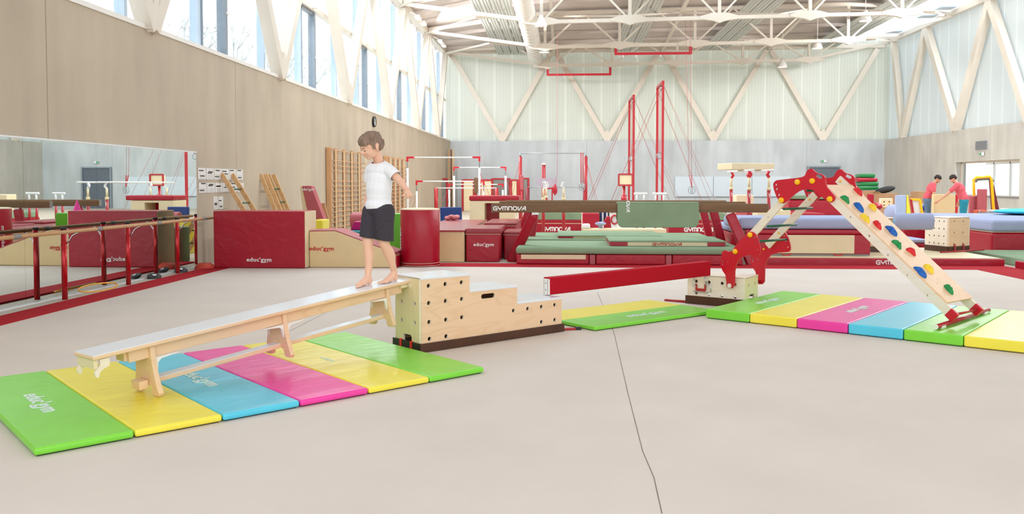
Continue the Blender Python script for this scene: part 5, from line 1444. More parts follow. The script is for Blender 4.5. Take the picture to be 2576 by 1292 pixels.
bm1, MB1, LB1 = beam((1238, 514), (1931, 510), 15.0, 15.3, .155, 'nearest brown balance beam, with white lettering and the green drape on it', [(.76, .33, .45), (4.18, 4.52, -.27)], 'GYMNOVA')
txt_pos = .5
beam((1257, 506.5), (1874, 506.5), 18.0, 18.0, .155, 'middle one of the three parallel brown balance beams', [(.75, .62, .0), (4.45, 4.68, .0)])
beam((1274, 504), (1826, 503), 20.0, 20.0, .155, 'farthest of the three parallel brown balance beams', [(.55, .25, .0), (4.55, 4.75, .0)])
# drape pad over the near beam
b = MB(); ya = MB1.inverted() @ W(1555, 512, 15.6); yb = MB1.inverted() @ W(1757, 512, 15.9)
u0, u1 = pxl(1553, 540, MB1, 'y', -.085).x, pxl(1758, 540, MB1, 'y', -.085).x; zb_ = pxl(1656, 572, MB1, 'y', -.085).z
t = thing('draped_pad', 'folded sage green pad draped over the nearest balance beam', 'gym mat', MB1 @ Vector(((u0 + u1) / 2, 0, -.4)), 0)
r = .10
def flap(y, zb2):
    P = [(u0, .012), (u0, zb2 + r)] + [(u0 + r - r * math.cos(a), zb2 + r - r * math.sin(a)) for a in (.4, .8, 1.2, 1.57)] + [(u1 - r + r * math.cos(a), zb2 + r - r * math.sin(a)) for a in (1.57, 1.2, .8, .4)] + [(u1, zb2 + r), (u1, .012)]
    b = MB(); b.prism(P, MB1 @ Vector((0, y, 0)), MB1.to_3x3() @ Vector((1, 0, 0)), (0, 0, 1), MB1.to_3x3() @ Vector((0, 1, 0)), .030); return b
fr = obj('front_flap', flap(-.085, zb_), m_sage, t, bevel=.012, seg=3)
obj('back_flap', flap(.085, zb_ + .06), m_sage, t, bevel=.012, seg=3)
b = MB(MB1); b.box(u0, u1, -.10, .10, .003, .030); obj('top_fold', b, m_sage, t, bevel=.012, seg=3)
lettering('OVA', MB1 @ Vector((u0 + .185, -.102, -.045)), (0, 0, -1), MB1.to_3x3() @ Vector((1, 0, 0)), .085, LETW, fr, bold=.04, xs=1.1)

# ---------------- landing mats around the beams
def xw(px, Y): return X(px, Y)
Yn = 14.72; xa, xm1, xm2, xd = xw(1299, Yn), xw(1491, Yn), xw(1684, Yn), xw(1870, Yn)
cuts = [xa, xm1, xm2, xd]
labs = ['left red landing mat with a cream strip under the green cover', 'middle red landing mat under the sage green cover', 'right red landing mat under the sage green cover']
for i in range(3):
    b = MB(); g = .055 if i else 0; b.box(cuts[i] + (.06 if i else 0), cuts[i + 1] - (.06 if i < 2 else 0), Yn, Yn + 1.75, .005, .178)
    t = obj('landing_mat', b, m_redv, label=labs[i], cat='gym mat', bevel=.02, seg=3, group=None)
    if i == 0:
        b = MB(); b.box(xw(1311, Yn), xw(1474, Yn), Yn - .006, Yn + .01, .095, .172); obj('cream_strip', b, m_creamp, t, label='cream strip')
for i in range(2):
    b = MB(); x0, x1 = cuts[i] + (.06 if i else -.0), cuts[i + 1] - .06
for i, xx in enumerate((xm1, xm2)):
    b = MB(); b.box(xx - .052, xx + .052, Yn + .03, Yn + 1.7, .005, .172); obj('filler_strip', b, m_mauve, label='dark red hook and loop strip closing the %s gap between the landing mats' % ('left' if i == 0 else 'right'), cat='mat strip', bevel=.01)
b = MB(); b.box(xa - .01, xd + .02, Yn - .02, Yn + 1.78, .182, .302); obj('mat_cover', b, m_sage, label='wide sage green landing cover in front of the balance beams', cat='gym mat', bevel=.045, seg=4)
def striped(x0, x1, y0, y1, z0, z1, lab, txt=None, e=.14, tpx=None):
    t = thing('additional_mat', lab, 'gym mat', ((x0 + x1) / 2, (y0 + y1) / 2, z0))
    b = MB(); b.box(x0 + .03, x1 - .03, y0 + .01, y1, z0 + .003, z1 - .02); bd = obj('mat_body', b, m_creamp, t)
    for (p, q) in ((x0, x0 + e * 2.2), (x1 - e * 2.2, x1)):
        b = MB(); b.box(p, q, y0, y1 - .01, z0 + .003, z1 - .022); obj('red_end', b, m_redv, t, label='red end panel')
    b = MB(); b.box(x0 - .01, x1 + .01, y0 - .01, y1 + .01, z1 - .018, z1); obj('top_cover', b, m_sage, t, bevel=.006, label='sage green top')
    if txt: lettering(txt, (tpx, y0 + .004, (z0 + z1) / 2 - .012), (1, 0, 0), (0, 0, 1), .062, m_brand, bd, bold=.035, xs=1.6)
    return t
striped(xw(1535, 15.05), xw(1826, 15.05), 15.05, 16.4, .304, .395, 'thin green and cream mat with red lettering lying on the wide green cover', 'GYMNOVA', tpx=xw(1679, 15.05))
b = MB(); b.box(-.80, 3.0, 17.1, 19.4, FL, .24); obj('landing_mat', b, m_redv, label='red landing mat behind the nearest balance beam', cat='gym mat', bevel=.02)
b = MB(); b.box(-.82, 3.02, 17.08, 19.42, .243, .29); obj('mat_cover', b, m_sage, label='sage green cover on the second row of landing mats', cat='gym mat', bevel=.02, seg=3)
striped(xw(1404, 17.3), xw(1640, 17.3) + .2, 17.3, 19.0, .292, .35, 'thin green and cream mat on the second row of landing mats')
# tall red soft mats with green top and lettering
def softmat(x0, x1, Y, lab, tx, txt):
    t = thing('soft_mat', lab, 'gym mat', ((x0 + x1) / 2, Y + .6, FL)); z1 = ony(1400, 553, Y).z
    b = MB(); b.box(x0, x1, Y, Y + 1.2, FL + .03, z1); bd = obj('mat_body', b, m_redv, t, bevel=.02, seg=3)
    b = MB(); b.box(x0 - .004, x1 + .004, Y - .006, Y + .005, z1 - .10, z1 - .085); obj('piping', b, m_creamp, bd)
    b = MB(); zz = z1 + .20; b.prism([(x0 + .02, z1 + .002), (x1, z1 + .002), (x1, zz - .03), (x1 - .05, zz), (x0 + .12, zz), (x0 + .05, zz - .05)], (0, Y + .6, 0), (1, 0, 0), (0, 0, 1), (0, 1, 0), 1.18); obj('green_top', b, m_sage, t, bevel=.015, label='sage green top')
    b = MB(); b.box(x0, x1, Y + .02, Y + 1.18, FL, FL + .032); obj('grey_base', b, m_greyp, t, label='grey base strip')
    lettering(txt, (tx, Y - .004, ony(1400, 576, Y).z), (1, 0, 0), (0, 0, 1), .155, LETW, bd, bold=.045, xs=.95)
softmat(X(1330, 22.9), X(1463, 22.9), 22.9, 'thick red mat with green top and white lettering, behind the left beam leg', X(1399, 22.9), 'GYMNOVA')
softmat(X(1683, 22.9), X(1826, 22.9), 22.9, 'thick red mat with green top, behind the green drape and right beam legs', X(1758, 22.9), 'GYMNOVA')

# ---------------- parallel bars
def parallel(x0, x1, y0, y1, zt, lab, hw=True, cap=m_redpl):
    t = thing('parallel_bars', lab, 'parallel bars', ((x0 + x1) / 2, (y0 + y1) / 2, FL))
    for x in (x0, x1):
        tubebar('bar_rail', (x, y0 - .5, zt), (x, y1 + .5, zt), .024, m_steelw, t, label='white rail')
        for y in (y0, y1):
            b = MB(); b.cyl((x, y, FL), (x, y, zt - .42), .042, n=14); p = obj('post', b, m_redp, t, label='red post')
            b = MB(); b.cyl((x, y, zt - .46), (x, y, zt - .39), .050, n=14); b.cyl((x, y, zt - .40), (x, y, zt - .16), .030, n=12); obj('inner_tube', b, m_creamp, p, label='cream telescopic tube')
            b = MB(); s = 1 if x > x0 else -1; b.bar((x, y, zt - .17), (x + (-.05 * s), y - .02, zt - .09), .05, .05); b.bar((x - .05 * s, y - .02, zt - .10), (x, y, zt - .0), .05, .05); obj('elbow', b, cap, p)
            b = MB(); b.prism([(-.018, .09), (-.012, .09), (0, .06), (.012, .09), (.018, .09), (.006, .045), (.006, 0), (-.006, 0), (-.006, .045)], (x, y - .045, zt - .62), (1, 0, 0), (0, 0, 1), (0, 1, 0), .006); obj('emblem', b, LETW, p)
    for y in (y0, y1):
        b = MB(); b.box(x0 - .08, x1 + .08, y - .06, y + .06, FL, FL + .05); obj('base_bar', b, m_redp, t)
    return t
parallel(X(1367, 21.8), X(1418, 21.8), 21.8, 25.2, 1.43, 'parallel bars seen end on behind the middle of the beams', cap=m_steelw)
parallel(X(1884, 20), X(1934, 20), 20, 22.1, 1.70, 'parallel bars on the right with a long cream mat lying across the rails')
p = frame((X(1878, 21.0), 21.0, 1.726), math.radians(22)); b = MB(p); b.box(-.62, .56, -.32, .32, 0, .155)
t = obj('mat_block', b, m_creamp, label='long cream mat lying across the right parallel bars', cat='gym mat', bevel=.015)
t2 = t
# low parallettes near the drape
for i, (pa, pb, Y, lab) in enumerate(((1599, 1624, 24.0, 'left low white topped parallette behind the green drape'), (1646, 1673, 23.5, 'right low white topped parallette behind the green drape'))):
    t = thing('low_bar', lab, 'parallette', ((X(pa, Y) + X(pb, Y)) / 2, Y, FL)); z = ony(1620, 487, Y).z
    b = MB(); b.cyl((X(pa, Y) - .05, Y, z), (X(pb, Y) + .05, Y, z), .035); obj('hand_rail', b, m_steelw, t, bevel=.01)
    for px in (pa + 3, pb - 4):
        b = MB(); b.cyl((X(px, Y), Y, z - .22), (X(px, Y), Y, z - .02), .028); b.cyl((X(px, Y), Y, z - .23), (X(px, Y), Y, z - .19), .04); u_ = obj('upper_post', b, m_steelw, t)
        b = MB(); b.cyl((X(px, Y), Y, FL), (X(px, Y), Y, z - .22), .036); obj('lower_post', b, m_redp, t, label='red lower post')
    b = MB(); b.box(X(pa, Y), X(pb, Y), Y - .04, Y + .04, FL, FL + .04); obj('base', b, m_redp, t)

# ---------------- uneven bars, high bars
def hbar(l, r, Y, yr=None, mat=m_steelw, post=m_steelw, rad=.022, prad=.035, lab='', name='uneven_bar', cat='uneven bar', joints=True, pad=None, cables=True, split=.35, ends=None, g=None):
    a = W(l[0], l[1], Y); c = W(r[0], r[1], Y); z = (a.z + c.z) / 2; a.z = c.z = z
    t = thing(name, lab, cat, ((a.x + c.x) / 2, Y, FL), 0, g)
    tubebar('cross_bar', a, c, rad, mat, t)
    for p, s in ((a, 1), (c, -1)):
        if split:
            b = MB(); b.cyl((p.x, Y, z - split), (p.x, Y, z), prad * .55); u_ = obj('upper_post', b, m_steelg, t, label='grey upper tube')
        b = MB(); b.cyl((p.x, Y, FL), (p.x, Y, z - split), prad); pp = obj('post', b, post, t)
        if joints:
            b = MB(); b.bar((p.x - .03 * s, Y, z + .0), (p.x + .22 * s, Y, z), .06, .06); b.bar((p.x, Y, z - .13), (p.x, Y, z + .02), .06, .06); obj('corner_joint', b, m_redpl, t, label='red corner joint')
        if cables:
            for k, dy in enumerate((-1.6, 1.6)):
                b = MB(); b.tube([(p.x, Y, z - split - .1), (p.x - s * .6, Y + dy, FL)], .006, 5); obj('cable', b, m_rope, pp)
    return t, a, c
hbar((1025, 397), (1206, 394.5), 28.0, lab='white high uneven bar directly right of the boy', g='uneven bars in the back left')
hbar((1048, 457), (1217, 454.5), 30.0, lab='low white uneven bar below and behind the high one beside the boy', g='uneven bars in the back left')
hbar((1142, 421.5), (1272, 420.5), 36.0, lab='smaller high uneven bar farther back near the corner planks', g='uneven bars in the back left', prad=.045)
hbar((1130, 464), (1265, 463), 38.0, lab='lowest white bar far back near the leaning grey mats', g='uneven bars in the back left', split=.25, prad=.045, cables=False)
hbar((1097, 473.5), (1249, 472), 33.0, lab='low training bar between two red posts in the back left', post=m_redp, joints=False, split=0.0, name='training_bar', cat='high bar', prad=.075, cables=False)
t, a, c = hbar((1309, 386.5), (1474, 384.5), 31.0, lab='horizontal bar with dark steel rail and tall red posts', mat=m_steelg, post=m_redp, joints=False, split=.12, name='high_bar', cat='high bar', prad=.06, rad=.016)
hbar((1327, 471.5), (1472, 470.5), 34.0, lab='low dark bar seen under the tall horizontal bar', mat=m_steelg, post=pm('maroon_post', (120, 30, 40), .5), joints=False, split=0, name='training_bar', cat='high bar', prad=.09, rad=.018, cables=False)
# strap loops hanging on the high bar
t = thing('strap_loops', 'red strap loops with rings hanging from the right end of the horizontal bar', 'ring straps', (X(1464, 30.9), 30.9, 1.6))
for px in (1461, 1466):
    x = X(px, 30.95); b = MB(); b.tube([(x, 30.93, 2.50), (x + .01, 30.93, 1.40)], .018, 6); s_ = obj('strap', b, m_redp, t)
    b = MB(); b.tube([(x + .01 + .07 * math.cos(q), 30.93, 1.28 + .14 * math.sin(q)) for q in [2 * PI * k / 16 for k in range(16)]], .014, 6, closed=True); obj('ring', b, m_steelg, s_)
# brown padded posts on the racks
for px0, px1, py0, py1, Y, lab in ((1192, 1203, 446, 486, 27.6, 'brown padded sleeve on a red post beside the white high bar'), (1308, 1317, 440, 478, 30.7, 'faded red padded sleeve on the left post of the horizontal bar')):
    t = thing('post_pad', lab, 'post padding', (X(px0, Y), Y, FL)); b = MB(); b.box(X(px0, Y), X(px1, Y), Y - .06, Y + .06, ony(1200, py1, Y).z, ony(1200, py0, Y).z); obj('pad', b, m_suede if Y < 29 else m_mauve, t, bevel=.05, seg=3)
    b = MB(); b.cyl(((X(px0, Y) + X(px1, Y)) / 2, Y, FL), ((X(px0, Y) + X(px1, Y)) / 2, Y, ony(1200, py1, Y).z + .02), .03); obj('post', b, m_redp, t)
# red post with white head, mauve board and small red frame
Y = 33.5
t = thing('apparatus_stand', 'short red double post with white head left of the mauve board', 'gym stand', (X(1367, Y), Y, FL))
for px in (1365, 1370): tubebar('post', (X(px, Y), Y, FL), (X(px, Y), Y, ony(1367, 413, Y).z), .035, m_redp, t)
b = MB(); b.box(X(1363, Y), X(1372, Y), Y - .06, Y + .06, ony(1367, 414, Y).z, ony(1367, 410, Y).z); obj('head', b, m_steelw, t)
Y = 32.0
t = thing('springboard_panel', 'pale mauve rounded board on a small red frame behind the parallel bars', 'board', (X(1376, Y), Y, FL))
x0, x1, z0, z1 = X(1350, Y), X(1401, Y), ony(1376, 471, Y).z, ony(1376, 448, Y).z
b = MB(); P = [(x1, z0), (x1, z1), (x0, z1)] + [(x0 + .0, z0 + .14), (x0 + .06, z0 + .04), (x0 + .16, z0)]
b.prism(P, (0, Y, 0), (1, 0, 0), (0, 0, 1), (0, 1, 0), .05); obj('board', b, pm('pale_mauve', (170, 158, 172), .6), t)
b = MB(); b.bar((X(1363, Y), Y, ony(1376, 474, Y).z), (X(1390, Y), Y, ony(1376, 474, Y).z), .05); b.bar((X(1365, Y), Y, FL), (X(1365, Y), Y, z0), .05); b.bar((X(1389, Y), Y, FL), (X(1389, Y), Y, z0), .05); obj('frame', b, m_redp, t, label='red frame')
b = MB(); b.lathe((X(1396, 31.5), 31.5, ony(1396, 492, 31.5).z), [(0, 0), (.09, .12), (.09, .28), (.03, .42), (0, .44)], 14); t = obj('hanging_bag', b, m_redv, label='small red punching bag hanging right of the mauve board', cat='bag')
b2 = MB(); b2.tube([(X(1396, 31.5), 31.5, 1.35), (X(1402, 31.5), 31.5, 1.8), (X(1402, 31.5), 31.5, 6.9)], .006, 5); obj('cord', b2, m_rope, t)

# ---------------- ring frames (tall red posts)
def ringtower(pn, pf, ytop_n, ytop_f, Yn_, lab, sx_):
    x = X(pn, Yn_); zt = ony(pn, ytop_n, Yn_).z; Yf_ = x / X(pf, 1.0); Yf_ = min(46.2, Yf_)
    t = thing('ring_frame', lab, 'ring frame', (x, (Yn_ + Yf_) / 2, FL), 0, 'tall red ring frames')
    for y in (Yn_, Yf_):
        b = MB(); b.bar((x, y, FL), (x, y, zt), .10, .10, up=(0, 1, 0)); pp = obj('post', b, m_redp, t)
        for s in (-1, 1):
            for dy in ((-1.4, .0) if y == Yn_ else (.0, 0.4)):
                b = MB(); b.tube([(x, y, zt - .15), (x + s * 2.3, min(y + dy, 46.8), FL)], .006, 5); obj('cable', b, m_rope, pp)
    b = MB(); b.bar((x, Yn_ - .05, zt - .05), (x, Yf_ + .05, zt - .05), .10, .10); obj('top_bar', b, m_redp, t)
    b = MB(); b.ell((x, Yn_ + .6, zt - .25), .07, .1, .12); pl = obj('pulley', b, m_chrome, t)
    for dy in (.9, 1.4):
        y = (Yn_ + dy); b = MB(); b.tube([(x, y, zt - .1), (x, y, 3.3)], .006, 5); c_ = obj('ring_cable', b, m_rope, t)
        b = MB(); b.bar((x, y, 3.3), (x, y, 2.75), .04, .015); obj('ring_strap', b, m_redp, c_)
        b = MB(); b.tube([(x + .11 * math.cos(q), y, 2.62 + .13 * math.sin(q)) for q in [2 * PI * k / 16 for k in range(16)]], .016, 6, closed=True); obj('ring', b, m_steelg, c_)
ringtower(1593, 1582, 238, 250, 41.0, 'left shorter looking tall red ring frame before the back wall', 0)
ringtower(1666, 1652, 203, 216, 37.0, 'right nearer tall red ring frame before the back wall', 0)
Y = 30.0
t = thing('foam_target', 'cream square pad in a red frame on a post below the left ring frame', 'padded box', (X(1573, Y), Y, FL))
x0, x1, z0, z1 = X(1556, Y), X(1591, Y), ony(1573, 466, Y).z, ony(1573, 438, Y).z
b = MB(); b.box(x0 + .03, x1 - .03, Y, Y + .25, z0 + .03, z1 - .03); obj('pad', b, m_creamp, t, bevel=.01)
b = MB()
for q in ((x0, z0, x1, z0), (x0, z1, x1, z1), (x0, z0, x0, z1), (x1, z0, x1, z1)): b.bar((q[0], Y, q[1]), (q[2], Y, q[3]), .05)
obj('frame', b, m_redp, t); b = MB(); b.cyl((X(1570, Y), Y + .1, FL), (X(1570, Y), Y + .1, z0), .05); b.cyl((X(1570, Y), Y + .1, .7), (X(1570, Y), Y + .1, 1.0), .10); obj('post', b, m_redp, t)
# free hanging rings from the roof
t = thing('hanging_rings', 'pair of grey rings on red straps hanging from the roof before the whiteboard', 'gym rings', (X(1738, 33), 33, 1.1))
for px, pt in ((1733, 1722), (1739, 1735)):
    x = X(px, 33); zs = ony(px, 440, 33).z; b = MB(); b.tube([(X(pt, 33), 33.2, 7.6), (x, 33, zs)], .007, 5); c_ = obj('cable', b, m_rope, t)
    b = MB(); b.bar((x, 33, zs), (X(1740, 33), 33, ony(px, 470, 33).z), .05, .02); obj('strap', b, m_redp, c_)
    b = MB(); b.tube([(X(px + 4, 33) + .08 * math.cos(q), 33, ony(px, 478, 33).z + .13 * math.sin(q)) for q in [2 * PI * k / 18 for k in range(18)]], .016, 6, closed=True); obj('ring', b, m_steelg, c_)

# ---------------- things seen between and under the beams
def pb2(name, lab, cat, px0, px1, py0, Y, dep, mat, bevel=.03, zb=FL, **k):
    return pbox(name, lab, cat, px0, px1, py0, 600, Y, dep, mat, bevel, zb=zb)
pb2('foam_block', 'dark red foam block under the beams, right of the lettered thick mat', 'foam block', 1466, 1508, 536, 26, .8, m_redv)
t = pb2('low_platform', 'long cream low platform seen under the beams and the drape', 'platform', 1466, 1677, 576, 22.5, .6, m_creamp, .01)
pb2('foam_roll', 'small white foam roll on the low cream platform, left one', 'foam roll', 1465, 1485, 563, 22.6, .35, m_steelw, .04, zb=ony(1480, 576, 22.5).z + .004)
t = thing('mushroom_trainer', 'grey padded mushroom trainer on the low cream platform', 'mushroom trainer', (X(1511, 22.9), 22.9, .2)); zq = ony(1511, 576, 22.5).z + .004
b = MB(); b.lathe((X(1511, 22.9), 22.9, zq), [(.06, 0), (.06, .08)], 20); b.ell((X(1511, 22.9), 22.9, zq + .12), .15, .15, .055, None, 20, 10); obj('cap', b, m_lilac, t)
b = MB(); Yx = 23.9; b.prism([(X(1519, Yx), ony(1528, 575, Yx).z), (X(1520, Yx), ony(1528, 556, Yx).z), (X(1526, Yx), ony(1528, 544, Yx).z), (X(1534, Yx), ony(1528, 543, Yx).z), (X(1538, Yx), ony(1528, 575, Yx).z), (X(1538, Yx), FL), (X(1519, Yx), FL)], (0, Yx, 0), (1, 0, 0), (0, 0, 1), (0, 1, 0), .3); obj('foam_wedge', b, m_redv, label='dark red curved foam wedge under the beams beside the mushroom trainer', cat='foam block', bevel=.02)
t = thing('clothes_rack', 'low rack with dark and blue clothes seen under the beams', 'clothes rack', (X(1519, 27), 27, FL)); random.seed(9)
b = MB(); b.cyl((X(1506, 27), 27, .62), (X(1534, 27), 27, .62), .015); b.cyl((X(1506, 27), 27, FL), (X(1506, 27), 27, .62), .015); b.cyl((X(1534, 27), 27, FL), (X(1534, 27), 27, .62), .015); obj('frame', b, m_steelw, t)
for i in range(7):
    b = MB(); x = X(1509 + i * 3.5, 27); b.prism([(-.02, 0), (.02, 0), (.03, -.4), (-.03, -.42)], (x, 27, .615), (1, 0, 0), (0, 0, 1), (0, 1, 0), .3); obj('garment', b, [m_black, m_navy, m_steelw][i % 3], t, bevel=.01)
t = thing('wheel_toy', 'white board with a red ring seen left of the green drape', 'board', (X(1545, 26), 26, FL)); b = MB(); b.box(X(1536, 26), X(1553, 26), 26, 26.06, FL, ony(1545, 538, 26).z); obj('board', b, m_steelw, t)
b = MB(); b.tube([(X(1546, 26) + .10 * math.cos(q), 25.97, ony(1545, 552, 26).z + .13 * math.sin(q)) for q in [2 * PI * k / 18 for k in range(18)]], .025, 8, closed=True); obj('ring', b, m_redp, t)
# leaning mats and planks at the far left corner
for px0, px1, py0, Y, mat, lab in ((1104, 1122, 452, 44.0, m_greyp, 'grey wall pad with red edge, leftmost at the back wall'), (1166, 1190, 455, 43.5, m_creamp, 'cream wall mat with red frame at the back, left of the white bar post'), (1210, 1236, 455, 43.5, m_creamp, 'cream wall mat with red frame at the back, right of the white bar post'), (1240, 1280, 452, 44.3, m_greyp, 'wide grey wall pad at the back, right of the cream mats'), (1288, 1300, 455, 43.8, m_creamp, 'narrow cream wall mat in a red frame beside the horizontal bar'), (1317, 1327, 451, 44.2, m_greyp, 'narrow dark grey wall pad behind the horizontal bar')):
    t = thing('wall_mat', lab, 'gym mat', (X((px0 + px1) / 2, Y), Y, FL)); x0, x1, z1 = X(px0, Y), X(px1, Y), ony(1200, py0, Y).z
    b = MB(); b.box(x0, x1, Y, Y + .12, FL, z1); obj('pad', b, mat, t, bevel=.03)
    for q in (0, 1, 2):
        b = MB(); 
        if q == 0: b.box(x0 - .10, x0 - .004, Y - .02, Y + .12, FL, z1 + .08)
        elif q == 1: b.box(x1 + .004, x1 + .10, Y - .02, Y + .12, FL, z1 + .08)
        else: b.box(x0, x1, Y - .02, Y + .12, z1 + .004, z1 + .09)
        obj('red_edge', b, m_redp, t, label='red edge')
Y = 45.3
for i, px in enumerate((1130, 1135, 1140)):
    b = MB(); b.bar((X(px, Y), Y + .0, FL), (X(px, Y), Y + .1, ony(1130, 376 + (i == 2) * 2, Y).z), .07, .10, up=(0, 1, 0)); obj('wooden_plank', b, [m_tan, m_suede, m_beech][i], label='%s tall wooden plank standing in the far left corner' % ('leftmost', 'middle', 'right pale')[i], cat='plank', group='planks in the far corner')
# ================================================================== RIGHT SIDE
YM = 14.92
def text_on(par, txt, p, h, u=(1, 0, 0), mat=None, xs=1.1): return lettering(txt, p, u, (0, 0, 1), h, mat or LETW, par, bold=.045, xs=xs)
# long low mat
x0, x1 = X(1927, YM), X(2532, YM)
t = thing('platform_mat', 'long low red edged mat with cream top along the back of the carpet', 'gym mat', ((x0 + x1) / 2, YM + 1.2, FL))
b = MB(); b.box(x0, x1, YM, YM + 2.5, FL, .118); bd = obj('mat_body', b, m_redv, t, bevel=.02, seg=3)
b = MB(); b.box(x0 + .05, x1 - .05, YM + .05, YM + 2.45, .119, .130); obj('carpet_top', b, m_creamp, t, label='cream carpet top')
text_on(bd, 'GYMNOVA', (X(2249, YM), YM - .003, .052), .10)
ZT = .131
# big lilac and red mat standing on it
Yl = 15.28; xa, xb_ = X(1904, Yl), X(2192, Yl); zr = ony(2000, 577, Yl).z; zl = ony(2000, 548, Yl).z
t = thing('thick_mat', 'thick lilac topped mat with cream front, behind the climbing frame ladder', 'gym mat', ((xa + xb_) / 2, Yl + .7, ZT))
b = MB(); b.box(xa, xb_, Yl, Yl + 1.4, ZT + .02, zr - .085); bd = obj('mat_body', b, m_redv, t, bevel=.02, seg=3)
b = MB(); b.box(X(1956, Yl), X(2151, Yl), Yl - .008, Yl + .01, ZT + .04, zr - .095); obj('cream_front', b, m_creamp, bd, bevel=.004, label='cream front panel')
b = MB(); b.box(X(1875, Yl), xb_ + .02, Yl - .01, Yl + 1.42, zr - .083, zr); obj('red_band', b, m_redv, t, bevel=.02, label='red band')
b = MB(); b.box(X(1857, Yl), xb_ + .03, Yl - .015, Yl + 1.43, zr + .004, zl); obj('lilac_top', b, m_lilac, t, bevel=.07, seg=4, label='soft lilac top')
b = MB(); b.box(xa + .03, xb_ - .02, Yl - .02, Yl + 1.4, ZT, ZT + .03); obj('grey_base', b, m_greyp, t)
for px in (1979, 2109):
    b = MB(); xx = X(px, Yl); b.tube([(xx - .08, Yl - .03, ZT + .045), (xx - .05, Yl - .045, ZT + .012), (xx + .05, Yl - .045, ZT + .012), (xx + .08, Yl - .03, ZT + .045)], .008, 6); obj('carry_handle', b, m_strap, t)
# bits between the frame and the beams
Yd = 17.6
b = MB(); b.box(X(1842, Yd), X(2010, Yd), Yd, Yd + 1.5, FL, .40); obj('thick_mat', b, m_redv, label='red thick mat behind the lilac mat, right of the beam legs', cat='gym mat', bevel=.03)
b = MB(); b.box(X(1840, Yd), X(2008, Yd), Yd + .02, Yd + 1.5, .403, .56); obj('lilac_cushion', b, m_lilac, label='lilac cushion mat on the red thick mat right of the beam legs', cat='gym mat', bevel=.06, seg=3)
Yd = 21.3
for px0, px1, py0, Y, mat, lab in ((1888, 2075, 536, 23.2, m_redv, 'low red mat stack seen through the ladder of the climbing frame'), (1905, 1990, 528, 22.6, m_creamp, 'cream slab behind the beam ends and the right parallel bars')):
    pb2('mat_stack', lab, 'gym mat', px0, px1, py0, Y, .6 if mat is m_creamp else 2, mat)
Y = 25.5
b = MB(); b.cyl((X(1990, Y), Y, FL), (X(1990, Y), Y, .52), .07); b.cyl((X(2110, Y), Y, FL), (X(2110, Y), Y, .52), .07); b.box(X(1975, Y), X(2130, Y), Y, Y + .9, .52, .95)
t = thing('vault_table', 'dark red padded vaulting block on legs seen behind the red bracket', 'vault', (X(2050, Y), Y, FL))
b = MB(); b.box(X(1985, Y), X(2128, Y), Y, Y + .9, .45, .93); obj('vault_body', b, m_redv, t, bevel=.08, seg=3)
for px in (1995, 2090):
    b = MB(); b.cyl((X(px, Y), Y + .4, FL), (X(px, Y), Y + .4, .46), .09); obj('leg', b, m_redp, t)
b = MB(); b.box(X(1983, Y), X(2100, Y), Y - .01, Y + .91, .935, 1.06); obj('green_pad', b, m_sage, t, bevel=.03, label='green pad on top')
pb2('plastic_crate', 'pale plastic crate behind the right parallel bars', 'crate', 1852, 1896, 490, 26.2, .5, m_creamp)
# perforated crates and the lilac roller between them
def crate(c, l, r, zt, z0, lab, hl, hr, mats=(m_birchw, m_birch)):
    """c: front corner, l/r: far corners of the left and right faces (world points on the ground plane)"""
    t = thing('perforated_crate', lab, 'climbing box', (c + l * .5 + r * .5) / 2, math.atan2(r.y - c.y, r.x - c.x), 'tall perforated wooden boxes')
    for (p, q, holes, mat, nm) in ((c, l, hl, mats[0], 'side_panel'), (c, r, hr, mats[1], 'front_panel')):
        d = (q - p); L_ = d.length; d.normalize(); nrm = d.cross(uz).normalized()
        other = (l if q is r else r) - c; nrm = nrm if nrm.dot(other) > 0 else -nrm
        b = MB(); H_ = zt - z0; nx_, nz_ = holes
        hs = [circ(L_ * (i + .5) / nx_ * .84 + L_ * .08, .15 + (H_ - .22) * j / (nz_ - 1), .017, 12) for i in range(nx_) for j in range(nz_) if not (nx_ == 4 and j == nz_ - 1 and False)]
        plate(b, [(0, .10), (L_, .10), (L_, H_), (0, H_)], hs, Vector((p.x, p.y, z0)) + nrm * .009, d, uz, nrm, .018); obj(nm, b, mat, t)
    f = l + r - c
    b = MB(); zz = lambda p, z: (p.x, p.y, z)
    ins = [c, r, f, l]
    b.hexa([zz(p, zt - .016) for p in ins], [zz(p, zt + .002) for p in ins]); obj('top', b, mats[0], t)
    for p, q in ((l, f), (r, f)):
        b = MB(); b.bar((p.x, p.y, (zt + z0) / 2 + .05), (q.x, q.y, (zt + z0) / 2 + .05), .018, zt - z0 - .12); obj('back_panel', b, mats[0], t)
    b = MB()
    for p, q in ((c, l), (c, r), (l, f), (r, f)): b.bar((p.x, p.y, z0 + .052), (q.x, q.y, z0 + .052), .026, .10)
    bs = obj('base_frame', b, m_brown, t, label='dark brown base frame'); return t, bs
kc = onz(2384, 634, ZT); kl = onz(2327, 628, ZT); kr = onz(2437, 631, ZT)
zt = ony(2385, 547.5, kc.y).z
t, bs = crate(kc, kl, kr, zt, ZT, 'tall perforated wooden box carrying the right end of the lilac roller', (4, 4), (2, 3))
dr_ = (kr - kc).normalized(); nn = Vector((dr_.y, -dr_.x, 0))
for s in (.17, .42):
    b = MB(); p = kc + dr_ * s + nn * .02; b.bar((p.x, p.y, ZT + .01), (p.x - nn.x * .0, p.y, ZT + .14), .025, .02, up=(0, 1, 0)); obj('foot_bracket', b, m_redp, bs)
b = MB(); p = kc + dr_ * -.30 + nn * .07; q = kc + dr_ * .95 + nn * .07; b.cyl((p.x, p.y, ZT + .016), (q.x, q.y, ZT + .016), .014); obj('foot_tube', b, m_redp, bs)
Yk1 = 16.2
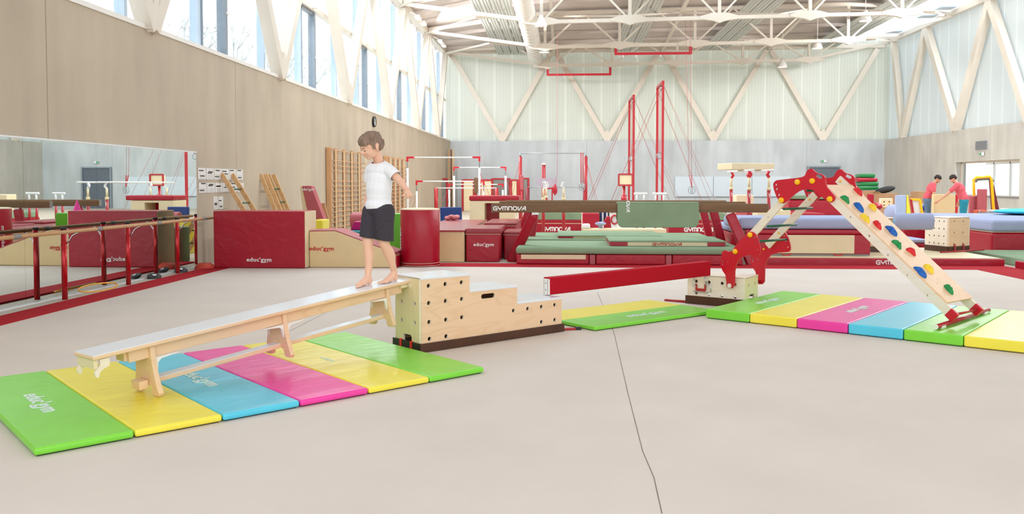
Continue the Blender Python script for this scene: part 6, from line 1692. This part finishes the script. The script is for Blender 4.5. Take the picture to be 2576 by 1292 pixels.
c1 = Vector((X(2266, Yk1), Yk1, 0)); l1 = c1 + Vector((-.55, -.02, 0)); r1 = c1 + Vector((.02, .55, 0))
crate(c1, l1, r1, ony(2266, 549, Yk1).z, ZT, 'perforated wooden box mostly hidden behind the climbing board', (4, 4), (2, 3), (m_birch, m_birchw))
b = MB(); a = W(2247, 557, 16.9); c = W(2350, 557, 16.1); a = Vector((a.x, 16.75, zt + .02)); c = Vector((X(2347, 16.35), 16.3, zt - .02))
ax_ = (c - a).normalized()
t = thing('foam_roller', 'thick lilac foam roller bridging the two perforated boxes', 'foam roller', (a + c) / 2)
a = Vector((X(2250, 16.0), 16.0, ony(2250, 557, 16.0).z)); c = Vector((X(2349, 15.85), 15.85, ony(2349, 557, 15.85).z)); ax_ = (c - a).normalized()
b = MB(); L_ = (c - a).length; b.lathe(a, [(0, 0), (.12, .0), (.145, .015), (.150, .04), (.150, L_ - .04), (.145, L_ - .015), (.12, L_), (0, L_)], 36, axis=ax_); obj('roller_body', b, m_lilac, t)
for q, dl in ((a + ax_ * .08, .18), (c - ax_ * .06, .24)):
    b = MB(); b.cyl(q, q + Vector((0, dl, 0)), .028); obj('mounting_peg', b, m_redp, t)
b = MB(); b.lathe(a, [(0, -.01), (.05, -.01), (.05, .005)], 16, axis=ax_); obj('core', b, m_blu, t)
# low lilac mat behind the big box
pb2('low_mat', 'low red mat between the two perforated boxes', 'gym mat', 2283, 2345, 612, 17.6, 1.2, m_redv)
b = MB(); b.box(X(2262, 17.6), X(2345, 17.6), 17.62, 18.8, .20, .27); obj('low_mat', b, m_lilac, label='thin lilac pad on the low red mat between the boxes', cat='gym mat', bevel=.02)
pb2('thick_mat', 'red block behind the lilac roller', 'gym mat', 2275, 2332, 572, 20.0, 1.2, m_redv)
# big red and lilac mat on the far right
x0, y0 = X(2498, 17.1), 17.1
t = thing('thick_mat', 'large thick mat with lilac top and red sides at the right picture edge', 'gym mat', (x0 + 2, y0 + 2, FL))
b = MB(); b.box(x0, x0 + 4.2, y0, y0 + 4.0, FL, .455); obj('mat_body', b, m_redv, t, bevel=.06, seg=4)
b = MB(); b.box(x0 - .02, x0 + 4.2, y0 - .02, y0 + 4.0, .462, .69); obj('lilac_top', b, m_lilac, t, bevel=.07, seg=4, label='soft lilac top')
b = MB(); b.box(x0 - .012, x0 + 4.2, y0 - .012, y0 + 4.0, .452, .462); obj('piping', b, m_creamp, t)
b = MB(); Y = 20.0; b.ell((X(2590, Y), Y, .765), .75, .6, .07, None, 24, 12); obj('soft_cushion', b, pm('cyan_fabric', (60, 190, 214), .8, var=.04), label='bright cyan soft cushion on the large lilac mat', cat='cushion')
# floor mats at the right edge
t = thing('platform_mat', 'low red mat with green top and lettering at the right picture edge', 'gym mat', (9.4, 13, FL))
b = MB(); b.box(7.50, 11.5, 9.5, 14.70, FL, .118); bd = obj('mat_body', b, m_redv, t, bevel=.02, seg=3)
b = MB(); b.box(7.55, 11.45, 9.55, 14.66, .119, .130); obj('green_top', b, m_sage, t, label='green top')
lettering('GYMNOVA', (7.496, 13.35, .05), (0, -1, 0), (0, 0, 1), .12, LETW, bd, bold=.045, xs=1.4)
b = MB(); b.box(7.75, 11.5, 14.9, 17.0, FL, .12); obj('floor_mat', b, m_sage, label='green floor mat between the large lilac mat and the right platform mat', cat='gym mat', bevel=.02)

# ---------------- clutter along the right wall
m_card = pm('cardboard', (170, 132, 98), .85, var=.08, scale=4)
def stackmat(px0, px1, py, Y, mat, lab, i):
    b = MB(frame((X((px0 + px1) / 2, Y), Y, ony(2180, 478.5, Y).z + .155 * i + .012), math.radians(4 * (-1) ** i))); w = X(px1, Y) - X(px0, Y); b.box(-w / 2, w / 2, 0, .8, 0, .15)
    return obj('folded_mat', b, mat, label=lab, cat='gym mat', bevel=.05, seg=3, group='folded mats piled on the cardboard boxes')
m_grn = vinyl('vinyl_dark_green', (16, 120, 60))
Yz = 33.0
for i, (p0, p1, py, mt, lab) in enumerate(((2160, 2212, 477, m_grn, 'bottom green mat of the folded pile'), (2164, 2210, 467, m_grn, 'second green mat of the folded pile, counted from below'), (2157, 2209, 457, m_redv, 'red mat near the top of the folded pile'), (2164, 2201, 449, m_grn, 'topmost green mat of the folded pile'))): stackmat(p0, p1, py, Yz, mt, lab, i)
def cbox(px0, px1, py0, py1, Y, dep, lab, rz=0, fl2=True, floor=False):
    x0, x1 = X(px0, Y), X(px1, Y); z0 = FL if floor else ony(2200, py1, Y).z; z1 = ony(2200, py0, Y).z
    M = frame(((x0 + x1) / 2, Y + dep / 2, z0), math.radians(rz)); w = x1 - x0
    t = thing('cardboard_box', lab, 'cardboard box', ((x0 + x1) / 2, Y + dep / 2, z0))
    b = MB(M); b.box(-w / 2, w / 2, -dep / 2, dep / 2, 0, z1 - z0); obj('carton', b, m_card, t, bevel=.01)
    if fl2:
        b = MB(M); b.bar((-w / 2, -dep / 2, z1 - z0), (-w / 2 - .12, -dep / 2 - .1, z1 - z0 + .06), .3, .008) ; obj('flap', b, m_card, t)
        b = MB(M); b.box(-w * .15, w * .12, -dep / 2 - .004, -dep / 2, (z1 - z0) * .4, (z1 - z0) * .75); obj('label', b, m_paper, t)
    return t
cbox(2150, 2215, 479, 560, 33.0, .9, 'large cardboard box under the pile of folded mats', 0, floor=True, fl2=False)
cbox(2212, 2262, 486, 560, 32.2, .8, 'open cardboard box right of the folded mats', -6, floor=True)
cbox(2240, 2292, 492, 560, 33.6, .8, 'cardboard box behind the lilac and yellow panel', 5, floor=True)
t = cbox(2306, 2334, 481, 560, 31.5, .5, 'upright cardboard sheet box left of the bowed man', 8, fl2=False, floor=True)
Y = 30.8
cbox(2216, 2246, 522, 560, Y, .5, 'cardboard box at the foot of the small perforated box', 0, fl2=False, floor=True)
t = thing('perforated_crate', 'small tilted perforated wooden box in the clutter', 'climbing box', (X(2231, Y), Y, 0)); M = frame((X(2231, Y), Y, ony(2231, 521.5, Y).z + .0), math.radians(-8)) 
b = MB(); w = .19; plate(b, [(-w, 0), (w, 0), (w, .30), (-w, .30)], [circ(-.09, .2, .025), (circ(.08, .2, .025)), circ(-.09, .08, .025), circ(.08, .08, .025)], M @ Vector((0, 0, .0)), M.to_3x3() @ Vector((1, 0, 0)), uz, M.to_3x3() @ Vector((0, 1, 0)), .02); obj('front_panel', b, m_birch, t)
b = MB(M); b.box(-w, w, .3, .32, 0, .30); b.box(-w, w, 0, .3, .30, .32); b.box(-w, -w + .02, 0, .3, 0, .3); b.box(w - .02, w, 0, .3, 0, .3); obj('shell', b, m_birchw, t)
Y = 29.5
t = thing('padded_chair', 'red padded rocker with two white dots, left of the cardboard boxes', 'gym toy', (X(2194, Y), Y, FL))
b = MB(); x0, x1 = X(2183, Y), X(2199, Y); b.box(x0, x1, Y, Y + .12, .1, ony(2190, 487, Y).z); obj('back', b, m_redv, t, bevel=.04, seg=3)
b = MB(); b.ell(((x0 + x1) / 2 + .12, Y - .1, .62), .22, .25, .14); obj('seat', b, m_redv, t)
b = MB(); b.cyl(((x0 + x1) / 2, Y, FL), ((x0 + x1) / 2, Y, .55), .06); obj('leg', b, m_redp, t)
b = MB(); b.ell((X(2226, 32.6), 32.6, 1.16), .38, .24, .12, rot('Y', -14), 16, 8); obj('black_bag', b, pm('black_cloth', (34, 34, 36), .8), label='black cloth bag lying at the foot of the folded mats', cat='bag')
Y = 28.6
b = MB(); b.ell((X(2246, Y), Y, .42), .26, .3, .30, None, 20, 12); b.box(X(2240, Y), X(2252, Y), Y - .1, Y + .1, FL, .2); obj('foam_ball', b, m_lilac, label='round lilac foam piece left of the lilac and yellow panel', cat='foam block')
Y = 26.0
t = thing('folding_mat', 'standing foam panel with lilac front and yellow side', 'gym mat', (X(2275, Y), Y, FL)); z1 = ony(2270, 490.5, Y).z
b = MB(); b.box(X(2254.5, Y), X(2280, Y), Y, Y + .10, FL, z1); obj('lilac_face', b, pm('pale_blue_vinyl', (168, 186, 220), .5), t, bevel=.01)
b = MB(); b.prism([(X(2280.5, Y), FL), (X(2280.5, Y), z1), (X(2284, Y), z1), (X(2298, Y), FL)], (0, Y + .05, 0), (1, 0, 0), (0, 0, 1), (0, 1, 0), .12); obj('yellow_side', b, m_yel, t)
t = thing('mini_trampoline', 'small upright trampoline frame with yellow and red edges', 'trampoline', (X(2306, 25.2), 25.2, FL)); Y = 25.2
q = [W(2291, 501, Y), W(2314, 502, Y), W(2320, 540, Y), W(2297, 540, Y)]
for i in range(4):
    b = MB(); b.bar(q[i], q[(i + 1) % 4], .06, .06, up=(0, 1, 0)); obj('frame_side', b, m_knob if i in (0, 1) else m_redp, t, bevel=.01)
b = MB(); b.prism([(p.x * .9 + q[0].x * .05 + q[2].x * .05, p.z) for p in q], (0, Y + .02, 0), (1, 0, 0), (0, 0, 1), (0, 1, 0), .01); obj('jump_bed', b, m_paper, t)
b = MB(); b.bar((q[2].x, Y + .05, FL), q[2], .04); b.bar((q[3].x, Y + .05, FL), q[3], .04); obj('leg', b, m_redp, t)
b = MB(); b.ell((X(2315, 28.5), 28.5, .60), .20, .2, .16, None, 14, 8); b.box(X(2310, 28.5), X(2320, 28.5), 28.4, 28.6, FL, .5); obj('blue_bag', b, m_navy, label='blue bag hung beside the bowed man', cat='bag')
Y = 26.9
t = thing('cream_board', 'big cream foam board held between the two men', 'foam board', (X(2378, Y), Y, FL)); b = MB(); b.box(X(2349, Y), X(2404, Y), Y, Y + .16, FL, ony(2378, 488.5, Y).z); obj('board', b, m_cream, t, bevel=.01)
b = MB(); b.box(X(2404, Y) + .003, X(2410, Y), Y, Y + .16, FL, ony(2378, 489, Y).z); obj('red_edge', b, m_redpl, t)
# arch trampoline frame, red panels
Y = 29.0
t = thing('padded_arch', 'tall arch frame with yellow and grey padding by the right window', 'gym frame', (X(2472, Y), Y, FL))
P = [W(2452, 540, Y), W(2449, 452, Y), W(2456, 446, Y), W(2490, 444, Y), W(2494, 452, Y), W(2499, 520, Y), W(2503, 545, Y)]
b = MB(); b.tube(P, .045, 8); obj('yellow_frame', b, m_knob, t); b = MB(); b.tube([Vector((p.x + .10, p.y + .1, p.z - .06)) for p in P[1:5]], .05, 8); obj('grey_padding', b, m_greyp, t)
b = MB(); b.prism([(P[4].x - .02, P[4].z), (P[4].x + .12, P[4].z - .2), (P[5].x + .32, .1), (P[5].x + .05, -.02)], (0, Y + .1, 0), (1, 0, 0), (0, 0, 1), (0, 1, 0), .08); obj('side_pad', b, pm('maroon_vinyl', (112, 24, 40), .5), t, label='maroon side pad')
Y = 28.4
pb2('foam_slab', 'dark red foam panel standing inside the padded arch', 'foam board', 2462, 2484, 475, Y, .15, m_mauve)
pb2('foam_slab', 'faded red wide panel behind the man in teal shorts', 'foam board', 2440, 2461, 492, 28.6, .1, m_mauve)
pb2('foam_slab', 'low orange foam slab before the padded arch', 'foam board', 2460, 2484, 528, 27.6, .3, pm('orange_foam', (206, 90, 60), .6))
# steel trolley with small white things
Y = 26.5
t = thing('steel_trolley', 'low steel trolley with small boxes by the right wall', 'trolley', (X(2520, Y), Y, FL))
for z in (.15, .50):
    b = MB(); b.box(X(2487, Y), X(2556, Y), Y, Y + .6, z, z + .03); obj('shelf', b, m_steelg, t)
for px in (2488, 2555):
    for yy in (Y + .02, Y + .58):
        b = MB(); b.cyl((X(px, Y), yy, FL), (X(px, Y), yy, .58), .018); obj('leg', b, m_steelg, t)
for i, px in enumerate((2496, 2512, 2528)):
    b = MB(); x = X(px, Y + .3); b.box(x - .09, x + .09, Y + .2, Y + .4, .532, .60 + .04 * (i == 2)); obj('small_box', b, m_paper, label='%s small white box on the steel trolley' % ('left', 'middle', 'right taller')[i], cat='box', bevel=.02, group='small boxes on the steel trolley')

# ---------------- fittings on the back and right walls
x0, x1 = ony(2034, 440, YB).x, ony(2110, 440, YB).x; zt = ony(2070, 421, YB).z
dr = thing('door_1', None, None, ((x0 + x1) / 2, YB, 0), kind='structure')
b = MB(); b.box(x0, x1, YB - .03, YB - .005, FL, zt); obj('door_leaf', b, pm('blue_grey_door', (96, 106, 118), .5), dr)
b = MB(); b.box(x0 - .08, x0, YB - .10, YB - .002, FL, zt + .08); b.box(x1, x1 + .08, YB - .10, YB - .002, FL, zt + .08); b.box(x0, x1, YB - .10, YB - .002, zt, zt + .08); obj('door_frame', b, m_greyfr, dr)
b = MB(); b.cyl((x1 - .2, YB - .06, 1.05), (x1 - .05, YB - .06, 1.05), .02); obj('door_handle', b, m_chrome, dr)
m_exit = pm('exit_green', (40, 160, 90), .5)
def exitsign(p, u, lab):
    t = thing('exit_light', lab, 'exit sign', p); u = Vector(u); n_ = u.cross(uz)
    b = MB(); b.bar(p - u * .14, p + u * .14, .05, .13); obj('housing', b, m_steelw, t)
    b = MB(); b.bar(p - u * .12 + n_ * .027, p - u * .01 + n_ * .027, .004, .10); obj('sign_face', b, m_exit, t)
exitsign(ony(2072, 405, YB - .06), (1, 0, 0), 'small green and white exit light above the grey back door')
exitsign(onx(2470, 387, XR - .06), (0, -1, 0), 'small white exit light below the wall grille on the right')
def wb(pa, pb, lab, i):
    b = MB(); b.box(ony(pa, 470, YB).x + .01, ony(pb, 470, YB).x - .01, YB - .05, YB - .004, ony(1800, 494, YB).z, ony(1800, 443.5, YB).z); t = thing('whiteboard', lab, 'whiteboard', (ony(pa, 470, YB).x, YB - .03, 1.2)); obj('board', b, pm('whiteboard_blue_white', (206, 218, 228), .25, var=.02), t, bevel=.01)
    b = MB(); b.box(ony(pa, 470, YB).x + .1, ony(pb, 470, YB).x - .1, YB - .09, YB - .052, ony(1800, 495, YB).z, ony(1800, 494, YB).z); obj('pen_tray', b, m_greyp, t)
wb(1697, 1794, 'left one of the three pale whiteboards on the back wall', 0); wb(1794, 1891, 'middle one of the three pale whiteboards on the back wall', 1); wb(1891, 1989, 'right one of the three pale whiteboards on the back wall', 2)
# wall grille on the right wall
p0, p1 = onx(2456, 356, XR), onx(2485, 375, XR)
t = thing('wall_grille', 'square grey ventilation grille high on the right concrete wall', 'vent', (XR - .03, p0.y, p1.z))
b = MB(); b.box(XR - .04, XR - .003, p1.y, p0.y, p1.z, p0.z); obj('grille_frame', b, pm('grille_grey', (150, 156, 168), .5), t)
for k in range(8):
    z = p1.z + (p0.z - p1.z) * (k + .5) / 8; b = MB(); b.box(XR - .052, XR - .041, p1.y + .04, p0.y - .04, z, z + .02); obj('slat', b, m_greyp, t)
# interior window in the right wall with the glazed doors of the corridor behind
wn_ = thing('window_30', None, None, (XR + .2, (wy0 + wy1) / 2, wz0), kind='structure')
b = MB()
for (a, c, z0, z1) in ((wy0, wy0 + .06, wz0, wz1), (wy1 - .06, wy1, wz0, wz1), (wy0, wy1, wz1 - .06, wz1), (wy0, wy1, wz0, wz0 + .05)): b.box(XR + .25, XR + .33, a, c, z0, z1)
obj('window_frame', b, m_birchw, wn_)
b = MB(); b.box(XR + .28, XR + .29, wy0 + .06, wy1 - .06, wz0 + .05, wz1 - .06); obj('pane', b, m_glass, wn_)
b = MB(); b.box(XR - .03, XR + .25, wy0 - .02, wy1 + .02, wz0 - .04, wz0); obj('sill', b, m_steelg, wn_)
xq = XR + 3.2
b = MB(); b.box(XR + .45, xq + 1, wy0 - 6, wy1 + 4, FL - .2, FL - .001); struct('floor_corridor', b, m_hall)
b = MB(); b.box(XR + .45, xq + .2, wy0 - 6, wy1 + 4, 2.9, 3.0); struct('ceiling_corridor', b, m_white)
dd = thing('door_2', None, None, (xq, 36, 0), kind='structure')
b = MB()
for yy in (wy0 - 1, wy0 + .9, wy0 + 1.05, wy0 + 2.2, wy0 + 3.3, wy0 + 3.45, wy0 + 5.5, wy0 + 7.0, wy0 + 8.5): b.box(xq, xq + .08, yy, yy + .09, FL, 2.5)
b.box(xq, xq + .08, wy0 - 2, wy1 + 4, 2.3, 2.42); b.box(xq, xq + .08, wy0 - 2, wy1 + 4, .0, .2); b.box(xq, xq + .05, wy0 + 1.1, wy0 + 3.3, 1.0, 1.06); obj('door_frame', b, m_birchw, dd)
b = MB(); b.box(xq + .03, xq + .04, wy0 - 2, wy1 + 4, .2, 2.3); obj('pane', b, m_glass, dd)
exitsign(Vector((XR + 2.6, wy0 + 2.2, 2.05)), (0, -1, 0), 'green exit sign in the corridor seen through the right window')
b = MB(); b.box(XR + 1.2, XR + 1.7, wy0 + .3, wy0 + 1.3, FL, 1.9); obj('corridor_shelf', b, m_birchw, label='pale wooden shelf in the corridor behind the right window', cat='shelf')

# ================================================================== UNDER THE ROOF
def redbar(pa, pb, py, Y, lab):
    x0, x1 = X(pa, Y, py), X(pb, Y, py); z = ony((pa + pb) / 2, py, Y).z
    t = thing('hanging_bar', lab, 'suspension bar', ((x0 + x1) / 2, Y, z), 0, 'red suspension bars under the trusses')
    b = MB(); b.bar((x0 - .06, Y, z), (x1 + .06, Y, z), .09, .11); obj('bar', b, m_redpl, t)
    for x in (x0, x1):
        b = MB(); b.bar((x, Y, z), (x, Y, z + .36), .12, .10, up=(0, 1, 0)); obj('hanger', b, m_redpl, t)
    for f in (.1, .27, .6):
        b = MB(); x = x0 + (x1 - x0) * f; b.cyl((x, Y, z - .16), (x, Y, z - .05), .035); obj('pulley', b, m_steelw, t)
redbar(1378, 1535, 187.5, 45.4, 'lower left red bar hanging under the far truss')
redbar(1549, 1737, 134.5, 39.3, 'upper right red bar hanging under the middle truss')
def bell(px, py, Y, lab, hgt=.42):
    p = W(px, py, Y); t = thing('pendant_lamp', lab, 'pendant lamp', p, 0, 'bell pendant lamps under the roof')
    b = MB(); b.lathe(p, [(.24, 0), (.235, .02), (.17, .22), (.10, .32), (.08, .42), (0, .44)], 24); obj('bell_shade', b, m_white, t)
    b = MB(); b.lathe(p, [(0, .03), (.22, .03), (.22, .035)], 24); obj('bulb', b, lamp_mat('lamp_glow', (1, .96, .9), 1.2) if 'lamp_glow' not in bpy.data.materials else bpy.data.materials['lamp_glow'], t)
    zt_ = zdeck(p.x, p.y) if p.x < XS else 9.0
    b = MB(); b.cyl(p + Vector((0, 0, .42)), Vector((p.x, p.y, max(zt_ - .05, p.z + .6))), .012); obj('cord', b, m_white, t)
bell(2177, 53, 35.0, 'largest bell lamp, upper right near the skylight')
bell(2056, 122, 39.5, 'bell lamp right of the centre, between two trusses')
bell(1968, 169, 43.5, 'small low bell lamp near the right back wall braces')
bell(1361, 66, 33.0, 'bell lamp beside the big ventilation duct, nearer one')
bell(1369, 132, 40.5, 'bell lamp beside the big ventilation duct, farther one')
# spiral duct
t = thing('ventilation_duct', 'big white spiral ventilation duct running along the roof', 'duct', (X(1350, 46), 40, 7.6))
xd_ = ony(1350, 160, 46.0).x; zd_ = ony(1350, 153, 46.0).z
b = MB(); b.cyl((xd_, 24, zd_), (xd_ + .0, 46.2, zd_), .36, n=28); dct = obj('duct_tube', b, m_white, t)
for k in range(26):
    b = MB(); y = 26 + k * .8; b.tube([(xd_ + .365 * math.cos(q), y + .2 * q / PI, zd_ + .365 * math.sin(q)) for q in [2 * PI * j / 24 for j in range(24)]], .014, 5, closed=False); obj('seam_ring', b, m_white, dct)
# floodlights at the left eave
m_lamp = lamp_mat('floodlight_glow', (1, .97, .92), 3.0)
for px, py, lab in ((1052, 47, 'lit floodlight under the left eave, nearest and highest'), (1065, 61, 'floodlight just below the nearest one under the left eave'), (1109, 107, 'lit floodlight under the left eave, farther upper one'), (1116, 116, 'farthest floodlight under the left eave')):
    p = onx(px, py, XL + .45); t = thing('floodlight', lab, 'floodlight', p, 0, 'floodlights under the left eave')
    b = MB(); b.box(p.x - .10, p.x + .10, p.y - .30, p.y + .30, p.z, p.z + .10); obj('housing', b, m_white, t)
    b = MB(); b.box(p.x - .08, p.x + .08, p.y - .27, p.y + .27, p.z - .012, p.z - .002); obj('lens', b, m_lamp, t)
    b = MB(); b.bar((p.x, p.y, p.z + .1), (XL + .1, p.y, p.z + .28), .04); obj('mount', b, m_white, t)
